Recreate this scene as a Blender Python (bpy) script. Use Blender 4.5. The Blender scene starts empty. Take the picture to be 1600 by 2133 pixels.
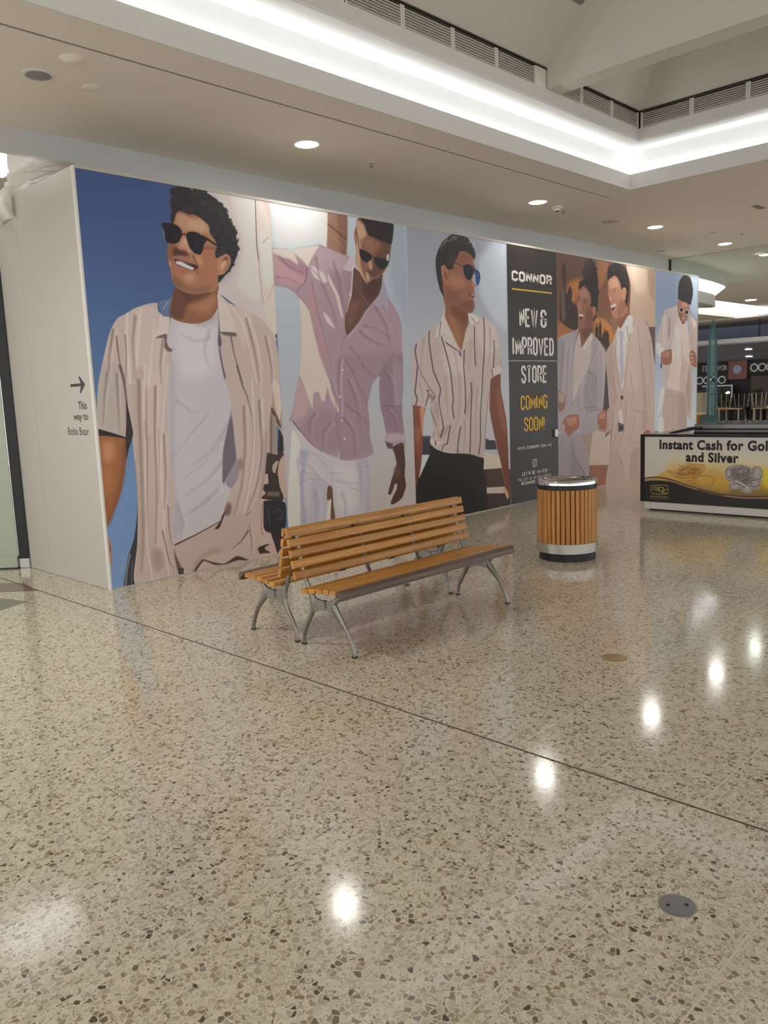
import bpy, bmesh, math, random
import numpy as np
from mathutils import Vector, Matrix
C = bpy.context.scene.collection
SC = bpy.context.scene
random.seed(5)
# ------------------------------------------------------------------ camera, world, exposure
CAM = Vector((0.0, 0.0, 1.6))
YAW, PITCH, ROLL, F_PX = math.radians(44.5405), math.radians(-8.2213), math.radians(2.3052), 1686.5
fw = Vector((math.cos(YAW)*math.cos(PITCH), math.sin(YAW)*math.cos(PITCH), math.sin(PITCH)))
rt = Vector((math.sin(YAW), -math.cos(YAW), 0)); dn = fw.cross(rt)
rt2 = math.cos(ROLL)*rt + math.sin(ROLL)*dn; dn2 = -math.sin(ROLL)*rt + math.cos(ROLL)*dn
cd = bpy.data.cameras.new('camera'); cam = bpy.data.objects.new('camera', cd); C.objects.link(cam)
cd.sensor_fit = 'HORIZONTAL'; cd.sensor_width = 36; cd.lens = F_PX/1600*36; cd.clip_end = 200
cam.matrix_world = Matrix.Translation(CAM) @ Matrix((rt2, -dn2, -fw)).transposed().to_4x4()
SC.camera = cam
w = bpy.data.worlds.new('world'); SC.world = w; w.use_nodes = True
bg = w.node_tree.nodes['Background']; bg.inputs[0].default_value = (0.96, 0.98, 1.02, 1); bg.inputs[1].default_value = 1.7
SC.view_settings.view_transform = 'Standard'; SC.view_settings.look = 'None'
SC.view_settings.gamma = 1; SC.view_settings.use_curve_mapping = False; SC.view_settings.exposure = 0.1
SC.cycles.max_bounces = 8; SC.cycles.diffuse_bounces = 5; SC.cycles.glossy_bounces = 4; SC.cycles.transparent_max_bounces = 12
SC.cycles.caustics_reflective = False; SC.cycles.caustics_refractive = False; SC.cycles.use_denoising = True
SC.cycles.sample_clamp_indirect = 6

# ------------------------------------------------------------------ materials
def srgb(h):
    c = [int(h[i:i+2], 16)/255 for i in (0, 2, 4)]
    return tuple(x/12.92 if x <= .04045 else ((x+.055)/1.055)**2.4 for x in c) + (1,)
def new_mat(name):
    m = bpy.data.materials.new(name); m.use_nodes = True
    return m, m.node_tree, m.node_tree.nodes['Principled BSDF']
def setp(b, **k):
    for n, v in k.items(): b.inputs[n.replace('_', ' ')].default_value = v
def mat(name, hexc, rough=.6, metal=0, vary=.06, scale=6, bump=0, emit=None, es=0, ior=1.45):
    m, t, b = new_mat(name); setp(b, Roughness=rough, Metallic=metal, IOR=ior)
    col = srgb(hexc); N = t.nodes; L = t.links
    tc = N.new('ShaderNodeTexCoord'); nz = N.new('ShaderNodeTexNoise'); nz.inputs['Scale'].default_value = scale; nz.inputs['Detail'].default_value = 4
    L.new(tc.outputs['Object'], nz.inputs['Vector'])
    mx = N.new('ShaderNodeMix'); mx.data_type = 'RGBA'
    mx.inputs[6].default_value = tuple(c*(1-vary) for c in col[:3])+(1,); mx.inputs[7].default_value = tuple(min(1, c*(1+vary)) for c in col[:3])+(1,)
    L.new(nz.outputs['Fac'], mx.inputs[0]); L.new(mx.outputs[2], b.inputs['Base Color'])
    if bump:
        bp = N.new('ShaderNodeBump'); bp.inputs['Strength'].default_value = bump; bp.inputs['Distance'].default_value = .002
        L.new(nz.outputs['Fac'], bp.inputs['Height']); L.new(bp.outputs['Normal'], b.inputs['Normal'])
    if emit: setp(b, Emission_Color=srgb(emit), Emission_Strength=es)
    return m
def emis(name, col, s):
    m = bpy.data.materials.new(name); m.use_nodes = True; t = m.node_tree; t.nodes.clear()
    e = t.nodes.new('ShaderNodeEmission'); e.inputs[0].default_value = col+(1,); e.inputs[1].default_value = s
    o = t.nodes.new('ShaderNodeOutputMaterial'); t.links.new(e.outputs[0], o.inputs[0]); return m
def wood(name, dark, light, axis, rough=.35, scale=14):
    m, t, b = new_mat(name); N = t.nodes; L = t.links; setp(b, Roughness=rough)
    tc = N.new('ShaderNodeTexCoord'); mp = N.new('ShaderNodeMapping'); oi = N.new('ShaderNodeObjectInfo')
    s = [scale*2.2]*3; s[axis] = scale*.09; mp.inputs['Scale'].default_value = s
    ad = N.new('ShaderNodeVectorMath'); ad.operation = 'ADD'; mu = N.new('ShaderNodeVectorMath'); mu.operation = 'SCALE'; mu.inputs[3].default_value = 37
    cb = N.new('ShaderNodeCombineXYZ'); [L.new(oi.outputs['Random'], cb.inputs[i]) for i in range(3)]
    L.new(cb.outputs[0], mu.inputs[0]); L.new(tc.outputs['Object'], mp.inputs['Vector']); L.new(mp.outputs[0], ad.inputs[0]); L.new(mu.outputs[0], ad.inputs[1])
    nz = N.new('ShaderNodeTexNoise'); nz.inputs['Scale'].default_value = 1.6; nz.inputs['Detail'].default_value = 6; nz.inputs['Roughness'].default_value = .65
    L.new(ad.outputs[0], nz.inputs['Vector'])
    cr = N.new('ShaderNodeValToRGB'); cr.color_ramp.elements[0].position = .33; cr.color_ramp.elements[1].position = .68
    cr.color_ramp.elements[0].color = srgb(dark); cr.color_ramp.elements[1].color = srgb(light); L.new(nz.outputs['Fac'], cr.inputs[0])
    hs = N.new('ShaderNodeHueSaturation'); mr = N.new('ShaderNodeMapRange'); mr.inputs[3].default_value = .86; mr.inputs[4].default_value = 1.12
    L.new(oi.outputs['Random'], mr.inputs[0]); L.new(mr.outputs[0], hs.inputs['Value']); L.new(cr.outputs[0], hs.inputs['Color']); L.new(hs.outputs[0], b.inputs['Base Color'])
    return m
def glass(name, hexc, alpha, rough=.05):
    m, t, b = new_mat(name); N = t.nodes; L = t.links
    setp(b, Base_Color=srgb(hexc), Roughness=rough); tr = N.new('ShaderNodeBsdfTransparent'); tr.inputs[0].default_value = srgb('f2f8f4')
    ms = N.new('ShaderNodeMixShader'); ms.inputs[0].default_value = alpha
    L.new(tr.outputs[0], ms.inputs[1]); L.new(b.outputs[0], ms.inputs[2]); L.new(ms.outputs[0], N['Material Output'].inputs[0]); return m
def terrazzo():
    m, t, b = new_mat('polished_terrazzo'); N = t.nodes; L = t.links
    geo = N.new('ShaderNodeNewGeometry'); dist = N.new('ShaderNodeTexNoise'); dist.inputs['Scale'].default_value = 70; dist.inputs['Detail'].default_value = 1
    L.new(geo.outputs['Position'], dist.inputs['Vector'])
    sc = N.new('ShaderNodeVectorMath'); sc.operation = 'SCALE'; sc.inputs[3].default_value = .007; L.new(dist.outputs['Color'], sc.inputs[0])
    ad = N.new('ShaderNodeVectorMath'); ad.operation = 'ADD'; L.new(geo.outputs['Position'], ad.inputs[0]); L.new(sc.outputs[0], ad.inputs[1])
    def M(op, a, bb, clamp=False):
        n = N.new('ShaderNodeMath'); n.operation = op; n.use_clamp = clamp
        for i, v in enumerate((a, bb)):
            if isinstance(v, (int, float)): n.inputs[i].default_value = v
            else: L.new(v, n.inputs[i])
        return n.outputs[0]
    def mixc(f, a, bb):
        n = N.new('ShaderNodeMix'); n.data_type = 'RGBA'
        for i, v in ((0, f), (6, a), (7, bb)):
            if isinstance(v, tuple): n.inputs[i].default_value = v
            else: L.new(v, n.inputs[i])
        return n.outputs[2]
    def chips(scale, edge, keep, stops):
        v1 = N.new('ShaderNodeTexVoronoi'); v1.voronoi_dimensions = '2D'; v1.inputs['Scale'].default_value = scale
        v2 = N.new('ShaderNodeTexVoronoi'); v2.voronoi_dimensions = '2D'; v2.feature = 'DISTANCE_TO_EDGE'; v2.inputs['Scale'].default_value = scale
        L.new(ad.outputs[0], v1.inputs['Vector']); L.new(ad.outputs[0], v2.inputs['Vector'])
        sp = N.new('ShaderNodeSeparateColor'); L.new(v1.outputs['Color'], sp.inputs[0])
        e = M('MULTIPLY', M('SUBTRACT', v2.outputs['Distance'], M('ADD', M('MULTIPLY', sp.outputs[2], .10), edge)), 16, True)
        k = M('GREATER_THAN', sp.outputs[0], 1-keep)
        cr = N.new('ShaderNodeValToRGB'); el = cr.color_ramp.elements; cr.color_ramp.interpolation = 'CONSTANT'
        for i, (p, h) in enumerate(stops):
            q = el[i] if i < 2 else el.new(p)
            q.position = p; q.color = srgb(h)
        L.new(sp.outputs[1], cr.inputs[0])
        return M('MULTIPLY', e, k), cr.outputs[0]
    n1 = N.new('ShaderNodeTexNoise'); n1.inputs['Scale'].default_value = 1.3; n1.inputs['Detail'].default_value = 3; L.new(geo.outputs['Position'], n1.inputs['Vector'])
    base = mixc(n1.outputs['Fac'], srgb('dfd6c2'), srgb('d4cab5'))
    f2, c2 = chips(125, .05, .5, [(0, 'c8bea8'), (.4, 'b6ab95'), (.75, '9f937b'), (.94, '7c705c')])
    f1, c1 = chips(52, .035, .66, [(0, 'cec4ae'), (.24, 'bfb49d'), (.46, 'b4a994'), (.66, 'a6997f'), (.80, '928469'), (.89, '7b6d57'), (.95, '9d8768'), (.968, '5e5446'), (.995, '92918c')])
    col = mixc(f1, mixc(f2, base, c2), c1)
    L.new(col, b.inputs['Base Color'])
    n2 = N.new('ShaderNodeTexNoise'); n2.inputs['Scale'].default_value = 3.5; n2.inputs['Detail'].default_value = 5; L.new(geo.outputs['Position'], n2.inputs['Vector'])
    mr = N.new('ShaderNodeMapRange'); mr.inputs[3].default_value = .07; mr.inputs[4].default_value = .15; L.new(n2.outputs['Fac'], mr.inputs[0]); L.new(mr.outputs[0], b.inputs['Roughness'])
    bp = N.new('ShaderNodeBump'); bp.inputs['Strength'].default_value = .05; bp.inputs['Distance'].default_value = .0008
    n3 = N.new('ShaderNodeTexNoise'); n3.inputs['Scale'].default_value = 30; L.new(geo.outputs['Position'], n3.inputs['Vector']); L.new(n3.outputs['Fac'], bp.inputs['Height']); L.new(bp.outputs['Normal'], b.inputs['Normal'])
    setp(b, IOR=1.52)
    return m
M_ = {}
M_['terrazzo'] = terrazzo()
M_['ceil'] = mat('ceiling_paint', 'e8e1d7', .8, vary=.02, scale=2)
M_['white'] = mat('white_paint', 'dcdad4', .6, vary=.02)
M_['crown'] = mat('coffer_paint', 'd3d0c7', .8, vary=.02, scale=2)
M_['bulk'] = mat('bulkhead_grey_paint', 'bfc0bd', .7, vary=.02)
M_['cove'] = mat('cove_white_paint', 'e6e6e4', .7, vary=.01)
M_['board'] = mat('hoarding_white_laminate', 'beb8ae', .35, vary=.03, scale=3)
M_['joint'] = mat('brown_joint_sealant', '57493a', .6)
M_['strip'] = mat('pale_divider_strip', 'd9cfb9', .25)
M_['red'] = mat('red_terrazzo_inlay', '8a6a5f', .18, vary=.2, scale=90)
M_['grey'] = mat('grey_terrazzo_inlay', '7d7768', .18, vary=.2, scale=90)
M_['honey'] = wood('honey_varnished_timber', 'a5671f', 'cb9545', 0)
M_['honeyv'] = wood('honey_varnished_timber_upright', 'a8692c', 'd09a55', 2)
M_['walnut'] = wood('dark_stained_timber', '49362a', '6e5444', 0, .4)
M_['alu'] = mat('cast_aluminium', '8b877e', .42, .9, vary=.08, scale=30, bump=.1)
M_['darkmetal'] = mat('dark_strap_metal', '5e5a52', .5, .6)
M_['steel'] = mat('brushed_steel', 'b9b6ae', .35, .85, vary=.04, scale=20)
M_['chrome'] = mat('polished_chrome', 'd8d8d8', .06, 1, vary=.01)
M_['black'] = mat('black_powder_coat', '1d1c1b', .45, vary=.1)
M_['rubber'] = mat('dark_rubber', '3a3733', .7)
M_['brass'] = mat('worn_brass', 'a88a58', .35, .6, vary=.12, scale=60)
M_['plate'] = mat('grey_steel_cover', '9a9a9a', .3, .8, vary=.1, scale=40)
M_['vinyl_k'] = mat('black_vinyl', '1a1a1a', .4)
M_['vinyl_w'] = mat('white_vinyl', 'f0ece6', .4)
M_['vinyl_y'] = mat('yellow_vinyl', 'e6b63c', .4)
M_['gold'] = mat('gold_vinyl', 'cbb25c', .4)
M_['darkslot'] = mat('dark_slot', '2e2822', .8)
M_['louvre'] = mat('louvre_paint', 'bdb8ae', .6)
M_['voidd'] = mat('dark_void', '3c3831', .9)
M_['teal'] = mat('teal_paint', '2f5a60', .4)
M_['tealglass'] = glass('teal_glass', '5d8f8c', .45)
M_['clear'] = glass('clear_glass', 'dfe9e4', .06)
M_['shopglass'] = mat('pale_green_frosted_glass', 'a9b19c', .15)
M_['casegl'] = glass('grey_case_glass', '9a9a97', .8)
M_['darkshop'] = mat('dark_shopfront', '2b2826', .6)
M_['brownshop'] = mat('brown_shopfront', '5a4c43', .6)
M_['copper'] = mat('copper_sign_panel', '8a5c4c', .5)
M_['bluegrey'] = mat('blue_grey_bulkhead', '93939c', .7)
M_['bluewall'] = mat('pale_blue_wall', 'a9b0c8', .7, emit='8f9cc4', es=0)
M_['leaf'] = mat('dark_green_leaf', '2f3a26', .5, vary=.3)
M_['orange'] = mat('orange_plastic', '9a5f25', .45)
M_['pale'] = mat('pale_metal_tube', 'b8ab92', .4, .3)
M_['table'] = mat('pale_timber_tabletop', 'c9b28a', .4)
M_['beige'] = mat('beige_speckled_stone', 'a39a80', .6, vary=.35, scale=40)
M_['timber'] = mat('orange_timber', 'a9702e', .5)
M_['lamp'] = emis('lamp_glow', (1.0, .95, .86), 14)
M_['fluoro'] = emis('fluorescent_glow', (1.0, .98, .95), 3.6)
M_['tube'] = emis('cove_tube_glow', (.90, .94, 1.0), 11)
M_['tubew'] = emis('far_cove_glow', (.95, .98, 1.0), 3.0)
M_['glow'] = emis('small_lamp_glow', (.92, .95, 1.0), 5)
def plastic():
    m, t, b = new_mat('clear_plastic_sheet'); N = t.nodes; L = t.links
    setp(b, Base_Color=srgb('e2ddd5'), Roughness=.25); tl = N.new('ShaderNodeBsdfTranslucent'); tl.inputs[0].default_value = srgb('e2ddd5')
    tr = N.new('ShaderNodeBsdfTransparent'); a = N.new('ShaderNodeMixShader'); a.inputs[0].default_value = .45; c = N.new('ShaderNodeMixShader'); c.inputs[0].default_value = .03
    L.new(b.outputs[0], a.inputs[1]); L.new(tl.outputs[0], a.inputs[2]); L.new(a.outputs[0], c.inputs[1]); L.new(tr.outputs[0], c.inputs[2]); L.new(c.outputs[0], N['Material Output'].inputs[0]); return m
M_['plastic'] = plastic()

# ------------------------------------------------------------------ mesh helpers
class MB:
    def __init__(s): s.v = []; s.f = []
    def add(s, vs, fs):
        o = len(s.v); s.v += [tuple(v) for v in vs]; s.f += [tuple(i+o for i in f) for f in fs]; return s
    def box(s, a, b):
        x0, y0, z0 = a; x1, y1, z1 = b
        return s.add([(x0,y0,z0),(x1,y0,z0),(x1,y1,z0),(x0,y1,z0),(x0,y0,z1),(x1,y0,z1),(x1,y1,z1),(x0,y1,z1)],
                     [(0,3,2,1),(4,5,6,7),(0,1,5,4),(1,2,6,5),(2,3,7,6),(3,0,4,7)])
    def prism(s, prof, ax, a, b):     # closed 2D profile extruded along axis ax from a to b
        n = len(prof)
        def p(q, t): r = list(q); r.insert(ax, t); return tuple(r)
        s.add([p(q, a) for q in prof]+[p(q, b) for q in prof],
              [tuple(range(n))[::-1], tuple(range(n, 2*n))]+[(i, (i+1) % n, n+(i+1) % n, n+i) for i in range(n)]); return s
    def lathe(s, prof, n=40, c=(0, 0), cap=True):   # (r,z) from bottom to top
        vs = []; fs = []; m = len(prof)
        for r, z in prof:
            for i in range(n): a = 2*math.pi*i/n; vs.append((c[0]+r*math.cos(a), c[1]+r*math.sin(a), z))
        for j in range(m-1):
            for i in range(n): fs.append((j*n+i, j*n+(i+1) % n, (j+1)*n+(i+1) % n, (j+1)*n+i))
        if cap: fs += [tuple(range(n))[::-1], tuple((m-1)*n+i for i in range(n))]
        return s.add(vs, fs)
    def tube(s, pts, rad, n=8, sq=None):   # swept tube, radius per point; sq=(a,b) for a flat bar
        P = [Vector(p) for p in pts]; R = rad if isinstance(rad, (list, tuple)) else [rad]*len(P)
        vs = []; fs = []; up = Vector((0, 0, 1))
        for i, p in enumerate(P):
            d = (P[min(i+1, len(P)-1)]-P[max(i-1, 0)]).normalized()
            u = d.cross(up); u = u.normalized() if u.length > 1e-4 else Vector((1, 0, 0)); v = u.cross(d).normalized()
            for k in range(n):
                a = 2*math.pi*(k+.5)/n; vs.append(p+(u*math.cos(a)+v*math.sin(a))*R[i])
        for j in range(len(P)-1):
            for k in range(n): fs.append((j*n+k, j*n+(k+1) % n, (j+1)*n+(k+1) % n, (j+1)*n+k))
        fs += [tuple(range(n))[::-1], tuple((len(P)-1)*n+k for k in range(n))]
        return s.add(vs, fs)
    def build(s, name, m, parent=None, smooth=False, bevel=0, loc=None):
        me = bpy.data.meshes.new(name); me.from_pydata(s.v, [], s.f)
        bm = bmesh.new(); bm.from_mesh(me); bmesh.ops.recalc_face_normals(bm, faces=bm.faces); bm.to_mesh(me); bm.free()
        me.materials.append(M_[m] if isinstance(m, str) else m)
        if smooth:
            me.polygons.foreach_set('use_smooth', [True]*len(me.polygons))
            me.set_sharp_from_angle(angle=math.radians(38))
        o = bpy.data.objects.new(name, me); C.objects.link(o)
        if bevel:
            b = o.modifiers.new('bevel', 'BEVEL'); b.width = bevel; b.segments = 2; b.limit_method = 'ANGLE'
        if parent: o.parent = parent
        if loc: o.location = loc
        return o
def tag(o, label=None, cat=None, group=None, kind=None):
    for k, v in (('label', label), ('category', cat), ('group', group), ('kind', kind)):
        if v: o[k] = v
    return o
def thing(name, loc, label, cat, group=None):
    o = bpy.data.objects.new(name, None); C.objects.link(o); o.location = loc; o.empty_display_size = .1
    return tag(o, label, cat, group)
def struct(o): o['kind'] = 'structure'; return o
def dup(o, loc=None, parent=None):
    c = o.copy(); C.objects.link(c)
    if parent: c.parent = parent
    if loc is not None: c.location = loc
    for ch in list(o.children): dup(ch, None, c)
    return c
def box(name, a, b, m, parent=None, bevel=0):
    return MB().box(a, b).build(name, m, parent, bevel=bevel)
def area(name, loc, size, power, col, rot=(0, 0, 0), shape='DISK', sy=None, spread=180, parent=None):
    l = bpy.data.lights.new(name, 'AREA'); l.shape = shape; l.size = size; l.energy = power; l.color = col; l.spread = math.radians(spread)
    if sy: l.size_y = sy
    o = bpy.data.objects.new(name, l); C.objects.link(o); o.location = loc; o.rotation_euler = rot
    if parent: o.parent = parent
    return o
def text_mesh(txt, bold=0.0, sp=1.0):
    cu = bpy.data.curves.new('t', 'FONT'); cu.body = txt; cu.size = 1; cu.offset = bold; cu.space_character = sp; cu.resolution_u = 4
    o = bpy.data.objects.new('t', cu); C.objects.link(o); bpy.context.view_layer.update()
    me = bpy.data.meshes.new_from_object(o.evaluated_get(bpy.context.evaluated_depsgraph_get()))
    v = np.array([tuple(x.co) for x in me.vertices]); f = [tuple(p.vertices) for p in me.polygons]
    bpy.data.objects.remove(o); bpy.data.meshes.remove(me)
    return v[:, :2], f
def lettering(v, f, org, ux, uz, wdt, hgt, m, parent, cap=None, name='lettering', thick=.0012, gap=.2):
    # fits the flat glyphs to wdt x hgt on the plane spanned by ux, uz with origin org (left end of the baseline); one mesh per word
    v = np.asarray(v, float).copy(); x0, x1 = v[:, 0].min(), v[:, 0].max(); ch = cap or v[:, 1].max()
    ext = sorted((min(v[i, 0] for i in q), max(v[i, 0] for i in q)) for q in f); cuts = []; end = ext[0][1]
    for a, b in ext[1:]:
        if a-end > gap: cuts.append((a+end)/2)
        end = max(end, b)
    grp = {}
    for q in f: grp.setdefault(sum(v[q[0], 0] > c for c in cuts), []).append(q)
    v[:, 0] = (v[:, 0]-x0)/(x1-x0)*wdt; v[:, 1] = v[:, 1]/ch*hgt
    ux, uz = Vector(ux), Vector(uz); n = ux.cross(uz); O = Vector(org)
    for k in sorted(grp):
        ids = sorted({i for q in grp[k] for i in q}); mp = {i: j for j, i in enumerate(ids)}
        MB().add([O+ux*v[i, 0]+uz*v[i, 1]+n*thick for i in ids], [tuple(mp[i] for i in q) for q in grp[k]]).build(name, m, parent)
# narrow capitals drawn with a constant stroke (unit height)
def caps(txt, w=.32, st=.10, gap=.12):
    g = {}
    rr = lambda a, b: [(a*w, b)]
    arcC = [(w,.74),(w,.86),(.72*w,1),(.28*w,1),(0,.86),(0,.14),(.28*w,0),(.72*w,0),(w,.14),(w,.26)]
    g['N'] = ([[(0,0),(0,1)],[(0,1),(w,0)],[(w,0),(w,1)]], w); g['E'] = ([[(w,1),(0,1),(0,0),(w,0)],[(0,.52),(.85*w,.52)]], w)
    W = 1.5*w; g['W'] = ([[(0,1),(.26*W,0),(.5*W,1),(.74*W,0),(W,1)]], W)
    M2 = 1.3*w; g['M'] = ([[(0,0),(0,1)],[(0,1),(.5*M2,.25),(M2,1)],[(M2,1),(M2,0)]], M2); g['I'] = ([[(0,0),(0,1)]], 0)
    p = [(0,0),(0,1),(.68*w,1),(w,.88),(w,.60),(.68*w,.48),(0,.48)]
    g['P'] = ([p], w); g['R'] = ([p, [(.62*w,.48),(w,0)]], w); O = [(.3*w,0),(0,.14),(0,.86),(.3*w,1),(.7*w,1),(w,.86),(w,.14),(.7*w,0),(.3*w,0)]
    g['O'] = ([O], w); g['V'] = ([[(0,1),(.58*w,0),(1.16*w,1)]], 1.16*w); g['D'] = ([[(0,0),(0,1),(.65*w,1),(w,.85),(w,.15),(.65*w,0),(0,0)]], w)
    g['S'] = ([[(w,.75),(w,.88),(.7*w,1),(.3*w,1),(0,.88),(0,.72),(.15*w,.6),(.85*w,.42),(w,.3),(w,.13),(.7*w,0),(.3*w,0),(0,.13),(0,.26)]], w)
    g['T'] = ([[(0,1),(w,1)],[(.5*w,1),(.5*w,0)]], w); g['C'] = ([arcC], w); g['G'] = ([arcC+[(w,.47),(.55*w,.47)]], w)
    g['!'] = ([[(0,.3),(0,1)],[(0,0),(0,.1)]], 0); g['A'] = ([[(0,0),(.55*w,1),(1.1*w,0)],[(.2*w,.3),(.9*w,.3)]], 1.1*w); g['L'] = ([[(0,1),(0,0),(w,0)]], .9*w)
    g['U'] = ([[(0,1),(0,.14),(.3*w,0),(.7*w,0),(w,.14),(w,1)]], w); g['F'] = ([[(w,1),(0,1),(0,0)],[(0,.5),(.8*w,.5)]], w); g['.'] = ([[(0,0),(0,.1)]], 0); g["'"] = ([[(0,.72),(0,1)]], 0)
    g['B'] = ([[(0,0),(0,1),(.65*w,1),(.95*w,.88),(.95*w,.64),(.65*w,.53),(0,.53)],[(.65*w,.53),(w,.4),(w,.13),(.65*w,0),(0,0)]], w)
    g['&'] = ([[(w,.72),(w,.86),(.7*w,1),(.3*w,1),(0,.86),(0,.66),(.25*w,.55),(.5*w,.55)],[(.25*w,.55),(0,.42),(0,.14),(.3*w,0),(.7*w,0),(w,.14),(w,.42)],[(.65*w,.42),(1.3*w,.42)]], 1.2*w)
    g['Y'] = ([[(0,1),(.5*w,.45),(w,1)],[(.5*w,.45),(.5*w,0)]], w); g['@'] = ([[(w,.2),(.7*w,.05),(.3*w,.05),(0,.2),(0,.8),(.3*w,.95),(.8*w,.95),(1.1*w,.8),(1.1*w,.35),(.8*w,.3),(.8*w,.65),(.5*w,.68),(.35*w,.5),(.5*w,.32),(.8*w,.4)]], 1.1*w)
    g['_'] = ([[(0,-.05),(w,-.05)]], w)
    V = []; F = []; x = 0
    for ch in txt:
        if ch == ' ': x += w*.75+gap; continue
        ls, wd = g[ch]
        for l in ls:
            P = [np.array(q, float)+(x, 0) for q in l]; n = len(P); o = len(V); closed = n > 3 and np.allclose(P[0], P[-1])
            for i in range(n):
                a = P[i-1] if i else (P[-2] if closed else None); b = P[i+1] if i < n-1 else (P[1] if closed else None)
                d1 = (P[i]-a)/np.linalg.norm(P[i]-a) if a is not None else None; d2 = (b-P[i])/np.linalg.norm(b-P[i]) if b is not None else None
                if d1 is None: d1 = d2
                if d2 is None: d2 = d1
                n1 = np.array([-d1[1], d1[0]]); n2 = np.array([-d2[1], d2[0]]); mm = n1+n2; mm /= np.linalg.norm(mm); k = st*.5/max(.45, mm@n1)
                V += [P[i]+mm*k, P[i]-mm*k]
            F += [(o+2*i, o+2*i+2, o+2*i+3, o+2*i+1) for i in range(n-1)]
        x += wd+gap+(st if wd == 0 else st*.55)
    return np.array(V), F

# ------------------------------------------------------------------ printed artwork (flat prints painted into pixels by this script)
def _hex(c): return np.array([int(c[i:i+2],16)/255 for i in (0,2,4)],dtype=np.float32)
def spline(p,closed,n=5):
    p=np.asarray(p,float); m=len(p)
    if m<3: return p
    q=np.vstack([p[-1],p,p[0],p[1]]) if closed else np.vstack([2*p[0]-p[1],p,2*p[-1]-p[-2]])
    k=m if closed else m-1; t=np.linspace(0,1,n,endpoint=False)[:,None]; o=[]
    for i in range(k):
        a,b,c,d=q[i],q[i+1],q[i+2],q[i+3]
        o.append(.5*(2*b+(c-a)*t+(2*a-5*b+4*c-d)*t*t+(3*b-a-3*c+d)*t**3)*.55+.45*(b+(c-b)*t))
    o=np.vstack(o); return o if closed else np.vstack([o,p[-1]])
def boxf(a,r,ax):
    r=int(r)
    if r<1: return a
    a=np.moveaxis(a,ax,0); n=a.shape[0]
    c=np.concatenate([np.zeros((1,)+a.shape[1:],a.dtype),np.cumsum(a,0)],0)
    i=np.arange(n); lo=np.clip(i-r,0,n); hi=np.clip(i+r+1,0,n)
    return np.moveaxis((c[hi]-c[lo])/(2*r+1),0,ax)
def blur(a,s):
    r=max(1,int(round(s*.9)))
    for _ in range(2): a=boxf(boxf(a,r,0),r,1)
    return a
def fill(p,W,H,pad):
    x0=int(max(0,np.floor(p[:,0].min())-pad)); x1=int(min(W,np.ceil(p[:,0].max())+pad+1))
    y0=int(max(0,np.floor(p[:,1].min())-pad)); y1=int(min(H,np.ceil(p[:,1].max())+pad+1))
    if x1<=x0 or y1<=y0: return None
    q=np.roll(p,-1,0); SS=2
    ys=(np.arange((y1-y0)*SS)+.5)/SS+y0
    ya,yb,xa,xb=p[:,1],q[:,1],p[:,0],q[:,0]
    hit=(ya[None]<=ys[:,None])!=(yb[None]<=ys[:,None])
    with np.errstate(divide='ignore',invalid='ignore'):
        xx=xa[None]+(ys[:,None]-ya[None])*((xb-xa)/(yb-ya))[None]
    xx=np.where(hit,xx,1e9); xx.sort(1)
    n=int(hit.sum(1).max()); n-=n%2
    px=np.arange(x0,x1,dtype=np.float32)[None]; m=np.zeros((len(ys),x1-x0),np.float32)
    for k in range(0,n,2):
        a=xx[:,k:k+1].astype(np.float32); b=xx[:,k+1:k+2].astype(np.float32)
        m+=np.clip(np.minimum(b,px+1)-np.maximum(a,px),0,1)
    return np.clip(m.reshape(-1,SS,x1-x0).mean(1),0,1),x0,y0,x1,y1
def ribbon(p,w0,w1):
    d=np.gradient(p,axis=0); d/=np.linalg.norm(d,axis=1)[:,None]+1e-9
    n=np.stack([-d[:,1],d[:,0]],1); t=np.linspace(0,1,len(p))[:,None]
    w=.5*(w0+(w1-w0)*t); return np.vstack([p+n*w,(p-n*w)[::-1]])
def paint(art,wm,hm,ppm):
    W,H=int(round(wm*ppm)),int(round(hm*ppm)); img=np.zeros((H,W,3),np.float32)
    rng=np.random.default_rng(7); k=ppm/1000
    cl=None
    for ln in art.strip().splitlines():
        f=ln.split(); t=f[0]
        if t=='U': cl=None; continue
        if t=='G':   # vertical gradient: z,colour pairs (mm from the bottom)
            z=np.array([float(v) for v in f[1::2]]); c=np.stack([_hex(v) for v in f[2::2]]); o=np.argsort(z)
            zz=(H-np.arange(H)-.5)/k
            img[:]=np.stack([np.interp(zz,z[o],c[o][:,i]) for i in range(3)],1)[:,None]; continue
        col=f[1]; bl=float(f[2])*k; al=float(f[3]); a=4
        if t in 'sS': w0,w1=float(f[4])*k,float(f[5])*k; a=6
        if t in 'nN': sx,sz=float(f[4])*k,float(f[5])*k; a=6
        p=np.array([float(v) for v in f[a:]]).reshape(-1,2)*k; p[:,1]=H-p[:,1]
        if t in 'Sn': p=spline(p,t=='n')
        if t in 'PC': p=spline(p,True)
        if t in 'sS': p=ribbon(p,max(w0,.8),max(w1,.5))
        r=fill(p,W,H,int(bl*2)+2)
        if r is None: continue
        m,x0,y0,x1,y1=r
        if t=='C':
            cl=np.zeros((H,W),np.float32); cl[y0:y1,x0:x1]=m; continue
        if bl>.4: m=blur(m,bl)
        if cl is not None: m=m*cl[y0:y1,x0:x1]
        sub=img[y0:y1,x0:x1]
        if t in 'nN':
            g=rng.standard_normal(m.shape).astype(np.float32)
            g=boxf(boxf(g,max(1,sx),1),max(1,sz),0); g/=g.std()+1e-6
            sub+=(m*al*np.clip(g,-2,2))[:,:,None]*_hex(col); 
        else:
            sub+=(m*al)[:,:,None]*(_hex(col)-sub)
    return np.clip(img,0,1)

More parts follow.
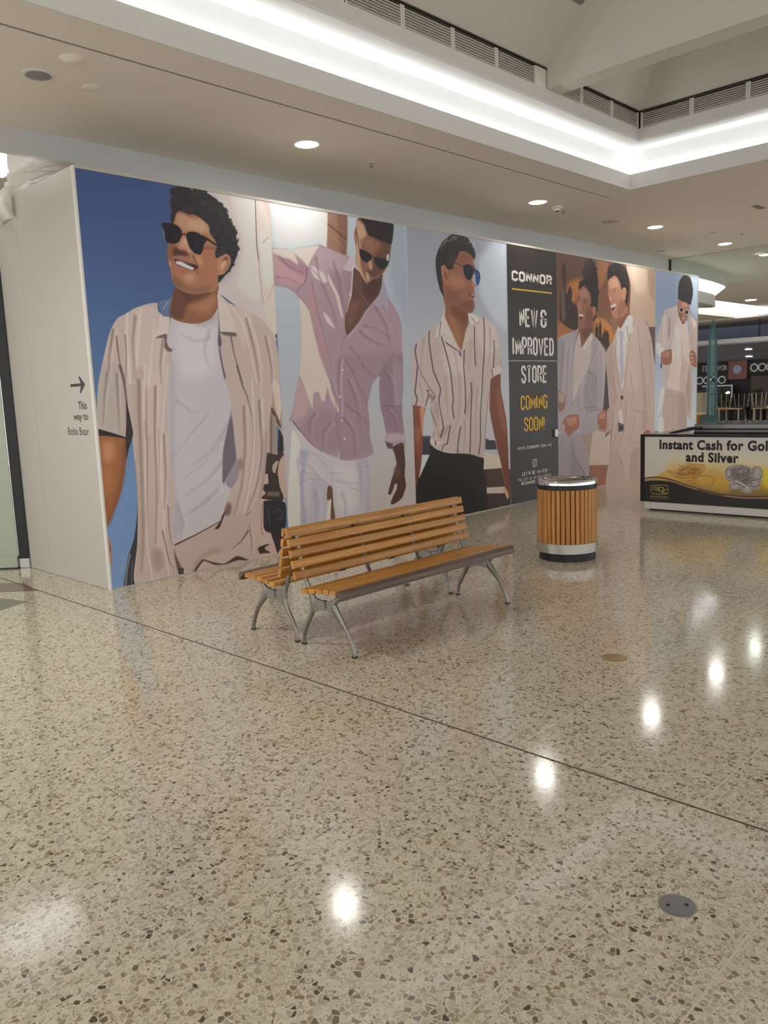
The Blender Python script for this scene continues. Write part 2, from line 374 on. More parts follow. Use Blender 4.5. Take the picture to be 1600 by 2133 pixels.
ART0="""
G 0 708cb4 900 6482ac 1900 4d678f 2600 425a86 3560 3a4e7a
P bdb3b2 0 1 1086 3568 2019 3602 2067 2851 2036 2181 1690 2401 1366 2594 1232 2662 1274 3165 1149 3456
P a9a6ad 25 0.8 1217 3563 1337 3556 1517 3293 1595 3073 1546 2863 1356 2670 1346 2922 1295 3415
P cfc4be 25 0.75 1536 3535 1829 3550 1819 3095 1821 2567 1548 2682 1661 3079
P c9bab2 0 1 1830 3556 2016 3560 2067 2851 2018 2181 1888 2328 1831 2700 1819 3095
P b7a29e 10 0.7 1912 3542 1998 3547 2000 3350 1940 3461
P dad1ca 14 0.6 1857 3255 1969 3162 1974 2777 1882 2704 1856 3033
S 57453c 1 0.9 9 12 1825 3556 1817 3355 1809 3120 1821 2964
S 8a766b 2 0.8 8 8 1821 2964 1828 2766 1845 2555
S 7d6b62 3 0.6 10 10 1881 3127 1962 3195
S 8f7d74 3 0.6 8 8 2008 2765 1908 2585
p 3c4e6b 0 1 1969 2235 2006 2263 2008 2167
P b9a097 4 1 1822 1809 2002 1862 2029 1243 2007 -61 1827 -8 1477 3 1596 436 1742 982
P a08d80 3 1 1890 1670 1962 1682 2001 1358 1978 1289 1929 1362 1858 1477
P d0bdb0 5 0.8 1901 1822 1966 1862 2009 1597 1967 1388 1923 1516
P 5b463c 3 1 1850 1491 1887 1517 1958 1388 1988 1302 1937 1347
p 8f8378 0 1 1840 1478 1924 1418 1894 1012 1805 1005
p 6e6259 0 1 1856 1449 1877 1448 1843 1044 1816 1032
P 5d7396 2 1 1922 1320 1953 1318 1928 1108 1906 1053
P 2a2625 0 1 1952 1304 1999 1216 2014 1116 1968 1034 1915 1052 1934 1192
P 3a302c 0 1 1765 1064 1887 1040 1996 1046 1938 880 1904 783 1854 831 1784 852 1724 865
P c7b5a5 2 0.8 1834 918 1886 970 1921 967 1874 857 1910 811 1860 788
P b39c92 2 1 2013 1030 1932 966 1898 826 1917 710 2005 548 2061 810
P 332b28 0 1 1782 866 1899 841 1917 710 1962 590 1933 557 1730 596 1670 617 1735 659 1703 698 1724 752 1774 754
p 6b5a50 2 1 1754 678 1913 653 1909 603 1750 629
P 5f7ea5 2 1 1980 580 2040 522 2031 260 1956 256 1989 456
P 27242a 0 1 1711 584 1906 568 1976 530 1987 471 1968 284 1918 233 1739 252 1682 311 1696 536
p 302828 0 1 1758 271 1956 256 1907 88 1838 12 1802 135
S 5a5556 1 0.9 7 7 1825 448 1890 476 1932 420 1909 365 1847 374
S 8a8584 0 0.8 5 5 1745 516 1762 321
S 8b6a5c 2 0.8 12 12 1684 566 1654 287 1668 242
P b5a79c 1 1 1646 188 1738 231 1766 184 1730 132 1615 122
P 3b2c29 2 1 1606 123 1748 136 1674 97 1750 39 1662 49 1567 55
P 8c5836 0 1 -57 1366 117 1347 250 1323 266 1279 237 1136 208 1005 164 857 99 725 37 612 4 562 -116 489
P 6a4026 16 0.8 250 1323 266 1279 237 1136 203 993 153 840 63 644 4 556 119 820 183 1020 216 1235
P b3825f 26 0.8 36 1295 125 1295 141 1192 81 1101 21 1142
P a06d48 26 0.7 2 1073 103 1063 86 884 16 820
P a5745c 0 1 -16 485 14 463 27 393 18 321 23 259 13 217 -16 216 -34 293
P 7f5441 4 0.7 9 408 26 381 14 322 -3 349
P 35343b 0 1 323 883 293 613 247 420 172 258 107 -6 207 -13 272 177 307 486
S 8d8f99 3 0.8 16 16 199 290 156 160 129 15
S 5a5b66 3 0.8 14 14 215 225 183 17
p b59d94 3 1 710 -21 816 172 1031 163 1588 112 1676 -119 1166 -136
P b3a39c 0 1 686 2399 660 2492 556 2474 432 2433 350 2385 269 2344 218 2281 172 2193 120 2042 67 1880 85 1949 38 1775 5 1579 -11 1411 119 1373 250 1324 268 1472 311 1337 314 1105 315 884 301 612 273 366 217 -3 653 6 713 18 848 6 950 120 1069 45 1195 25 1333 98 1460 13 1521 23 1569 129 1601 393 1669 596 1731 801 1779 1063 1826 1353 1890 1601 1913 1808 1995 1752 1998 2029 1968 2221 1888 2321 1775 2415 1613 2474 1440 2531 1365 2581 1314 2606 1054 2339
C 000000 0 1 686 2399 660 2492 556 2474 432 2433 350 2385 269 2344 218 2281 172 2193 120 2042 67 1880 85 1949 38 1775 5 1579 -11 1411 119 1373 250 1324 268 1472 311 1337 314 1105 315 884 301 612 273 366 217 -3 653 6 713 18 848 6 950 120 1069 45 1195 25 1333 98 1460 13 1521 23 1569 129 1601 393 1669 596 1731 801 1779 1063 1826 1353 1890 1601 1913 1808 1995 1752 1998 2029 1968 2221 1888 2321 1775 2415 1613 2474 1440 2531 1365 2581 1314 2606 1054 2339
P a39a94 24 0.8 85 1949 38 1775 5 1579 -11 1411 119 1373 250 1324 279 1592 267 1830 250 1948
P bfb1ab 25 0.7 686 2399 555 2465 431 2421 351 2256 333 1783 687 1776 753 2207 612 2191
P c1b3aa 20 0.6 1319 2591 1439 2521 1693 2441 1583 2093 1511 2224
P a5958d 18 0.6 361 1877 483 1900 457 1463 415 848 370 350 261 52 301 612 316 1105
P c0b0a8 20 0.6 503 1827 673 1874 603 1080 601 572 513 69 425 34 514 710
P 94827b 22 0.8 421 304 516 262 519 133 456 66 409 165
P 9a8a83 12 0.7 479 1706 506 1705 444 1094 392 600 367 540
S d4c9c4 4 0.6 22 22 364 2397 339 2197 333 1783
S d4c9c4 4 0.55 16 16 498 2427 445 2140 373 1782
S d4c9c4 4 0.5 14 14 626 2348 563 2022 507 1779
S d4c9c4 4 0.5 18 18 1439 2521 1571 2357 1649 2094 1708 1757
S d4c9c4 4 0.5 16 16 1612 2464 1727 2229 1786 1892
S d6cac3 4 0.6 14 14 494 1948 448 1585 439 1267 399 850 370 350 395 13
S d6cac3 4 0.6 10 10 555 1948 506 1705 480 1339
S d6cac3 4 0.6 12 12 722 1947 642 1516 575 1083 558 577 544 258 567 20
S d6cac3 4 0.6 16 16 1651 1811 1645 1404 1605 994 1533 724 1406 393 1208 174
S d6cac3 4 0.6 10 10 1767 1878 1747 1399 1673 988 1544 653
S 574a48 4 0.6 14 5.6 327 2209 322 2020 287 1783
S 574a48 4 0.8 16 6.4 242 2195 253 1973 287 1783
S 574a48 4 0.9 26 10.4 250 1948 277 1818 286 1639 271 1448
S 574a48 4 0.8 7 2.8 450 1463 446 1193 412 848 370 502
S 574a48 4 0.5 8 3.2 575 1395 554 1009 521 710
S 574a48 4 0.6 12 4.8 612 698 604 442 627 296
S 574a48 4 0.6 8 3.2 316 1105 318 859 301 612
S 574a48 4 0.8 18 7.2 1431 2222 1463 2026 1540 1760
S 574a48 4 0.85 20 8 1480 1946 1530 1746 1579 1637 1616 1460
S 574a48 4 0.5 8 3.2 1616 1460 1628 1295 1602 1063
S 5c4a44 4 0.8 10 3 1541 500 1443 443 1352 345
S 5c4a44 4 0.8 26 3 1492 311 1392 214 1254 146
S 5c4a44 4 0.8 8 3 1370 356 1192 177
S 5c4a44 4 0.8 9 3 987 197 888 120
S 5c4a44 4 0.8 12 3 533 453 579 161 630 73
P 6b4c47 14 0.85 1260 618 1307 599 1291 505 1233 492 1221 542
P 7f6a63 14 0.7 1407 1025 1473 1033 1475 950 1422 914
P 8b7770 14 0.6 1763 1259 1801 1257 1749 841 1618 504 1669 709
S 5a4c4a 9 0.5 30 9 440 2377 392 2139 387 1794
S d8ccc6 9 0.35 24 6 474 2380 426 2142 421 1795
S 5a4c4a 7.8 0.5 26 7.8 222 2253 162 2019 131 1798
S d8ccc6 7.8 0.35 20.8 5.2 250 2255 190 2021 158 1799
S 5a4c4a 7.2 0.5 24 7.2 693 2169 647 1961 645 1777
S d8ccc6 7.2 0.35 19.2 4.8 722 2171 675 1963 673 1778
S 5a4c4a 8.4 0.5 28 8.4 1623 2399 1700 2095 1743 1770
S d8ccc6 8.4 0.35 22.4 5.6 1662 2402 1739 2097 1783 1772
S 5a4c4a 7.8 0.5 26 7.8 1847 2232 1895 1960 1898 1754
S d8ccc6 7.8 0.35 20.8 5.2 1884 2235 1934 1962 1936 1755
S 5a4c4a 9 0.5 30 9 423 1828 396 1466 372 977 341 481 293 110
S d8ccc6 9 0.35 24 6 456 1829 430 1466 406 975 375 478 327 105
S 5a4c4a 7.8 0.5 26 7.8 580 1765 535 1335 511 837 452 337
S d8ccc6 7.8 0.35 20.8 5.2 610 1766 565 1335 541 836 483 334
S 5a4c4a 6.6 0.5 22 6.6 625 1330 613 953 564 640
S d8ccc6 6.6 0.35 17.6 4.4 651 1330 639 952 590 639
S 5a4c4a 9 0.5 30 9 1530 1545 1515 1139 1433 735 1292 409
S d8ccc6 9 0.35 24 6 1572 1545 1557 1137 1475 732 1332 405
S 5a4c4a 8.4 0.5 28 8.4 1720 1606 1718 1124 1640 782 1480 480
S d8ccc6 8.4 0.35 22.4 5.6 1761 1607 1758 1123 1680 780 1519 477
S 5a4c4a 6 0.5 20 6 130 1890 83 1658 49 1436
S d8ccc6 6 0.35 16 4 151 1892 104 1659 70 1437
S 5a4c4a 6.6 0.5 22 6.6 218 1878 206 1618 197 1380
S d8ccc6 6.6 0.35 17.6 4.4 241 1879 230 1619 221 1380
S 5a4c4a 5.4 0.5 18 5.4 1506 379 1523 165 1497 42
S d8ccc6 5.4 0.35 14.4 3.6 1531 377 1549 163 1522 39
S 5a4c4a 7.2 0.5 24 7.2 1106 300 989 224 919 128
S d8ccc6 7.2 0.35 19.2 4.8 1137 297 1020 221 950 124
U
P 29211f 0 1 -8 1411 119 1373 250 1324 248 1312 78 1346 -4 1355
P 2f282b 0 1 287 1651 295 1591 322 1385 317 1325 266 1207 237 1136 248 1317 271 1472
P b6b0b7 0 1 784 2367 850 2337 1053 2319 1208 2370 1303 2476 1302 2348 1293 2283 1274 2129 1293 2051 1331 1777 1305 1868 1363 1697 1392 1550 1373 1417 1297 1275 1247 1092 1221 812 1320 761 1244 620 1167 468 894 373 649 298 641 502 694 817 665 1138 682 1577 736 1947 754 1899 771 2060 733 2145 744 2268
C 000000 0 1 784 2367 850 2337 1053 2319 1208 2370 1303 2476 1302 2348 1293 2283 1274 2129 1293 2051 1331 1777 1305 1868 1363 1697 1392 1550 1373 1417 1297 1275 1247 1092 1221 812 1320 761 1244 620 1167 468 894 373 649 298 641 502 694 817 665 1138 682 1577 736 1947 754 1899 771 2060 733 2145 744 2268
P c8c2c8 50 0.75 846 2295 1233 2307 1230 1896 863 1823
P a49ca4 22 0.7 736 1947 793 1947 739 1323 709 815 754 485 651 318 641 502 694 817 665 1138
S 9f98a2 8 0.6 26 10 1110 1483 914 1312 722 1134
S 9f98a2 8 0.6 26 10 1280 1263 1042 1042 789 897
S 9f98a2 8 0.6 26 10 1209 1174 1157 1112
S 9f98a2 8 0.6 26 10 695 1149 670 947
S 9f98a2 8 0.6 26 10 1076 708 835 566
S 8f8793 12 0.4 40 12 766 1636 932 1529 1143 1507
S cfc9d0 12 0.28 32 8 814 1636 982 1529 1195 1507
S 8f8793 12 0.4 40 12 1355 1392 1112 1142 887 1004
S cfc9d0 12 0.28 32 8 1409 1391 1164 1140 937 1001
S 8f8793 13.2 0.4 44 13.2 1245 1025 1059 869 805 740
S cfc9d0 13.2 0.28 35.2 8.8 1303 1022 1116 865 860 735
S 8f8793 12 0.4 40 12 1175 764 993 638 759 550
S cfc9d0 12 0.28 32 8 1228 760 1044 634 808 545
S 8f8793 10.2 0.4 34 10.2 698 688 754 485 712 348
S cfc9d0 10.2 0.28 27.2 6.8 739 684 795 481 754 343
S 8f8793 12 0.4 40 12 1200 2281 1123 2088 1168 1896
S cfc9d0 12 0.28 32 8 1252 2284 1174 2091 1220 1898
S a79fa8 8 0.5 26 26 883 2222 1039 2163 1209 2205
P 9c939b 10 0.5 994 2325 1145 2342 1274 2424 1285 2373 1140 2292
U
P 9d94a0 2 1 1383 1550 1387 1390 1398 1025 1244 823 1248 1105
P 66606b 4 1 1377 1471 1396 1201 1398 1025 1299 899 1235 811 1223 853 1251 1105 1296 1262
P 8d8590 4 1 1398 1025 1426 955 1409 847 1319 754 1260 822
P b29e94 0 1 649 298 894 366 1169 451 1112 380 1248 470 1463 482 1505 365 1359 219 1187 123 950 120 840 8 713 12 680 183
P 9a857b 14 0.7 950 120 1190 163 1034 203 857 112 803 15 840 8
S 5d4335 1 1 18 8 649 298 893 362 1169 451
P 3c2f2c 3 1 1097 383 1169 451 1194 505 1237 540 1153 388
P 4a3a37 6 0.8 640 281 655 200 703 73 711 -8 663 41 639 177
P 473430 2 1 1179 28 1331 77 1461 20 1477 3 1344 33 1195 18 1068 34 948 96 848 6 825 11 933 112 1054 64
p 1f1d20 0 1 671 72 723 67 719 11 666 17
S 9a969a 0 0.9 4 4 680 44 696 57 711 39 693 26 680 44
S eae3dd 0 0.9 7 7 609 699 621 674 639 682
P 5d6c8a 2 1 674 2501 781 2531 866 2602 798 2404 770 2317 705 2382
S b9c0cc 1 0.8 5 5 717 2437 780 2512
S 8494ae 4 0.7 12 12 801 2513 849 2577
P c3b7b2 0 1 686 2399 705 2378 776 2369 758 2268 740 2219 669 2211 600 2182 647 2277
P 5f5250 2 0.9 612 2184 698 2218 737 2219 729 2157 744 2109 782 2084 772 2065 727 2069 699 2108 706 2181
P c5b8b1 0 1 1314 2606 1365 2581 1421 2494 1460 2392 1498 2263 1489 2253 1315 2261 1305 2386
P 55504f 4 0.9 1315 2256 1489 2253 1488 2217 1352 2227
P 4a4b58 2 0.9 1306 2591 1307 2412 1312 2245 1321 2142 1294 2106 1277 2155 1299 2309
S 3d3a45 2 0.9 14 18 1291 2103 1301 2000 1334 1817
P 85573f 0 1 864 2639 1077 2602 1327 2693 1306 2591 1303 2476 1216 2373 1098 2328 979 2321 857 2342 785 2381 811 2514
P 5e3b2f 10 0.9 864 2639 1046 2588 962 2472 909 2359 785 2381 811 2514
P 5a372b 14 0.8 875 2633 1076 2590 1309 2667 1241 2587 1069 2515 966 2510
P a8775a 26 0.75 993 2486 1146 2544 1291 2628 1280 2500 1181 2420 1047 2427
P 9c6f55 0 1 880 3253 949 3316 1138 3321 1281 3253 1360 3100 1413 2979 1486 2947 1466 2856 1406 2794 1348 2796 1330 2694 1275 2627 1121 2599 1002 2592 917 2617 856 2656 829 2721 822 2805 804 2869 804 2947 821 3009
P b08a70 18 0.9 936 3290 1020 3320 1109 3252 1196 3282 1264 3210 1273 3171 1209 3149 1090 3165 1005 3146 961 3176 918 3220
P bd9a84 22 0.7 1036 3233 1170 3259 1232 3196 1174 3160 1067 3178
P 7d4836 12 0.7 974 3329 1068 3326 1101 3291 1064 3276 1019 3300 960 3298
P 7a4f3a 16 0.9 814 3004 890 3021 909 2984 869 2921 845 2840 823 2790 801 2866
P 4b2f28 10 0.95 887 2991 938 2972 989 2962 1035 2941 986 2927 922 2926 868 2911 860 2945
P b78b74 12 0.9 977 3089 1018 3093 1040 3001 1061 2963 1024 2950 979 2981 922 2995 943 3036
P c9a592 12 0.6 976 3074 1011 3073 1018 3024 984 3030
P 5d382d 7 0.9 955 2968 991 2977 1029 2941 998 2928 959 2944
P a0694f 26 0.8 1197 2996 1309 3002 1329 2870 1283 2692 1168 2654 1109 2681 1120 2883 1162 2948
P bb8d74 20 0.8 1089 2941 1155 2937 1173 2858 1125 2864
S 6a3f31 5 0.9 14 8 1065 2939 1091 2891 1111 2842 1102 2771
P 3a2220 3 0.95 873 2897 949 2899 1029 2876 1099 2852 1116 2833 1059 2798 977 2817 902 2835 875 2858
P a06b62 6 0.9 874 2912 938 2908 1030 2881 1088 2861 1005 2864 924 2882 873 2892
P e4dcd8 1.5 1 885 2868 935 2873 1003 2849 1073 2824 1053 2805 977 2822 915 2841 886 2849
S b9aca8 0 0.6 3 3 917 2866 921 2844
S b9aca8 0 0.6 3 3 957 2857 958 2832
S b9aca8 0 0.6 3 3 1003 2844 1001 2818
P 9d6258 10 0.9 866 2818 930 2818 1011 2794 1071 2804 1008 2764 937 2759 875 2784
P b8937b 24 0.8 972 2761 1057 2778 1077 2729 1014 2694 955 2700
P 74503f 22 0.85 837 2751 888 2735 941 2674 1034 2645 1168 2654 1258 2690 1203 2630 1042 2606 879 2636 837 2687
P a5714f 20 0.6 881 2789 920 2767 922 2723 874 2715
P caa78f 8 0.8 817 2882 835 2859 837 2810 821 2829
P ab7a60 2 1 1353 2929 1394 2969 1446 2984 1483 2956 1485 2904 1447 2839 1392 2793 1343 2805 1327 2850
P 6f4636 5 0.9 1391 2927 1438 2962 1469 2944 1441 2921 1416 2929 1407 2897 1389 2906
P c39a80 8 0.8 1396 2917 1435 2921 1419 2878 1383 2833 1359 2852
S 7d5140 4 0.8 10 10 1461 2923 1443 2864 1401 2825
P 29272b 2 1 875 3180 864 3252 881 3312 873 3359 884 3419 886 3472 915 3505 968 3527 1040 3547 1081 3549 1114 3514 1135 3552 1219 3554 1277 3513 1360 3479 1420 3437 1473 3387 1494 3329 1522 3286 1557 3233 1572 3183 1567 3120 1589 3059 1571 3000 1540 2935 1487 2852 1425 2795 1349 2722 1329 2711 1334 2778 1392 2793 1447 2839 1485 2904 1483 2961 1440 2986 1374 2956 1322 2936 1314 2987 1343 3046 1317 3104 1272 3160 1265 3225 1207 3264 1172 3284 1114 3302 1042 3303 973 3319 924 3288 902 3232
n ffffff 2 0.02 12 12 875 3180 864 3252 881 3312 873 3359 884 3419 886 3472 915 3505 968 3527 1040 3547 1081 3549 1114 3514 1135 3552 1219 3554 1277 3513 1360 3479 1420 3437 1473 3387 1494 3329 1522 3286 1557 3233 1572 3183 1567 3120 1589 3059 1571 3000 1540 2935 1487 2852 1425 2795 1349 2722 1329 2711 1334 2778 1392 2793 1447 2839 1485 2904 1483 2961 1440 2986 1374 2956 1322 2936 1314 2987 1343 3046 1317 3104 1272 3160 1265 3225 1207 3264 1172 3284 1114 3302 1042 3303 973 3319 924 3288 902 3232
S 3d393b 7 0.55 16 5 1152 3470 1185 3440 1206 3393
S 3d393b 7 0.55 16 5 1184 3457 1216 3424 1234 3376
S 3d393b 7 0.55 16 5 1217 3445 1246 3408 1263 3359
S 3d393b 7 0.55 16 5 1250 3432 1277 3392 1291 3341
S 3d393b 7 0.55 16 5 1284 3418 1308 3376 1320 3324
S 3d393b 7 0.55 16 5 1317 3405 1340 3360 1349 3306
S 3d393b 7 0.55 16 5 1351 3392 1371 3343 1378 3288
S 3d393b 7 0.55 16 5 1385 3379 1403 3327 1408 3270
S 3d393b 7 0.55 16 5 1419 3365 1435 3310 1438 3252
P 3a302d 12 0.7 969 3333 1046 3343 1090 3309 1053 3295 1008 3309
P 29272b 2 0.9 1585 3123 1574 3109 1556 3114 1555 3128 1575 3134
P 29272b 2 0.9 1449 2805 1439 2797 1425 2798 1428 2810 1441 2812
P 29272b 2 0.9 1094 3551 1084 3541 1068 3542 1069 3554 1085 3560
P 29272b 2 0.9 1026 3543 1018 3535 1006 3534 1008 3545 1020 3549
P 29272b 2 0.9 1520 3306 1514 3299 1502 3300 1502 3308 1514 3311
P 29272b 2 0.9 1147 3548 1134 3535 1116 3535 1116 3552 1137 3557
P 29272b 2 0.9 1271 3528 1263 3519 1248 3520 1251 3531 1264 3536
P 29272b 2 0.9 1569 3244 1558 3233 1537 3233 1541 3249 1560 3255
P 29272b 2 0.9 1575 3206 1570 3199 1558 3200 1558 3209 1570 3212
P 29272b 2 0.9 1490 3387 1480 3376 1463 3378 1465 3390 1481 3397
P 29272b 2 0.9 1529 3305 1518 3289 1496 3293 1497 3310 1521 3319
P 29272b 2 0.9 1530 2903 1523 2896 1512 2898 1512 2906 1524 2911
P 29272b 2 0.9 887 3388 880 3379 870 3380 869 3389 882 3394
P 29272b 2 0.9 1482 2833 1471 2818 1453 2823 1455 2838 1474 2843
P 29272b 2 0.9 885 3377 878 3369 868 3370 868 3379 880 3382
P 29272b 2 0.9 922 3504 915 3493 900 3496 902 3508 917 3512
P 29272b 2 0.9 1274 3531 1261 3515 1241 3517 1244 3535 1263 3543
P 29272b 2 0.9 897 3464 888 3455 875 3455 877 3467 890 3472
P 29272b 2 0.9 1105 3545 1091 3531 1074 3532 1077 3550 1093 3554
P 29272b 2 0.9 1599 3042 1589 3027 1568 3031 1572 3046 1591 3052
P 29272b 2 0.9 1579 3201 1572 3192 1559 3194 1558 3205 1573 3209
P 29272b 2 0.9 1432 3443 1420 3430 1403 3434 1405 3447 1422 3452
P 29272b 2 0.9 1179 3556 1167 3542 1152 3545 1151 3559 1170 3564
P 29272b 2 0.9 1533 2894 1519 2881 1502 2883 1503 2901 1521 2904
P 29272b 2 0.9 1590 3113 1578 3097 1555 3101 1557 3120 1581 3128
P 29272b 2 0.9 1588 3191 1577 3178 1556 3180 1556 3195 1580 3202
P 29272b 2 0.9 1522 2887 1514 2875 1498 2879 1500 2891 1515 2897
P 29272b 2 0.9 1577 3221 1567 3209 1548 3211 1549 3225 1570 3231
P 29272b 2 0.9 1571 2980 1564 2972 1554 2973 1554 2984 1566 2987
P 29272b 2 0.9 1534 3288 1527 3279 1514 3279 1515 3291 1528 3296
P 29272b 2 0.9 913 3492 905 3481 887 3482 888 3495 907 3503
P 29272b 2 0.9 900 3476 890 3465 876 3466 878 3479 892 3485
P 29272b 2 0.9 1271 3529 1262 3517 1246 3520 1246 3533 1264 3539
P 29272b 2 0.9 1138 3538 1129 3526 1111 3528 1113 3542 1131 3548
P 29272b 2 0.9 1502 3344 1494 3332 1480 3336 1480 3348 1495 3352
P 29272b 2 0.9 1488 3394 1475 3379 1455 3383 1455 3398 1478 3406
P 29272b 2 0.9 1586 3192 1575 3180 1561 3183 1560 3195 1578 3203
P 29272b 2 0.9 1597 3050 1590 3042 1577 3044 1578 3054 1591 3057
P 29272b 2 0.9 1440 3436 1430 3422 1412 3423 1410 3440 1433 3446
P 29272b 2 0.9 1473 3402 1464 3392 1450 3393 1451 3406 1466 3411
S 4a4548 3 0.4 9 3 1282 3484 1268 3483 1259 3490 1261 3501
S 4a4548 3 0.4 9 3 929 3503 943 3509 955 3504 958 3494
S 4a4548 3 0.4 9 3 1573 3137 1576 3127 1569 3116 1557 3112
S 4a4548 3 0.4 9 3 1244 3531 1243 3520 1233 3511 1221 3509
S 4a4548 3 0.4 9 3 1545 3136 1532 3131 1520 3133 1515 3141
S 4a4548 3 0.4 9 3 974 3469 960 3464 948 3469 947 3479
S 4a4548 3 0.4 9 3 884 3369 895 3370 902 3364 901 3355
S 4a4548 3 0.4 9 3 1145 3480 1134 3476 1124 3479 1122 3487
S 4a4548 3 0.4 9 3 1149 3514 1158 3521 1168 3522 1173 3517
S 4a4548 3 0.4 9 3 1451 3368 1439 3365 1430 3369 1428 3377
S 4a4548 3 0.4 9 3 934 3462 946 3465 955 3459 955 3450
S 4a4548 3 0.4 9 3 1489 3334 1485 3320 1470 3311 1454 3311
S 4a4548 3 0.4 9 3 1119 3496 1127 3504 1139 3505 1146 3501
S 4a4548 3 0.4 9 3 1023 3508 1020 3497 1009 3489 997 3489
S 4a4548 3 0.4 9 3 1520 3157 1534 3161 1546 3156 1548 3147
S 4a4548 3 0.4 9 3 1476 2872 1467 2873 1463 2879 1465 2886
S 4a4548 3 0.4 9 3 1595 3069 1583 3057 1566 3055 1555 3061
S 4a4548 3 0.4 9 3 1568 3085 1558 3078 1547 3078 1541 3083
S 4a4548 3 0.4 9 3 1545 3244 1539 3234 1527 3229 1517 3231
S 4a4548 3 0.4 9 3 987 3502 981 3506 981 3514 987 3520
S 4a4548 3 0.4 9 3 1570 3184 1560 3178 1549 3179 1544 3185
S 4a4548 3 0.4 9 3 1411 2860 1422 2858 1426 2849 1421 2841
S 4a4548 3 0.4 9 3 1526 3102 1539 3113 1556 3114 1566 3106
S 4a4548 3 0.4 9 3 950 3415 963 3415 969 3407 967 3397
S 4a4548 3 0.4 9 3 969 3484 961 3475 949 3472 940 3476
S 4a4548 3 0.4 9 3 1117 3488 1108 3495 1110 3506 1118 3513
S 4a4548 3 0.4 9 3 925 3346 925 3355 933 3363 942 3365
S 4a4548 3 0.4 9 3 1507 3251 1515 3256 1524 3255 1528 3250
S 4a4548 3 0.4 9 3 1507 3279 1498 3280 1493 3285 1495 3292
S 4a4548 3 0.4 9 3 1423 3442 1428 3434 1424 3424 1414 3419
S 4a4548 3 0.4 9 3 1115 3502 1100 3501 1092 3509 1094 3520
S 4a4548 3 0.4 9 3 1511 3040 1504 3050 1510 3062 1522 3068
S 4a4548 3 0.4 9 3 1533 3216 1534 3207 1526 3198 1516 3196
S 4a4548 3 0.4 9 3 1090 3517 1098 3529 1113 3534 1125 3530
S 4a4548 3 0.4 9 3 1504 3308 1518 3301 1520 3287 1510 3276
S 4a4548 3 0.4 9 3 1231 3545 1238 3540 1236 3531 1229 3525
S 4a4548 3 0.4 9 3 1345 3442 1336 3445 1334 3453 1339 3461
S 4a4548 3 0.4 9 3 1065 3539 1063 3531 1056 3526 1048 3525
S 4a4548 3 0.4 9 3 938 3506 937 3497 930 3490 922 3489
S 4a4548 3 0.4 9 3 1496 3297 1505 3298 1511 3294 1511 3287
S 4a4548 3 0.4 9 3 1527 3134 1535 3146 1550 3151 1562 3147
S 4a4548 3 0.4 9 3 952 3389 938 3388 929 3396 931 3407
S 4a4548 3 0.4 9 3 1558 3099 1566 3095 1568 3088 1563 3081
S 4a4548 3 0.4 9 3 1211 3514 1218 3526 1232 3532 1243 3529
S 4a4548 3 0.4 9 3 1354 3480 1369 3476 1373 3465 1367 3453
S 4a4548 3 0.4 9 3 1137 3498 1147 3497 1151 3490 1148 3482
S 29272b 1 1 6 6 1473 3387 1495 3385 1489 3361
S 29272b 1 1 6 6 1516 3285 1538 3283 1532 3259
S 29272b 1 1 6 6 1562 3218 1585 3215 1578 3191
S 29272b 1 1 6 6 1576 3142 1598 3139 1592 3115
S 29272b 1 1 6 6 1582 3059 1605 3056 1598 3032
S 29272b 1 1 6 6 1420 3437 1442 3434 1435 3411
P 1b191c 0 1 771 3190 865 3198 927 3186 965 3151 973 3113 945 3061 914 3033 855 3018 810 3028 790 3060 786 3136 771 3159
P 1a181d 0 1 1011 3112 1040 3140 1089 3150 1148 3142 1195 3117 1235 3091 1201 3052 1178 2989 1150 2952 1096 2957 1046 2997 1021 3059
S 1f1b1c 0 1 24 18 1183 3121 1254 3093 1341 3051
S 2a201e 0 1 12 12 961 3112 1012 3120
P 352a31 30 0.5 1074 3119 1145 3107 1178 3065 1137 3011 1081 3055
S 7b4b38 8 0.7 26 26 1185 3008 1260 3023 1329 3024
S c9b3a4 0 0.8 5 5 786 3132 784 3059
S b48a72 2 0.8 6 6 945 3056 955 3077
"""
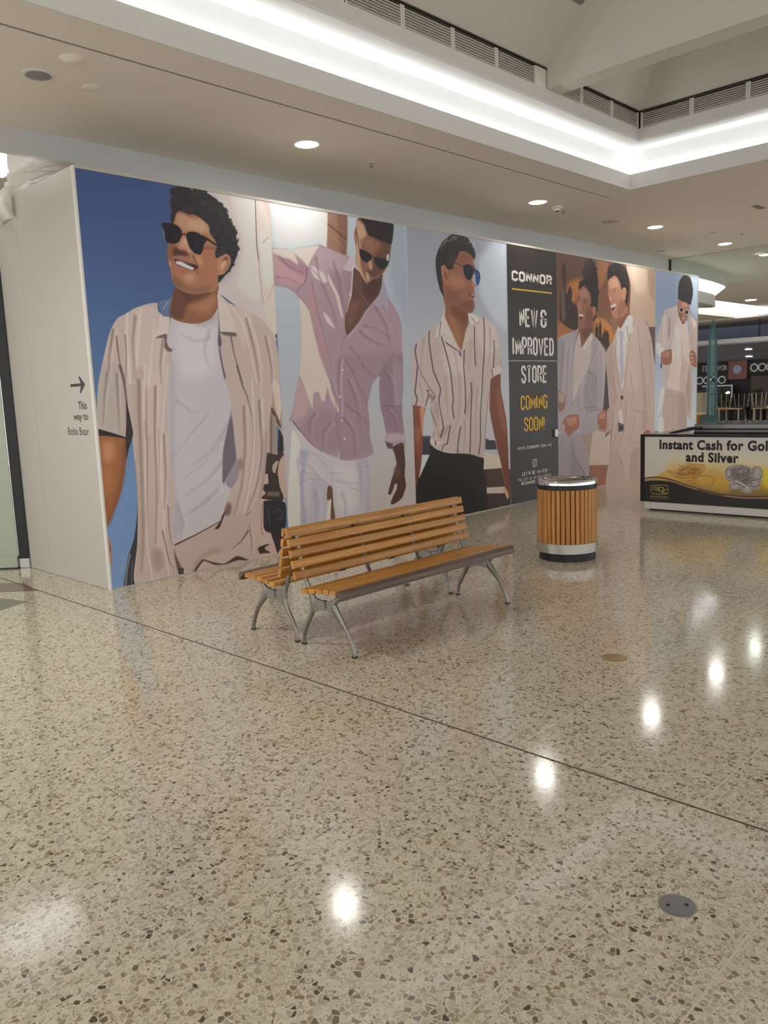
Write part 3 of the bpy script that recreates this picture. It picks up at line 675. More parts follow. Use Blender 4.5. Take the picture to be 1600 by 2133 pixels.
ART1="""
G 0 b5aaa4 900 aeaaab 1700 a6abb4 2500 a4adb8 3560 aab4c0
P c9d3dd 60 0.9 6 3563 716 3620 691 3246 278 3125 -4 3098
P 8f9aa8 50 0.6 1690 3599 2108 3594 2043 2342 1848 2563 1699 2890
P 8a6a59 0 1 747 3564 1048 3572 1011 3103 853 3130 714 3168
P d9cec0 8 0.95 658 3572 769 3577 730 3169 657 3162
P 6f5145 20 0.7 911 3575 1048 3572 1012 3114 926 3147
S 46332d 3 0.85 14 14 758 3415 896 3349 1022 3280
S a68572 6 0.6 14 14 766 3315 973 3193
P 9c8690 0 1 -30 3077 84 3097 186 3111 275 3086 344 3130 507 3163 632 3190 742 3170 854 3144 968 3118 1059 3107 1021 3031 1091 2953 1062 2740 1007 2579 944 2397 969 2259 1162 2404 1328 2584 1529 2769 1563 2935 1611 2774 1643 2709 1749 2604 1827 2483 1856 2394 1849 2109 1858 2053 1850 1718 1811 1426 1836 1136 1855 1072 1826 948 1643 1018 1624 968 1543 980 1500 1062 1523 1138 1484 1340 1443 1463 1437 1693 1448 1818 1334 1727 1280 1599 1243 1492 1262 1296 1255 1133 1310 942 1161 897 950 890 778 910 776 1022 740 939 582 989 372 1119 248 1248 139 1364 86 1375 133 1454 182 1601 249 1817 282 1945 296 1991 325 2295 323 2496 301 2625 271 2663 145 2719 -55 2749
C 000000 0 1 -30 3077 84 3097 186 3111 275 3086 344 3130 507 3163 632 3190 742 3170 854 3144 968 3118 1059 3107 1021 3031 1091 2953 1062 2740 1007 2579 944 2397 969 2259 1162 2404 1328 2584 1529 2769 1563 2935 1611 2774 1643 2709 1749 2604 1827 2483 1856 2394 1849 2109 1858 2053 1850 1718 1811 1426 1836 1136 1855 1072 1826 948 1643 1018 1624 968 1543 980 1500 1062 1523 1138 1484 1340 1443 1463 1437 1693 1448 1818 1334 1727 1280 1599 1243 1492 1262 1296 1255 1133 1310 942 1161 897 950 890 778 910 776 1022 740 939 582 989 372 1119 248 1248 139 1364 86 1375 133 1454 182 1601 249 1817 282 1945 296 1991 325 2295 323 2496 301 2625 271 2663 145 2719 -55 2749
P 8d7984 30 0.7 849 2047 1865 2053 1835 1493 1651 1164 1352 1510 1242 970 791 920 801 1529
P 8a7580 24 0.5 255 1348 560 1476 778 1384 770 1048 584 1020 323 1183
P 7f6a77 20 0.7 1461 1780 1632 1986 1848 2053 1834 1471 1834 1153 1538 1171 1471 1396
P a5949c 26 0.5 1681 1997 1842 1942 1827 1494 1669 1477
P b08c92 20 0.8 3 3022 216 2983 448 2903 343 2736 122 2752 0 2821
P 8f6d78 18 0.7 17 3043 270 3007 451 2943 417 2841 186 2922
P cfc1b8 8 0.85 -30 3077 199 3112 275 3076 331 2954 217 3003 78 3020
P d3c5ba 8 0.9 262 3085 357 3133 520 3161 631 3180 570 3094 496 3007 464 2945 388 3008
P b09aa0 24 0.6 630 3160 825 3138 1026 3104 958 2964 807 2869 613 2916 535 2990
P 8a747e 24 0.6 727 2945 942 2942 1075 2941 1047 2739 926 2470 855 2728
P d2c6c0 7 0.85 493 2967 668 2900 719 2822 661 2798 526 2859
P d2c6c0 7 0.85 724 2904 802 2797 880 2667 926 2459 896 2458 824 2684 746 2803
P d2c6c0 7 0.85 627 2509 722 2441 800 2329 690 2388
P c9bbb0 5 0.97 301 2620 371 2578 446 2491 488 2299 554 2054 603 1945 280 1945 325 2295
P c7b8ac 6 0.97 289 2043 557 2045 639 1842 714 1708 644 1709 593 1557 546 1579 517 1661 442 1643 418 1492 376 1564 310 1746 262 1846
P c9baae 6 0.9 613 1863 686 1709 760 1552 804 1456 774 1437 678 1596
n ffffff 4 0.012 5 14 300 1984 695 1842 649 1576 403 1564 289 1826
P a6838a 16 0.8 441 2803 544 2709 582 2456 649 2200 689 1944 589 1945 491 2351 413 2601
P b79499 14 0.7 249 1817 296 1747 376 1564 313 1426 153 1374 146 1453
S 6d5762 5 0.7 20 4 451 2943 414 2801 300 2704 282 2633
S 6d5762 5 0.7 10 4 492 2947 661 2808
S 6d5762 5 0.7 12 4 496 2807 557 2506 649 2200 717 1944
S 6d5762 5 0.7 10 4 873 2098 911 2226 972 2260
S 6d5762 5 0.7 14 4 995 2143 1110 2058 1196 1943
S 6d5762 5 0.7 14 4 1739 2107 1616 1994
S 5f4d59 4 0.75 9 5 846 2006 804 1789 803 1550 813 1383 780 1026
S 5f4d59 4 0.75 10 5 932 2006 1040 1859 1146 1646 1241 1471
S 5f4d59 4 0.75 12 5 873 1527 1042 1425 1173 1344 1228 1244
S 5f4d59 4 0.75 10 5 1165 1964 1280 1857 1401 1813
S 5f4d59 4 0.75 14 5 1448 1818 1533 1921 1634 2008
S 5f4d59 4 0.75 10 5 1460 1484 1636 1467 1817 1460
S b9a9ad 6 0.5 30 30 889 2006 850 1736 857 1507 835 1382
P c4b8bc 1 0.9 896 1890 888 1877 871 1877 862 1888 868 1901 885 1904 896 1894
P c4b8bc 1 0.9 837 1601 829 1589 812 1589 803 1600 810 1613 826 1616 837 1605
P c4b8bc 1 0.9 852 1339 843 1327 827 1327 818 1338 824 1351 841 1353 852 1343
P c4b8bc 1 0.9 880 1136 871 1124 854 1124 845 1136 852 1149 868 1151 879 1140
S 6e5a63 3 0.8 10 10 1528 1138 1508 1061 1560 984
P b5a3aa 8 0.6 1536 1137 1700 1150 1840 1107 1845 1049 1645 1052 1532 1059
P 493a40 6 0.8 1508 1061 1643 1018 1624 968 1543 980
S 8f7c84 4 0.6 12 12 464 2945 527 3060 630 3160
S 6b5663 10.8 0.45 36 10.8 569 3074 609 2855 733 2617 831 2361
S b7a3ab 10.8 0.315 28.8 7.2 627 3081 668 2861 794 2623 893 2365
S 6b5663 10.2 0.45 34 10.2 818 3035 891 2834 918 2575
S b7a3ab 10.2 0.315 27.2 6.8 875 3042 949 2840 977 2580
S 6b5663 12 0.45 40 12 1157 2318 1337 2213 1608 2151
S b7a3ab 12 0.315 32 8 1229 2322 1412 2217 1685 2154
S 6b5663 12 0.45 40 12 1424 2599 1588 2385 1655 2107
S b7a3ab 12 0.315 32 8 1498 2605 1665 2390 1733 2110
S 6b5663 9 0.45 30 9 1222 2374 1457 2348 1695 2220
S b7a3ab 9 0.315 24 6 1276 2378 1513 2352 1753 2223
S 6b5663 9 0.45 30 9 691 1791 759 1531 760 1112
S b7a3ab 9 0.315 24 6 742 1792 810 1531 812 1111
S 6b5663 10.2 0.45 34 10.2 948 1787 1052 1574 1118 1196
S b7a3ab 10.2 0.315 27.2 6.8 1007 1788 1112 1574 1180 1194
S 6b5663 10.2 0.45 34 10.2 863 1370 999 1203 1011 923
S b7a3ab 10.2 0.315 27.2 6.8 922 1369 1060 1202 1072 920
S 6b5663 10.2 0.45 34 10.2 661 1327 542 1210 530 1045
S b7a3ab 10.2 0.315 27.2 6.8 718 1327 598 1209 587 1043
S 6b5663 10.2 0.45 34 10.2 1531 1888 1650 1722 1669 1477
S b7a3ab 10.2 0.315 27.2 6.8 1596 1890 1716 1723 1736 1477
S 6b5663 9 0.45 30 9 1537 1437 1661 1343 1718 1171
S b7a3ab 9 0.315 24 6 1595 1437 1720 1342 1778 1170
S 6b5663 9.6 0.45 32 9.6 448 1440 359 1323 363 1180
S b7a3ab 9.6 0.315 25.6 6.4 500 1440 411 1322 414 1179
S 6b5663 9 0.45 30 9 66 3028 212 2924 367 2897
S b7a3ab 9 0.315 24 6 111 3034 257 2930 414 2903
S 6b5663 7.2 0.45 24 7.2 25 2813 178 2814 357 2757
S b7a3ab 7.2 0.315 19.2 4.8 60 2817 214 2819 395 2762
U
P 5d3f37 0 1 1116 2997 1256 2934 1564 2957 1560 2847 1512 2746 1394 2641 1295 2555 1162 2404 972 2260 942 2365 967 2524 1059 2687 1091 2848
P 7a5446 26 0.6 975 2546 1086 2636 1209 2664 1121 2478 992 2335
P 3f2a27 26 0.7 1252 2859 1554 2923 1479 2733 1316 2648
S a98a70 1 0.8 4 4 1114 2849 1184 2748 1300 2636 1345 2601
P 7b5747 0 1 1172 3421 1217 3531 1385 3541 1751 3519 1722 3309 1690 3175 1642 3039 1564 2957 1489 2908 1393 2879 1311 2825 1254 2891 1183 2992 1150 3063 1167 3212 1145 3293 1149 3367
P b8947b 6 0.9 1184 3496 1289 3477 1345 3377 1262 3284 1222 3133 1230 3006 1312 2836 1254 2891 1169 3001 1158 3127 1180 3297
P 5a3d34 20 0.8 1435 3334 1706 3308 1678 3108 1540 2955 1379 2911 1354 3016 1456 3154
P 8d6350 22 0.8 1216 3280 1373 3338 1560 3293 1506 3201 1364 3188
P 9b6c58 2 1 1144 3376 1186 3397 1197 3340 1186 3287 1154 3294
P 6b4538 3 0.8 1154 3367 1180 3375 1173 3317
P 2b2628 3 1 1236 3546 1448 3548 1769 3549 1771 3424 1730 3299 1593 3318 1452 3346 1374 3359 1332 3418 1319 3470 1268 3506
n ffffff 3 0.018 9 9 1262 3536 1768 3543 1724 3331 1376 3381
S 5a4440 6 0.6 16 16 1267 3495 1303 3457 1345 3377
P 241f24 0 1 1219 3201 1317 3184 1409 3150 1393 3100 1334 3066 1265 3078 1219 3132
P 2a2428 0 1 1447 3137 1566 3131 1682 3120 1656 3057 1567 3009 1489 3033 1444 3088
S 2a2322 0 1 9 9 1180 3433 1196 3319 1218 3185
S 4a3a35 1 0.7 5 5 1204 3331 1260 3242 1333 3185
S 2a2322 0 1 8 8 1731 3310 1696 3197 1675 3108
S 3a2d2b 0 1 8 8 1400 3138 1451 3126
P e4ddd6 2 0.9 1649 3171 1686 3188 1671 3119 1646 3111
P b78d74 6 0.9 1355 3081 1398 3095 1414 3021 1391 2987 1346 3016
S 3e2824 4 0.9 10 10 1305 2970 1381 2954 1458 2916
P caa58c 6 0.7 1305 2970 1342 2940 1362 2888 1321 2853 1301 2905
P b5a8b0 0 1 1059 3107 1154 3126 1114 2976 1083 2946 1001 2948 937 2962 991 3029
S 6e5b66 2 0.7 6 6 1058 3105 1015 3051 941 2967
S 7a6770 3 0.8 8 8 937 2960 1016 2945 1083 2946
P 9c93a2 0 1 1563 2935 1613 2818 1640 2709 1621 2531 1537 2616 1471 2590 1409 2620 1495 2723 1549 2836
S 6a5a68 3 0.8 8 8 1537 2616 1590 2563 1618 2525
S c9bfc6 5 0.7 16 16 1118 3039 1084 2847 1060 2698 973 2503
P e0d8d6 1 1 1033 2707 1055 2721 1060 2698 1041 2686
S b8a9b1 6 0.6 18 18 1295 2550 1162 2404 986 2249
P 4d332e 0 1 1625 991 1802 1029 1825 925 1834 786 1815 638 1834 520 1814 464 1762 377 1672 330 1579 311 1556 338 1592 397 1663 481 1677 550 1637 547 1590 466 1553 430 1518 448 1543 517 1584 603 1661 744 1681 799 1654 904
P 6b4a42 18 0.6 1628 736 1729 761 1755 632 1654 608
P b7b0b4 0 1 135 1305 235 1249 372 1119 582 989 740 939 778 910 950 890 1161 894 1252 919 1244 749 1208 264 1156 -473 634 -374 662 272 635 627 575 633 591 494 534 268 493 -347 -22 -249 17 563 87 1079
C 000000 0 1 135 1305 235 1249 372 1119 582 989 740 939 778 910 950 890 1161 894 1252 919 1244 749 1208 264 1156 -473 634 -374 662 272 635 627 575 633 591 494 534 268 493 -347 -22 -249 17 563 87 1079
P d3c7bd 6 0.9 134 1285 224 1099 149 953 192 644 154 290 127 -278 -22 -249 17 563 87 1079
P 9295a8 14 0.75 208 1060 340 1039 276 891 232 640 260 285 220 -295 127 -278 177 338 186 747 230 896
P a3a1b0 24 0.6 345 731 563 708 565 518 519 249 493 -347 246 -300 297 426
P 9c9aa9 30 0.7 1008 880 1249 881 1168 -476 1048 -453 1117 431 1088 709
P c9c2c2 40 0.6 700 853 1003 794 975 339 712 372
S 83839a 10.8 0.4 36 10.8 175 951 329 887 456 761
S d3cccb 10.8 0.28 28.8 7.2 231 948 387 884 515 757
S 83839a 9 0.4 30 9 220 846 377 800 561 677
S d3cccb 9 0.28 24 6 267 843 426 797 612 674
S 83839a 10.2 0.4 34 10.2 704 694 875 644 1144 616
S d3cccb 10.2 0.28 27.2 6.8 762 690 935 640 1206 611
S 83839a 13.2 0.4 44 13.2 782 557 830 401 784 146
S d3cccb 13.2 0.28 35.2 8.8 858 551 908 393 862 137
S 83839a 13.2 0.4 44 13.2 392 622 405 412 356 103
S d3cccb 13.2 0.28 35.2 8.8 464 616 477 405 428 94
S 83839a 12 0.4 40 12 1065 820 1078 546 1043 219
S d3cccb 12 0.28 32 8 1138 816 1151 540 1116 211
S 7f7f92 4 0.6 9 4 340 1039 470 967 572 844 652 773
S 7f7f92 4 0.6 9 4 184 717 319 744 481 727 628 628
S 7f7f92 4 0.6 9 4 654 794 628 628
S 7f7f92 4 0.6 9 4 872 601 1107 520
S 7f7f92 4 0.6 9 4 652 773 824 762
S 7f7f92 4 0.6 9 4 1156 812 1230 762
U
P 65463a 3 1 580 643 642 616 647 434 665 271 663 -380 549 -358 591 281 618 470 556 498
P d9cdb9 4 1 590 473 617 491 590 260 549 -358 493 -347 531 268
S 4a3833 3 0.9 12 5 139 1364 248 1248 372 1119 528 1014
"""
ART2="""
G 0 b4b2b6 1200 b2b2b8 2300 a4a9b4 3100 9599a5 3560 8f939f
P b9c2d2 45 0.8 1542 3515 1972 3540 1970 2952 1969 2400 1659 2527 1368 2826 1355 3262
P 8d929e 40 0.6 1294 3558 1694 3557 1386 3308
p 38343e 2 1 157 1084 313 1074 308 841 142 857
p 3b3740 2 1 1423 975 1511 941 1589 940 1633 930 1671 805 1412 824
p 4d4954 4 0.7 170 1083 306 1076 305 1042 162 1051
p a9adb9 0 1 1407 824 1679 803 1724 710 1391 784
p b8bcc7 0 1 140 857 308 843 291 489 58 513
p cbbbaa 0 1 1368 793 1521 765 1732 710 1782 543 1560 554 1360 561
p 4a362f 0 1 1344 563 1560 552 1782 545 1977 505 1954 -277 1317 -186
p 3f2f2a 10 1 1394 240 1967 174 1951 -376 1253 -271
p cbb1a2 0 1 1412 314 1842 281 1872 190 1739 199 1406 234
P 7a4837 0 1 -18 1480 233 1438 188 1304 162 1102 142 857 106 697 68 581 50 471 22 173 -10 178 -9 691 -8 1197
P c08d6d 10 0.9 130 1425 233 1433 180 1271 160 1102 138 1138 136 1290
P 5a3327 22 0.7 -21 946 61 812 55 565 12 347 -3 690
P 9a6248 24 0.7 30 1194 118 1189 110 1038 46 1025
P 71422f 0 1 1563 1756 1776 1818 1782 1613 1842 1395 1893 1223 1915 1041 1927 752 1945 157 1901 172 1855 265 1767 573 1665 848 1569 1164 1523 1352 1543 1618
P 8f5a45 22 0.7 1692 1661 1771 1566 1854 1281 1894 994 1800 1095 1698 1382
S d3a288 2 0.8 7 7 1537 1221 1622 983 1738 662 1839 286
P d09a7e 0 1 1830 268 1886 223 1930 135 1886 101 1839 179 1805 241
P 252120 0 1 301 965 417 900 577 852 714 828 1070 798 1365 721 1363 563 1399 466 1424 227 1398 -293 -23 -80 33 516 95 604 212 756 289 862
P b5a59f 0 1 649 2604 577 2488 475 2425 342 2355 211 2277 119 2218 41 2151 -3 2061 -13 1938 -4 1942 -9 1695 -8 1480 118 1450 233 1432 303 1545 304 1520 341 1468 328 1383 364 1176 353 1090 302 1050 299 982 417 908 577 850 1070 793 1366 723 1401 932 1470 1298 1554 1710 1574 1756 1681 1800 1800 1827 1827 1855 1819 1938 1813 1888 1798 2027 1788 2211 1731 2375 1672 2473 1477 2556 1300 2567 1120 2595 920 2371
C 000000 0 1 649 2604 577 2488 475 2425 342 2355 211 2277 119 2218 41 2151 -3 2061 -13 1938 -4 1942 -9 1695 -8 1480 118 1450 233 1432 303 1545 304 1520 341 1468 328 1383 364 1176 353 1090 302 1050 299 982 417 908 577 850 1070 793 1366 723 1401 932 1470 1298 1554 1710 1574 1756 1681 1800 1800 1827 1827 1855 1819 1938 1813 1888 1798 2027 1788 2211 1731 2375 1672 2473 1477 2556 1300 2567 1120 2595 920 2371
P c6b8b3 30 0.7 655 2575 777 2281 935 2067 1038 1819 621 1823 584 2192 470 2308
P c6bab6 40 0.6 1126 2586 1657 2464 1773 2211 1488 2026 1274 2292
P a3928c 24 0.6 141 1892 322 1663 364 1467 351 1176 491 1342 384 1602
P a08e88 18 0.6 1022 1408 1197 1805 1173 1564 1016 1265
P 9a8781 14 0.7 426 1086 592 1180 716 1200 643 1107 531 1044
P c9bcb6 8 0.8 318 1041 422 1008 529 983 420 956 315 989
P 8a756e 7 0.9 256 1648 306 1604 408 1551 367 1518 303 1545
S 3b2c2b 3 0.9 14 14 262 1639 307 1621
S 3f302f 3 0.9 16 16 298 1588 269 1521 231 1446
S 292a33 1.5 0.95 17 17 348 2347 333 2230 360 2063 402 1853 421 1831 519 1659 516 1599 488 1514 518 1340 557 1165 491 1038
S 8d8a92 1 0.7 5 5 368 2347 353 2230 380 2063 422 1853 441 1831 539 1658 537 1598 509 1513 538 1339 578 1164 511 1037
S 292a33 1.5 0.95 17 17 106 2193 79 2111 96 1996 113 1938 112 1941 81 1760 49 1619 85 1543 56 1461
S 8d8a92 1 0.7 5 5 125 2193 98 2111 115 1996 132 1938 131 1941 100 1759 68 1619 104 1543 75 1460
S 292a33 1 0.9 9 9 124 1938 175 1827 224 1774 321 1655 421 1559 339 1485 332 1383 382 1278 433 1185
S 292a33 1.5 0.95 17 17 568 2285 659 2065 731 1850 751 1680 766 1505 746 1401 775 1263
S 8d8a92 1 0.7 5 5 588 2286 679 2066 752 1850 772 1680 787 1504 767 1400 796 1262
S 292a33 1 0.9 11 11 639 2223 799 2157 950 2098
S 292a33 1 0.8 6 6 651 2202 772 2157 943 2080
p 3a3335 1 1 901 2093 950 2085 934 2032
S 292a33 1.5 0.95 17 17 1015 2129 997 1936 993 1940 1016 1630 1011 1417 989 1315
S 8d8a92 1 0.7 5 5 1037 2129 1019 1936 1015 1940 1038 1630 1032 1416 1011 1314
S 292a33 1.5 0.95 17 17 1239 2424 1227 2203 1236 1980 1249 1927
S 8d8a92 1 0.7 5 5 1261 2424 1249 2203 1258 1980 1271 1927
S 292a33 1.5 0.95 17 17 1432 2553 1444 2385 1431 2116 1394 1845 1368 1622 1319 1305 1307 939 1261 767
S 8d8a92 1 0.7 5 5 1455 2554 1467 2386 1454 2116 1417 1845 1391 1622 1342 1304 1330 937 1284 765
S 292a33 1.5 0.95 17 17 1642 2264 1654 2164 1639 2026 1622 1898
S 8d8a92 1 0.7 5 5 1665 2264 1678 2164 1662 2027 1645 1898
S 292a33 1 1 14 14 1591 1884 1604 1829 1618 1783
S 292a33 1.5 0.95 17 17 1132 1717 1148 1583 1119 1314 1094 953 1077 801
S 8d8a92 1 0.7 5 5 1154 1717 1170 1582 1142 1313 1116 952 1099 800
S 292a33 1 0.9 8 8 1543 1637 1473 1390 1429 1116 1386 859
S 292a33 1.5 0.95 17 17 699 1183 655 1054 626 959
S 8d8a92 1 0.7 5 5 720 1182 676 1052 646 957
S 292a33 1 0.9 12 12 626 959 547 938 510 871
S 292a33 1.5 0.95 17 17 900 1163 838 944 823 822
S 8d8a92 1 0.7 5 5 922 1162 860 942 845 820
S 292a33 1 0.8 12 12 1798 2027 1812 1879
S 3b2c2b 5 0.9 22 22 396 1010 406 957
S 6b5751 3 0.7 9 9 375 1132 361 1055
S 8f7d77 3 0.6 10 10 1567 1884 1544 1664
P cdc1bc 8 0.6 1614 1884 1795 1920 1821 1855 1634 1792
S 8f7d77 10.2 0.5 34 10.2 774 2195 849 2023 869 1832
S d0c4bf 10.2 0.35 27.2 6.8 851 2199 928 2026 948 1833
S 8f7d77 9 0.5 30 9 248 2270 187 2062 189 1855
S d0c4bf 9 0.35 24 6 312 2273 250 2065 253 1856
S 8f7d77 9 0.5 30 9 1143 2289 1135 2069 1097 1847
S d0c4bf 9 0.35 24 6 1215 2293 1207 2072 1169 1849
S 8f7d77 9 0.5 30 9 1564 2434 1569 2163 1514 1890
S d0c4bf 9 0.35 24 6 1640 2439 1646 2166 1590 1892
S 8f7d77 10.2 0.5 34 10.2 620 1812 636 1552 651 1291
S d0c4bf 10.2 0.35 27.2 6.8 697 1813 713 1553 729 1290
S 8f7d77 10.8 0.5 36 10.8 898 1852 899 1545 859 1272 724 1067
S d0c4bf 10.8 0.35 28.8 7.2 982 1854 983 1545 944 1271 807 1064
S 8f7d77 10.2 0.5 34 10.2 1266 1670 1222 1309 1192 901
S d0c4bf 10.2 0.35 27.2 6.8 1349 1671 1306 1308 1275 897
S 8f7d77 8.4 0.5 28 8.4 444 1472 460 1257 427 1103
S d0c4bf 8.4 0.35 22.4 5.6 506 1473 522 1256 488 1102
S 8f7d77 9 0.5 30 9 986 1230 977 1006 941 829
S d0c4bf 9 0.35 24 6 1057 1229 1048 1004 1012 825
S 8f7d77 7.2 0.5 24 7.2 133 1734 189 1591 158 1474
S d0c4bf 7.2 0.35 19.2 4.8 183 1735 240 1592 208 1475
U
P 85573f 0 1 631 2784 668 2634 652 2524 779 2316 948 2115 1037 2322 1107 2463 1124 2590 1116 2681 936 2758
P 69412f 26 0.8 795 2683 1071 2627 1119 2586 1063 2418 925 2500 761 2537
P a06f52 26 0.7 709 2577 842 2514 958 2285 939 2154 806 2316
P 8b5c49 0 1 606 3115 681 3154 816 3165 901 3240 974 3330 1100 3351 1219 3293 1253 3236 1253 3184 1292 3135 1231 3061 1207 2999 1271 2951 1292 2935 1243 2914 1256 2863 1237 2827 1253 2811 1231 2766 1250 2723 1237 2643 1184 2597 1112 2594 1001 2633 795 2691 659 2676 631 2784
P a57059 30 0.8 784 3045 1031 3029 1083 2930 914 2885 778 2910
P 75493a 30 0.7 722 2873 911 2817 1015 2651 796 2700 661 2718
P 6b4238 22 0.8 961 2700 1162 2762 1240 2722 1230 2643 1156 2596 1015 2633
P 7a4c3c 22 0.7 959 3312 1100 3334 1211 3275 1181 3230 1039 3218 927 3208
P a97760 6 0.8 1214 2991 1278 2947 1240 2919 1191 2946
P 6a3a35 4 0.9 1116 2850 1187 2846 1248 2819 1221 2783 1149 2805
p d9cbc6 1 1 1179 2837 1229 2827 1214 2808
P a8726a 5 0.8 1135 2804 1221 2783 1234 2766 1162 2771
P 2b2526 2 1 506 3205 527 3256 563 3325 640 3415 749 3484 859 3529 955 3549 1038 3539 1107 3521 1176 3469 1224 3422 1286 3360 1291 3308 1256 3262 1205 3309 1100 3349 974 3337 915 3249 851 3185 834 3116 732 3104 680 3141 606 3115 618 2950 640 2772 574 2839 529 2960 504 3090
n ffffff 2 0.03 8 8 640 3415 859 3529 1107 3521 1217 3422 934 3369 690 3345
P 2b2526 2 0.9 960 3552 944 3536 917 3539 920 3557 947 3563
P 2b2526 2 0.9 1177 3498 1156 3481 1125 3482 1127 3502 1159 3510
P 2b2526 2 0.9 628 3359 612 3341 584 3346 585 3365 613 3375
P 2b2526 2 0.9 1231 3452 1216 3433 1183 3437 1186 3459 1215 3467
P 2b2526 2 0.9 945 3552 932 3536 906 3538 902 3556 932 3565
P 2b2526 2 0.9 935 3554 916 3537 889 3541 892 3557 918 3564
P 2b2526 2 0.9 810 3500 794 3484 767 3487 769 3505 795 3513
P 2b2526 2 0.9 677 3408 660 3392 632 3395 631 3413 663 3421
P 2b2526 2 0.9 1277 3405 1260 3388 1228 3392 1230 3408 1259 3418
P 2b2526 2 0.9 894 3539 874 3522 846 3524 844 3544 877 3550
P 2b2526 2 0.9 879 3536 869 3528 855 3528 854 3539 870 3543
P 2b2526 2 0.9 1262 3411 1249 3398 1225 3401 1229 3416 1251 3420
P 2b2526 2 0.9 778 3485 765 3475 746 3475 747 3487 766 3492
P 2b2526 2 0.9 994 3550 982 3534 955 3536 958 3555 985 3564
P 2b2526 2 0.9 681 3418 671 3405 647 3407 646 3422 672 3429
P 2b2526 2 0.9 1238 3431 1228 3420 1210 3422 1213 3434 1229 3440
P 2b2526 2 0.9 1149 3516 1129 3499 1099 3503 1102 3520 1132 3527
P 2b2526 2 0.9 904 3546 891 3534 866 3534 867 3550 894 3559
P 2b2526 2 0.9 1183 3486 1169 3469 1142 3473 1145 3490 1172 3499
P 2b2526 2 0.9 851 3521 836 3506 806 3507 808 3524 836 3530
P 2b2526 2 0.9 1004 3551 984 3533 953 3536 957 3556 987 3562
P 2b2526 2 0.9 884 3535 866 3520 835 3520 835 3539 868 3548
P 2b2526 2 0.9 741 3462 727 3448 704 3452 702 3465 728 3473
P 2b2526 2 0.9 1272 3402 1259 3390 1237 3391 1237 3405 1260 3410
P 2b2526 2 0.9 1022 3550 1004 3536 979 3537 982 3553 1007 3559
P 2b2526 2 0.9 1154 3507 1141 3494 1115 3493 1112 3512 1142 3518
S 55494a 3 0.5 9 3 1029 3534 1011 3526 991 3526 981 3535
S 55494a 3 0.5 9 3 648 3351 638 3336 615 3328 595 3331
S 55494a 3 0.5 9 3 1151 3453 1153 3468 1172 3479 1193 3480
S 55494a 3 0.5 9 3 622 3342 612 3333 598 3331 587 3335
S 55494a 3 0.5 9 3 883 3553 904 3561 925 3558 934 3548
S 55494a 3 0.5 9 3 807 3510 824 3516 840 3512 845 3503
S 55494a 3 0.5 9 3 979 3535 985 3547 1004 3555 1021 3553
S 55494a 3 0.5 9 3 1108 3510 1092 3498 1069 3495 1054 3502
S 55494a 3 0.5 9 3 1154 3445 1142 3457 1149 3472 1168 3480
S 55494a 3 0.5 9 3 1170 3444 1148 3448 1141 3460 1149 3472
S 55494a 3 0.5 9 3 1035 3543 1027 3528 1005 3519 985 3521
S 55494a 3 0.5 9 3 882 3551 896 3560 914 3561 924 3554
S 55494a 3 0.5 9 3 855 3501 841 3486 817 3481 799 3486
S 55494a 3 0.5 9 3 1175 3476 1180 3464 1169 3451 1150 3446
S 55494a 3 0.5 9 3 1149 3455 1150 3466 1164 3475 1180 3476
S 55494a 3 0.5 9 3 819 3490 801 3490 792 3498 794 3508
S 55494a 3 0.5 9 3 1064 3521 1082 3530 1103 3530 1113 3522
S 55494a 3 0.5 9 3 623 3329 599 3330 586 3342 591 3356
S 55494a 3 0.5 9 3 1180 3453 1165 3451 1154 3455 1153 3463
S 55494a 3 0.5 9 3 591 3331 583 3339 587 3349 599 3355
S 55494a 3 0.5 9 3 983 3517 970 3529 977 3544 995 3553
S 55494a 3 0.5 9 3 1259 3403 1259 3393 1247 3385 1232 3383
S 55494a 3 0.5 9 3 1205 3461 1194 3451 1175 3447 1161 3451
S 55494a 3 0.5 9 3 1017 3544 1020 3536 1013 3528 1000 3525
S 55494a 3 0.5 9 3 709 3458 729 3467 752 3465 762 3455
S 55494a 3 0.5 9 3 836 3520 853 3512 852 3496 837 3485
S 55494a 3 0.5 9 3 1264 3406 1261 3392 1242 3380 1221 3379
S 55494a 3 0.5 9 3 752 3445 740 3438 726 3438 719 3444
S 55494a 3 0.5 9 3 747 3458 748 3443 730 3431 709 3428
S 55494a 3 0.5 9 3 707 3464 727 3459 732 3446 722 3434
P 4b3530 24 0.6 738 3225 918 3308 843 3167 733 3125
S c4c4cb 2 0.75 8 8 618 3371 666 3392 693 3420
S c4c4cb 2 0.75 8 8 680 3419 724 3439 748 3467
S c4c4cb 2 0.75 8 8 760 3435 806 3456 830 3484
S c4c4cb 2 0.75 8 8 830 3492 882 3501 913 3518
S c4c4cb 2 0.75 8 8 722 3473 719 3471 695 3478
S c4c4cb 2 0.75 8 8 856 3462 902 3478 926 3502
S c4c4cb 2 0.75 8 8 610 3338 607 3345 585 3360
S c4c4cb 2 0.75 8 8 1247 3468 1272 3452 1275 3445
S c4c4cb 2 0.75 8 8 1149 3509 1171 3514 1171 3528
S c4c4cb 2 0.75 8 8 1245 3416 1278 3414 1289 3420
P a06b56 2 1 600 3114 634 3143 680 3146 731 3083 747 2984 737 2916 696 2905 658 2952 622 3025
P 6b4034 8 0.8 658 3086 703 3056 726 2974 686 2979 662 3036
S b98670 3 0.7 9 9 616 3041 612 3099 653 3135
P 1f222c 0 1 1037 3171 1144 3201 1214 3181 1237 3131 1232 3079 1175 3005 1104 3013 1047 3073
P 2c4a7e 0 1 1278 3134 1329 3142 1371 3098 1385 3042 1351 2965 1307 2943 1287 3004
S 16233c 1 0.9 9 9 1285 3135 1364 3115 1385 3042
S 1b2a45 1 0.9 8 8 1289 3044 1384 3042
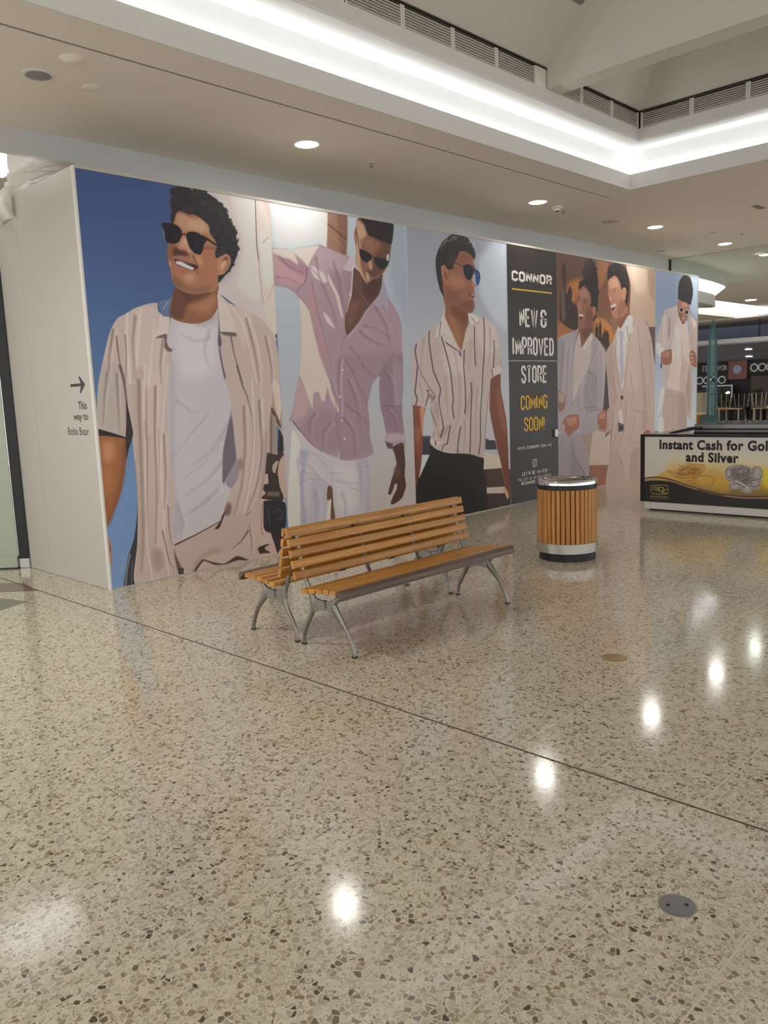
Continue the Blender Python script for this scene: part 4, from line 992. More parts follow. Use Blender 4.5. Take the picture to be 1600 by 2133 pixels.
S 2a2325 1 1 11 11 804 3198 926 3183 1043 3158
S 51443f 1 0.6 5 5 1008 3156 1039 3148
p 2a2a36 2 1 1244 3201 1278 3151 1268 3081 1234 3122
P c6b9b4 0 1 656 2604 642 2524 702 2416 805 2282 643 2312 561 2285 478 2258 463 2308 570 2471
S 8b7a75 3 0.8 8 8 478 2256 561 2283 643 2319
S 292a33 1 0.9 11 11 570 2471 550 2377 538 2289
P cabfbc 0 1 1112 2590 1300 2567 1334 2498 1236 2441 1171 2430 1150 2465 1124 2516
S 6b5b58 3 0.8 8 8 1171 2430 1236 2441 1334 2493
S 292a33 1 0.8 9 9 1189 2536 1259 2473
P 4a3a36 3 0.9 1115 2477 1129 2464 1069 2392 1063 2418
P c4b6b0 10 0.6 652 2516 806 2308 945 2111 773 2170 694 2245
P bfb1ab 10 0.7 1107 2463 1219 2379 1201 2290 981 2146 1029 2287
"""
ART3="""
G 0 2b2729 2300 2e2b2e 3200 3a3132 3560 352c2d
"""
ART4="""
G 0 a08c80 900 9c8474 1900 8f6444 2300 a86d40 2800 7d513d 3560 664639
P 5c4037 16 0.8 -1 3545 940 3517 905 3181 643 3213 480 2874 41 2530 -11 3008
P b9773f 26 0.85 326 3126 643 3213 609 3013 448 2840 230 2894
P c07e45 26 0.8 1087 2651 1631 2671 1704 2408 1559 2317 1137 2395
P 9c6746 22 0.8 1142 3535 1488 3513 1452 3339 1208 3083 1175 3251
P 76543f 5 0.85 1156 2978 1311 2884 1814 2696 1704 2479 1381 2645 1138 2670
P 8a6a58 6 0.8 1559 2651 1814 2661 1814 2536 1650 2407
P b39c8c 6 1 2071 3527 2613 3535 3103 3510 3120 2566 2869 2559 2785 2659 2306 2697 2190 2783 2225 3218
P c8b29f 45 0.8 2184 3519 2773 3521 2738 3141 2380 3119
P 9a7f70 30 0.7 2814 3515 3103 3500 3112 3012 2902 3095
p 594a48 2 1 2861 2564 3141 2580 3157 1671 3002 2058
P 3a2c2b 5 1 130 3336 207 3406 251 3297 226 3055 262 2960 357 3095 418 3002 401 2870 559 2780 578 2482 475 2446 225 2504 73 2596 93 2934 157 3114
P 76665a 8 0.6 110 3015 202 3037 220 2601 119 2614
S 8e7a66 4 0.6 8 8 152 2761 227 2667 164 2567
p 36241f 3 1 1086 2505 1113 2523 1113 2566 1148 2567 1148 2524 1175 2508 1174 2344 1085 2342
p 36241f 3 1 1192 2543 1217 2561 1218 2604 1251 2605 1251 2562 1276 2546 1275 2311 1192 2310
p 36241f 3 1 1321 2425 1357 2444 1357 2487 1405 2489 1405 2445 1441 2428 1441 2227 1320 2225
p 36241f 3 1 1405 2410 1437 2428 1437 2472 1480 2473 1480 2429 1512 2413 1512 2192 1405 2191
p 36241f 3 1 1265 2337 1292 2355 1292 2399 1329 2400 1328 2356 1356 2339 1356 2225 1264 2224
P 3a2a28 10 0.7 1068 2393 1523 2263 1487 2051 1380 2156
P 3b2b29 10 0.85 1362 1821 1523 1784 1523 1246 1325 1200
p b9aa9f 0 1 1009 958 1165 904 1560 808 1505 314 868 366
p 8e5e4b 0 1 844 377 1505 327 1486 -50 780 27
S 75483a 2 0.5 6 6 902 354 893 33
S 75483a 2 0.5 6 6 978 347 969 25
S 75483a 2 0.5 6 6 1054 340 1046 16
S 75483a 2 0.5 6 6 1131 333 1123 8
S 75483a 2 0.5 6 6 1209 326 1201 0
S 75483a 2 0.5 6 6 1288 319 1280 -9
S 75483a 2 0.5 6 6 1367 312 1359 -18
S 75483a 2 0.5 6 6 1446 304 1439 -26
P 9f959b 0 1 84 2350 317 2400 523 2452 620 2475 798 2218 983 2400 1137 2343 1416 2130 1379 1608 1308 1201 1148 923 620 867 786 664 886 479 782 232 582 330 389 607 360 866 170 879 -36 641 -9 2206
C 000000 0 1 84 2350 317 2400 523 2452 620 2475 798 2218 983 2400 1137 2343 1416 2130 1379 1608 1308 1201 1148 923 620 867 786 664 886 479 782 232 582 330 389 607 360 866 170 879 -36 641 -9 2206
P 8b8188 14 0.7 -9 2206 84 2337 189 2209 120 1715 21 1305 -25 1306
P b3a9ad 18 0.6 604 2449 898 2168 895 1790 463 1406 517 1878
P 897f87 22 0.6 896 1876 1134 1735 1132 1208 790 1188 726 1535
P aea4a8 16 0.6 1136 2326 1380 2121 1344 1697 1204 1945
S 6f666c 7.8 0.5 26 7.8 191 2291 124 1962 87 1551
S b9b0b4 7.8 0.35 20.8 5.2 273 2295 206 1965 169 1552
S 6f666c 7.2 0.5 24 7.2 629 1708 560 1369 690 1192
S b9b0b4 7.2 0.35 19.2 4.8 709 1710 640 1369 772 1191
S 6f666c 7.2 0.5 24 7.2 1240 2137 1274 1787 1202 1347
S b9b0b4 7.2 0.35 19.2 4.8 1326 2141 1360 1789 1289 1347
S 6f666c 6 0.5 20 6 793 1620 892 1392 1132 1296
S b9b0b4 6 0.35 16 4 862 1621 962 1393 1204 1297
S 6f666c 7.2 0.5 24 7.2 314 2211 244 1714 270 1295
S b9b0b4 7.2 0.35 19.2 4.8 391 2215 322 1715 348 1295
U
P 9a9096 4 1 -36 641 170 879 620 867 886 479 797 26 -45 118
P 857b82 18 0.6 359 781 502 512 782 232 679 39 350 75
S 6b6168 4 0.8 12 12 376 831 485 513 782 232
P b7aaa6 0 1 554 2298 682 2182 949 2322 931 2048 628 1640 431 1390 400 1543 445 2046
S 85787a 1 0.7 4 4 520 2137 478 1895 434 1660
S 85787a 1 0.7 4 4 581 2151 523 1895 463 1660
S 85787a 1 0.7 4 4 643 2165 569 1895 492 1659
S 85787a 1 0.7 4 4 705 2152 614 1895 521 1659
S 85787a 1 0.7 4 4 767 2139 660 1894 550 1658
S 85787a 1 0.7 4 4 830 2126 706 1894 579 1658
S 85787a 1 0.7 4 4 894 2113 752 1894 609 1657
P 7f5444 0 1 604 2482 968 2578 1007 2409 682 2174 531 2289
P 5f3d32 12 0.7 669 2468 984 2562 1000 2409 766 2302
P 8d604f 0 1 610 3063 772 3131 920 3065 969 2824 1098 2825 1111 2703 1042 2623 1008 2529 734 2478 611 2513 568 2714 550 2845 583 2962
P a97c68 16 0.7 626 3047 838 3077 870 2945 641 2932
P 6d4538 16 0.7 836 2792 1036 2734 1001 2528 767 2487 801 2640
P a87661 8 0.7 592 2913 672 2851 678 2735 581 2731
P d9ccc6 1 1 606 2691 742 2684 696 2653 622 2653
P 51302c 2 1 615 2649 709 2653 676 2605 631 2617
S 3e2a26 2 0.9 7 7 576 2929 657 2947
S 3e2a26 2 0.9 8 8 722 2924 886 2896
P 33251f 3 0.9 738 2880 836 2873 787 2860
P 33251f 3 0.9 586 2893 640 2891 608 2878
P 281f20 4 1 603 3046 627 3146 757 3229 725 3318 808 3473 957 3527 1090 3430 1158 3283 1181 3081 1166 2876 1097 2668 1035 2618 1098 2805 976 2819 953 3000 887 3080 772 3126
P 281f20 2 0.9 667 3155 645 3137 607 3140 608 3160 645 3168
P 281f20 2 0.9 1058 3482 1038 3463 994 3465 996 3487 1037 3498
P 281f20 2 0.9 1005 3527 980 3506 935 3506 929 3534 981 3545
P 281f20 2 0.9 659 3150 637 3135 600 3138 604 3156 639 3164
P 281f20 2 0.9 634 3077 615 3062 587 3065 585 3082 617 3090
P 281f20 2 0.9 762 3277 749 3265 717 3265 719 3281 749 3288
P 281f20 2 0.9 1130 2666 1105 2653 1068 2655 1074 2674 1105 2681
P 281f20 2 0.9 847 3114 824 3094 770 3098 775 3125 821 3135
P 281f20 2 0.9 945 3053 924 3031 875 3036 880 3063 923 3071
P 281f20 2 0.9 1023 2828 990 2808 934 2809 937 2839 993 2848
P 281f20 2 0.9 1060 3472 1048 3458 1015 3461 1018 3477 1046 3484
P 281f20 2 0.9 1167 2775 1146 2759 1110 2762 1110 2783 1148 2788
P 281f20 2 0.9 1217 3046 1196 3026 1156 3031 1154 3052 1195 3062
P 281f20 2 0.9 986 3527 957 3502 899 3506 909 3533 955 3547
P 281f20 2 0.9 1076 2624 1056 2607 1018 2612 1015 2633 1059 2639
P 281f20 2 0.9 748 3318 733 3306 705 3306 705 3324 734 3331
P 281f20 2 0.9 916 3087 887 3065 838 3068 840 3093 886 3104
P 281f20 2 0.9 844 3112 824 3095 779 3099 783 3119 823 3128
P 281f20 2 0.9 955 3520 934 3505 908 3508 908 3525 936 3530
P 281f20 2 0.9 1063 2618 1043 2607 1017 2609 1017 2625 1045 2629
P 281f20 2 0.9 1211 3036 1191 3023 1158 3023 1154 3042 1192 3048
P 281f20 2 0.9 758 3297 742 3281 707 3283 705 3303 745 3312
P 281f20 2 0.9 1011 2856 986 2834 939 2842 939 2865 986 2873
P 281f20 2 0.9 1157 3391 1129 3367 1080 3373 1078 3398 1131 3410
P 281f20 2 0.9 1073 2812 1050 2797 1014 2800 1018 2819 1050 2824
P 281f20 2 0.9 995 3532 970 3512 925 3512 927 3538 969 3547
S 4a3d3b 3 0.45 9 3 779 3235 806 3230 814 3215 801 3202
S 4a3d3b 3 0.45 9 3 652 3070 673 3058 668 3040 644 3029
S 4a3d3b 3 0.45 9 3 1008 3011 995 2990 956 2978 919 2981
S 4a3d3b 3 0.45 9 3 804 3224 817 3213 809 3200 789 3193
S 4a3d3b 3 0.45 9 3 1113 3276 1143 3279 1165 3271 1168 3258
S 4a3d3b 3 0.45 9 3 812 3407 798 3414 800 3425 815 3433
S 4a3d3b 3 0.45 9 3 975 2646 976 2667 1008 2683 1046 2685
S 4a3d3b 3 0.45 9 3 1126 2870 1106 2884 1114 2901 1140 2911
S 4a3d3b 3 0.45 9 3 1097 2891 1083 2907 1098 2925 1128 2933
S 4a3d3b 3 0.45 9 3 1170 3068 1140 3063 1115 3071 1110 3083
S 4a3d3b 3 0.45 9 3 993 3464 968 3451 935 3449 915 3457
S 4a3d3b 3 0.45 9 3 740 3268 711 3276 705 3293 722 3308
S 4a3d3b 3 0.45 9 3 759 3189 734 3201 735 3220 758 3233
S 4a3d3b 3 0.45 9 3 884 3061 858 3068 852 3082 866 3094
S 4a3d3b 3 0.45 9 3 765 3449 787 3468 826 3475 856 3469
S 4a3d3b 3 0.45 9 3 638 3115 612 3129 616 3149 642 3163
S 4a3d3b 3 0.45 9 3 1101 2905 1121 2918 1152 2921 1174 2913
S 4a3d3b 3 0.45 9 3 634 3073 665 3065 672 3047 654 3032
S 4a3d3b 3 0.45 9 3 759 3282 737 3280 720 3287 719 3296
S 4a3d3b 3 0.45 9 3 963 3474 990 3466 994 3450 977 3437
S 4a3d3b 3 0.45 9 3 1129 2914 1166 2916 1192 2904 1192 2888
S 4a3d3b 3 0.45 9 3 1159 3099 1181 3094 1187 3082 1175 3071
S 4a3d3b 3 0.45 9 3 1057 2665 1023 2656 988 2662 974 2676
S 4a3d3b 3 0.45 9 3 1110 2678 1087 2673 1065 2677 1058 2687
n ffffff 3 0.018 12 12 603 3046 627 3146 757 3229 725 3318 808 3473 957 3527 1090 3430 1158 3283 1181 3081 1166 2876 1097 2668 1035 2618 1098 2805 976 2819 953 3000 887 3080 772 3126
P 3e2f2b 14 0.6 775 3453 957 3519 905 3248 741 3253
P 9a6c58 3 1 986 2799 1087 2830 1104 2720 1029 2666
P b9acaa 0 1 544 2289 603 2432 672 2182 553 2264
P c0b4b0 0 1 672 2179 973 2425 1017 2341 798 2167
S 5e545b 3 0.75 9 5 523 2447 438 2046 405 1408 372 1325
S 5e545b 3 0.75 9 5 1153 2257 794 1740 382 1333
S 5e545b 3 0.75 6 5 983 2391 1143 2271 1085 2242
S 5e545b 3 0.75 8 5 862 1825 1065 1775
S 5e545b 3 0.75 10 5 1135 1910 1012 1388
S 5e545b 3 0.75 8 5 790 1274 1202 1276
S 5e545b 3 0.75 8 5 -20 656 170 912
P 7d5c4f 5 0.8 -5 1553 117 1534 210 1464 176 1282 21 1255
P b5a58f 6 0.7 25 1536 179 1499 146 1383 23 1404
P 9d9399 0 1 607 1170 891 1218 1308 1218 1148 923 855 870 614 868
S 675d64 4 0.7 10 10 790 1188 1062 1229 1308 1236
S d2c8c8 2 0.9 12 12 584 1162 622 1023 572 922
P 966452 0 1 110 1075 174 1139 300 1189 574 1177 605 998 458 937 296 867 177 962 197 1029
P b5836e 14 0.7 237 1145 525 1148 491 1047 298 1040
S 5f3a2f 3 0.8 7 7 203 1028 297 972 233 891
S 5f3a2f 3 0.8 6 6 330 1005 377 934
P b5a199 0 1 1796 2527 2190 2711 2306 2697 2663 2701 2827 2595 2963 2381 3065 2058 3157 1671 3173 766 2770 790 2574 648 2554 -128 1450 -9 1457 248 1541 516 1633 877 1651 1186 1523 1246 1433 1874 1416 2130 1632 2318
C 000000 0 1 1796 2527 2190 2711 2306 2697 2663 2701 2827 2595 2963 2381 3065 2058 3157 1671 3173 766 2770 790 2574 648 2554 -128 1450 -9 1457 248 1541 516 1633 877 1651 1186 1523 1246 1433 1874 1416 2130 1632 2318
P a18c84 20 0.7 2548 2242 2761 1485 2852 902 2646 817 2678 1487
P c4b2a9 30 0.5 2040 2380 2464 2611 2588 2243 2476 1492 2083 1594
P a28d85 22 0.6 1434 2050 1595 2229 1706 1692 1781 1327 1523 1336
P a9948b 24 0.6 1487 337 1745 593 2013 196 1861 -53 1457 -10
P 9d887f 24 0.6 2246 461 2547 534 2554 -128 2211 -91
S 7d6a62 9 0.5 30 9 2465 2574 2548 2242 2472 1868
S cbbab1 9 0.35 24 6 2587 2581 2672 2247 2595 1871
S 7d6a62 8.4 0.5 28 8.4 2872 2342 2963 1866 3015 1285
S cbbab1 8.4 0.35 22.4 5.6 2992 2347 3084 1869 3137 1284
S 7d6a62 7.8 0.5 26 7.8 2236 1777 2318 1403 2241 1218
S cbbab1 7.8 0.35 20.8 5.2 2340 1779 2423 1403 2346 1217
S 7d6a62 6.6 0.5 22 6.6 1632 1783 1706 1511 1818 1362
S cbbab1 6.6 0.35 17.6 4.4 1715 1785 1790 1512 1903 1363
S 7d6a62 8.4 0.5 28 8.4 2084 1317 2010 855 1708 503
S cbbab1 8.4 0.35 22.4 5.6 2195 1316 2121 851 1816 498
S 7d6a62 6.6 0.5 22 6.6 2400 1079 2322 855 2245 708
S cbbab1 6.6 0.35 17.6 4.4 2490 1078 2412 853 2334 706
S 7d6a62 8.4 0.5 28 8.4 1859 398 2013 196 1976 -47
S cbbab1 8.4 0.35 22.4 5.6 1969 392 2125 189 2088 -55
S 7d6a62 6.6 0.5 22 6.6 2842 1579 2932 1191 2894 861
S cbbab1 6.6 0.35 17.6 4.4 2936 1581 3027 1190 2990 859
U
P cfc6c8 0 1 1788 2535 1889 2511 2152 2736 2314 2697 2250 2495 2079 2236 1987 1578 1911 1561 1798 1962 1734 2231
P aaa8b5 0 1 1822 2474 2001 2461 1957 2288 2005 1779 1900 1598 1853 1962 1871 2287
S 858294 2 0.8 6 6 1871 2287 1957 2292
P 9d6a53 0 1 1796 2607 2105 2852 2133 2748 1896 2517 1814 2540
P 714636 10 0.6 1814 2607 2075 2760 2121 2744 1907 2530
P a97a63 0 1 1488 3273 1702 3332 1867 3247 1931 3137 2073 3158 2093 2995 1999 2963 2105 2852 2000 2739 1851 2680 1649 2663 1595 2740 1566 2827 1534 2947 1480 3031
P c69a82 14 0.7 1505 3257 1739 3291 1812 3156 1559 3105
P 7d5141 22 0.5 1850 2946 1999 2954 2075 2850 1888 2699 1777 2695
P c1917a 6 0.8 1530 3034 1595 2985 1595 2933 1516 2946
P e4d9d4 1 1 1566 2853 1740 2905 1711 2854 1595 2819
P 5d3530 2 1 1580 2818 1703 2851 1649 2795 1595 2789
S 46302a 2 0.9 6 6 1495 3084 1541 3100
S 46302a 2 0.9 8 8 1595 3116 1757 3143
P 2f221f 2 0.9 1631 3095 1721 3106 1685 3088
S 7d4f3e 4 0.7 7 7 1758 2941 1795 2837
P 272021 3 1 1452 3356 1488 3436 1594 3488 1720 3530 1922 3515 2071 3448 2155 3320 2171 3214 2150 3016 2082 2878 2044 2956 2081 3137 1998 3176 1916 3127 1864 3238 1721 3338 1541 3277 1481 3238
P 272021 2 0.9 1700 3519 1687 3507 1656 3509 1656 3523 1688 3531
P 272021 2 0.9 2064 3470 2043 3453 2004 3456 2008 3476 2042 3484
P 272021 2 0.9 2052 3473 2034 3460 2004 3462 2003 3477 2032 3485
P 272021 2 0.9 2008 3492 1990 3478 1961 3481 1962 3495 1989 3501
P 272021 2 0.9 2044 3476 2029 3462 1992 3463 1987 3481 2027 3487
P 272021 2 0.9 1535 3451 1518 3441 1497 3442 1495 3454 1519 3458
P 272021 2 0.9 2039 3476 2027 3461 1991 3466 1990 3480 2027 3486
P 272021 2 0.9 1581 3471 1562 3457 1534 3461 1531 3475 1562 3481
P 272021 2 0.9 1619 3492 1606 3483 1583 3483 1586 3496 1608 3501
P 272021 2 0.9 1952 3516 1935 3503 1909 3505 1909 3518 1937 3526
P 272021 2 0.9 2082 3463 2057 3445 2025 3449 2026 3467 2057 3472
P 272021 2 0.9 2062 3467 2047 3454 2016 3454 2012 3471 2047 3477
P 272021 2 0.9 1833 3526 1818 3514 1791 3517 1788 3530 1819 3535
P 272021 2 0.9 2002 3497 1979 3483 1950 3485 1947 3502 1981 3508
S 453a3a 3 0.45 9 3 1733 3519 1716 3515 1702 3518 1698 3525
S 453a3a 3 0.45 9 3 1439 3366 1456 3374 1479 3375 1492 3368
S 453a3a 3 0.45 9 3 2025 3462 2056 3469 2085 3463 2093 3450
S 453a3a 3 0.45 9 3 1469 3422 1458 3435 1470 3449 1494 3456
S 453a3a 3 0.45 9 3 1507 3452 1524 3445 1524 3433 1509 3424
S 453a3a 3 0.45 9 3 1552 3442 1541 3430 1518 3425 1498 3428
S 453a3a 3 0.45 9 3 1745 3529 1742 3518 1725 3511 1707 3510
S 453a3a 3 0.45 9 3 1897 3502 1887 3510 1894 3520 1910 3526
S 453a3a 3 0.45 9 3 2014 3437 1992 3438 1983 3447 1989 3456
S 453a3a 3 0.45 9 3 1635 3473 1611 3468 1589 3472 1582 3481
S 453a3a 3 0.45 9 3 2023 3464 2041 3458 2041 3447 2028 3438
S 453a3a 3 0.45 9 3 1741 3529 1745 3519 1732 3510 1714 3507
S 453a3a 3 0.45 9 3 1935 3509 1920 3498 1893 3494 1875 3499
S 453a3a 3 0.45 9 3 1620 3492 1618 3483 1604 3477 1589 3477
S 453a3a 3 0.45 9 3 1879 3502 1876 3514 1894 3526 1918 3529
S 453a3a 3 0.45 9 3 1519 3367 1502 3355 1473 3351 1452 3357
S 453a3a 3 0.45 9 3 1504 3449 1524 3453 1542 3450 1547 3441
S 453a3a 3 0.45 9 3 1910 3528 1933 3523 1939 3511 1927 3500
S 453a3a 3 0.45 9 3 1528 3424 1499 3420 1475 3427 1471 3439
S 453a3a 3 0.45 9 3 1486 3445 1503 3448 1517 3445 1521 3438
n ffffff 3 0.018 10 10 1452 3356 1488 3436 1594 3488 1720 3530 1922 3515 2071 3448 2155 3320 2171 3214 2150 3016 2082 2878 2044 2956 2081 3137 1998 3176 1916 3127 1864 3238 1721 3338 1541 3277 1481 3238
P b07d66 2 1 1942 3146 2035 3170 2081 3101 2036 2992 1954 3005
S 6d4335 3 0.8 7 7 1998 3132 2017 3044
S 6f5c55 3 0.75 9 5 1760 2330 1698 1962 1855 1617 1931 1451
S 6f5c55 3 0.75 9 5 2232 2311 2081 1870 1969 1486
S 6f5c55 3 0.75 7 5 2306 2688 2276 2605 2192 2529
S 6f5c55 3 0.75 7 5 2320 1186 2601 1127 2870 1112
S 6f5c55 3 0.75 14 5 1931 1395 1819 1032 1597 512 1468 247
S 6f5c55 3 0.75 9 5 2166 713 2384 607 2586 637
S 6f5c55 3 0.75 11 5 2528 2242 2759 1581 2847 1213
S 6f5c55 3 0.75 10 5 1706 1366 1651 1186
S 5a4a33 2 0.9 14 14 2096 2563 2123 2437 2193 2329
S 6a5336 2 0.8 10 10 2308 2460 2154 2419 2124 2364
P d9cdc2 5 0.7 2191 2602 2316 2533 2293 2441 2192 2457
P 2b2322 0 1 1988 1399 1965 1369 1918 1368 1890 1397 1906 1430 1952 1436 1986 1410
P 6b4f38 3 0.6 1901 1415 1977 1413 1939 1386
P 966350 0 1 1159 1154 1272 1206 1397 1218 1469 1049 1407 908 1218 928 1148 1030
P bb8670 8 0.7 1201 1152 1379 1180 1379 1090 1219 1080
S 643b30 2 0.8 5 5 1173 1082 1361 1058
S 643b30 2 0.8 5 5 1173 1020 1361 995
S 643b30 2 0.8 5 5 1173 966 1361 941
P ab978e 0 1 1451 1222 1651 1259 1662 1149 1560 863 1396 800 1451 978
S 6d5a53 2 0.8 8 8 1469 905 1407 800
P 4f3e3a 2 1 1396 818 1560 881 1414 790
P c9bdbc 0 1 1819 1179 1913 1212 1990 986 1857 1002
p 2c2b36 0 1 1808 999 2009 948 1995 846 1812 838
S c3bdbb 1 0.9 6 6 1827 967 1987 927 1972 861 1835 856 1827 967
P 8d5c49 0 1 2708 784 2853 824 3002 767 2981 719 2709 736
"""  # pale blur at the upper right paints the downlight scallop into this print
ART5="""
G 0 6c87b5 560 7490bd 640 5d4c50 760 5d4c50 780 b6bbc4 1500 aab2c0 2300 93a0b6 3000 7f8ea8 3560 8192ad
P a9bad2 30 0.8 1242 3536 1777 3535 1804 2796 1455 2885 1301 3180
P b3a6a4 0 1 848 2977 614 2927 350 2872 287 2758 141 2522 49 2366 39 2251 126 2136 324 2040 332 1666 230 1274 124 1100 191 1037 341 1230 433 1486 640 1862 631 2220 900 2782
P d2c8c6 8 0.8 38 2289 188 2311 366 2138 214 2059 62 2136
P 8a7f88 7 0.8 507 2728 573 2769 589 2495 493 2375
P c9bfbb 12 0.6 287 2739 440 2764 407 2256 323 2099
P d3c9c2 6 0.8 226 1491 401 1527 319 1231 169 1048 116 1100
P b09f9a 0 1 1335 2860 1507 2806 1708 2710 1727 2171 1532 2065 1547 1649 1482 915 1322 1027 1202 1447 1368 1858 1403 2270
P 94857f 12 0.7 1259 1467 1399 1941 1455 1441 1395 1024
P d6ccc8 7 0.7 1434 2803 1683 2699 1573 2603
P c5b5af 0 1 890 2791 1080 2669 1278 2716 1388 2270 1370 1941 1202 1452 833 1487 445 1542 618 1862 641 2220
P a89790 26 0.6 1098 2063 1341 1941 1211 1468 973 1494
P d3c6c0 30 0.6 758 2618 990 2546 957 2063 726 2061
P ae9b93 0 1 433 1516 834 1456 1203 1431 1297 1028 1359 -163 234 -50 320 1171
S 6d5c56 2 0.8 7 7 767 1377 764 929
S 756560 2 0.7 5 5 435 1396 767 1367 1166 1376
S 6d5c56 3 0.8 8 8 688 852 738 685
P 927f78 24 0.5 928 1413 1265 1280 1296 608 997 627
p d8d0cb 3 1 148 1000 323 1011 370 909 353 669 145 682
P 8e5f4f 0 1 226 2127 409 2182 641 2200 647 1962 437 1922 247 1962
P b07f6a 9 0.7 278 2137 588 2170 545 2061 302 2059
S 5f3a30 2 0.7 6 6 456 2080 614 2021
S 5f3a30 2 0.7 6 6 369 2001 593 1962
P 8e5f4f 0 1 1393 2137 1527 2206 1705 2097 1738 1888 1563 1899 1428 1961
P bd8d77 2 0.8 1422 2137 1539 2146 1560 2113 1443 2100
P bd8d77 2 0.8 1424 2065 1542 2073 1563 2040 1445 2028
P bd8d77 2 0.8 1427 1992 1544 2001 1565 1968 1448 1955
P 2c2a3a 2 1 216 1962 260 1942 262 1864 209 1884
P 97695a 0 1 892 3078 1162 3063 1344 3032 1322 2839 1220 2714 1104 2665 985 2725 898 2841 863 2958
P 6e493e 8 0.7 909 2941 1027 2867 1079 2689 937 2763
P b98c78 9 0.7 1022 3055 1282 3029 1260 2957 1024 2976
P 5b3a33 5 0.8 1033 2687 1197 2693 1090 2657
P dccfc8 1 1 1030 2767 1134 2761 1078 2743
P c9c4c0 0 1 1120 2915 1092 2879 1025 2863 959 2875 933 2909 964 2944 1033 2958 1098 2944
P 221e21 0 1 1101 2914 1079 2886 1025 2873 972 2883 952 2909 977 2937 1032 2948 1083 2937
P c9c4c0 0 1 1340 2880 1312 2844 1243 2828 1175 2840 1149 2875 1181 2910 1251 2924 1317 2910
P 221e21 0 1 1320 2879 1298 2851 1243 2838 1189 2848 1168 2875 1193 2903 1249 2914 1302 2903
P 29252a 2 1 891 3098 878 3255 920 3395 1032 3491 1195 3537 1362 3501 1478 3372 1503 3212 1449 3088 1393 3014 1210 3059 975 3083
P 29252a 2 0.9 1421 3471 1406 3460 1371 3460 1372 3474 1403 3482
P 29252a 2 0.9 1049 3078 1033 3066 1005 3069 1004 3082 1034 3089
P 29252a 2 0.9 1097 3074 1077 3061 1034 3061 1040 3080 1076 3085
P 29252a 2 0.9 1452 3042 1428 3026 1389 3031 1388 3048 1428 3053
P 29252a 2 0.9 1126 3514 1110 3504 1082 3505 1083 3517 1111 3523
P 29252a 2 0.9 1305 3519 1295 3512 1273 3512 1271 3521 1294 3526
P 29252a 2 0.9 1427 3469 1406 3458 1372 3457 1368 3473 1406 3478
P 29252a 2 0.9 1122 3512 1102 3499 1070 3501 1066 3514 1103 3522
P 29252a 2 0.9 1202 3063 1186 3048 1144 3050 1143 3069 1185 3075
P 29252a 2 0.9 1299 3044 1282 3034 1253 3036 1255 3047 1282 3053
P 29252a 2 0.9 1378 3508 1361 3496 1324 3495 1324 3511 1358 3518
P 29252a 2 0.9 1122 3071 1106 3060 1076 3061 1072 3076 1107 3082
P 29252a 2 0.9 1472 3413 1457 3400 1427 3404 1422 3416 1457 3421
P 29252a 2 0.9 933 3385 923 3377 897 3377 900 3389 923 3392
P 29252a 2 0.9 1520 3299 1502 3287 1468 3290 1467 3304 1501 3309
P 29252a 2 0.9 1382 3506 1367 3496 1333 3495 1335 3510 1366 3516
S 4d474c 3 0.5 9 3 893 3258 912 3269 942 3272 963 3266
S 4d474c 3 0.5 9 3 950 3125 952 3117 941 3111 925 3109
S 4d474c 3 0.5 9 3 1466 3377 1482 3374 1486 3366 1478 3360
S 4d474c 3 0.5 9 3 1217 3512 1203 3506 1183 3505 1171 3510
S 4d474c 3 0.5 9 3 1363 3482 1342 3482 1330 3488 1332 3496
S 4d474c 3 0.5 9 3 887 3246 882 3256 896 3265 917 3268
S 4d474c 3 0.5 9 3 1031 3487 1062 3489 1083 3480 1082 3468
S 4d474c 3 0.5 9 3 958 3392 958 3384 945 3378 928 3376
S 4d474c 3 0.5 9 3 923 3243 901 3244 890 3252 895 3261
S 4d474c 3 0.5 9 3 1430 3358 1432 3366 1446 3372 1462 3373
S 4d474c 3 0.5 9 3 1245 3078 1249 3065 1228 3053 1200 3050
S 4d474c 3 0.5 9 3 1463 3347 1431 3350 1416 3362 1425 3375
S 4d474c 3 0.5 9 3 1487 3230 1493 3218 1476 3207 1449 3203
S 4d474c 3 0.5 9 3 887 3239 862 3244 856 3255 868 3265
n ffffff 2 0.03 8 8 891 3098 878 3255 920 3395 1032 3491 1195 3537 1362 3501 1478 3372 1503 3212 1449 3088 1393 3014 1210 3059 975 3083
S 8a7972 6.6 0.5 22 6.6 762 2460 818 2062 691 1661
S d6cac4 6.6 0.35 17.6 4.4 865 2466 922 2066 794 1663
S 8a7972 6.6 0.5 22 6.6 1042 2366 1101 1961 1018 1575
S d6cac4 6.6 0.35 17.6 4.4 1148 2371 1208 1965 1124 1576
S 8a7972 5.4 0.5 18 5.4 440 2764 361 2353 456 2060
S d6cac4 5.4 0.35 14.4 3.6 522 2770 442 2358 538 2064
S 8a7972 4.8 0.5 16 4.8 1464 2641 1524 2313 1479 2189
S d6cac4 4.8 0.35 12.8 3.2 1544 2647 1604 2318 1559 2193
S 8a7972 6 0.5 20 6 837 1355 938 1044 903 633
S d6cac4 6 0.35 16 4 932 1355 1035 1043 999 631
p 4f6fa3 3 0 1270 1134 1765 1136 1781 707 1282 735
"""
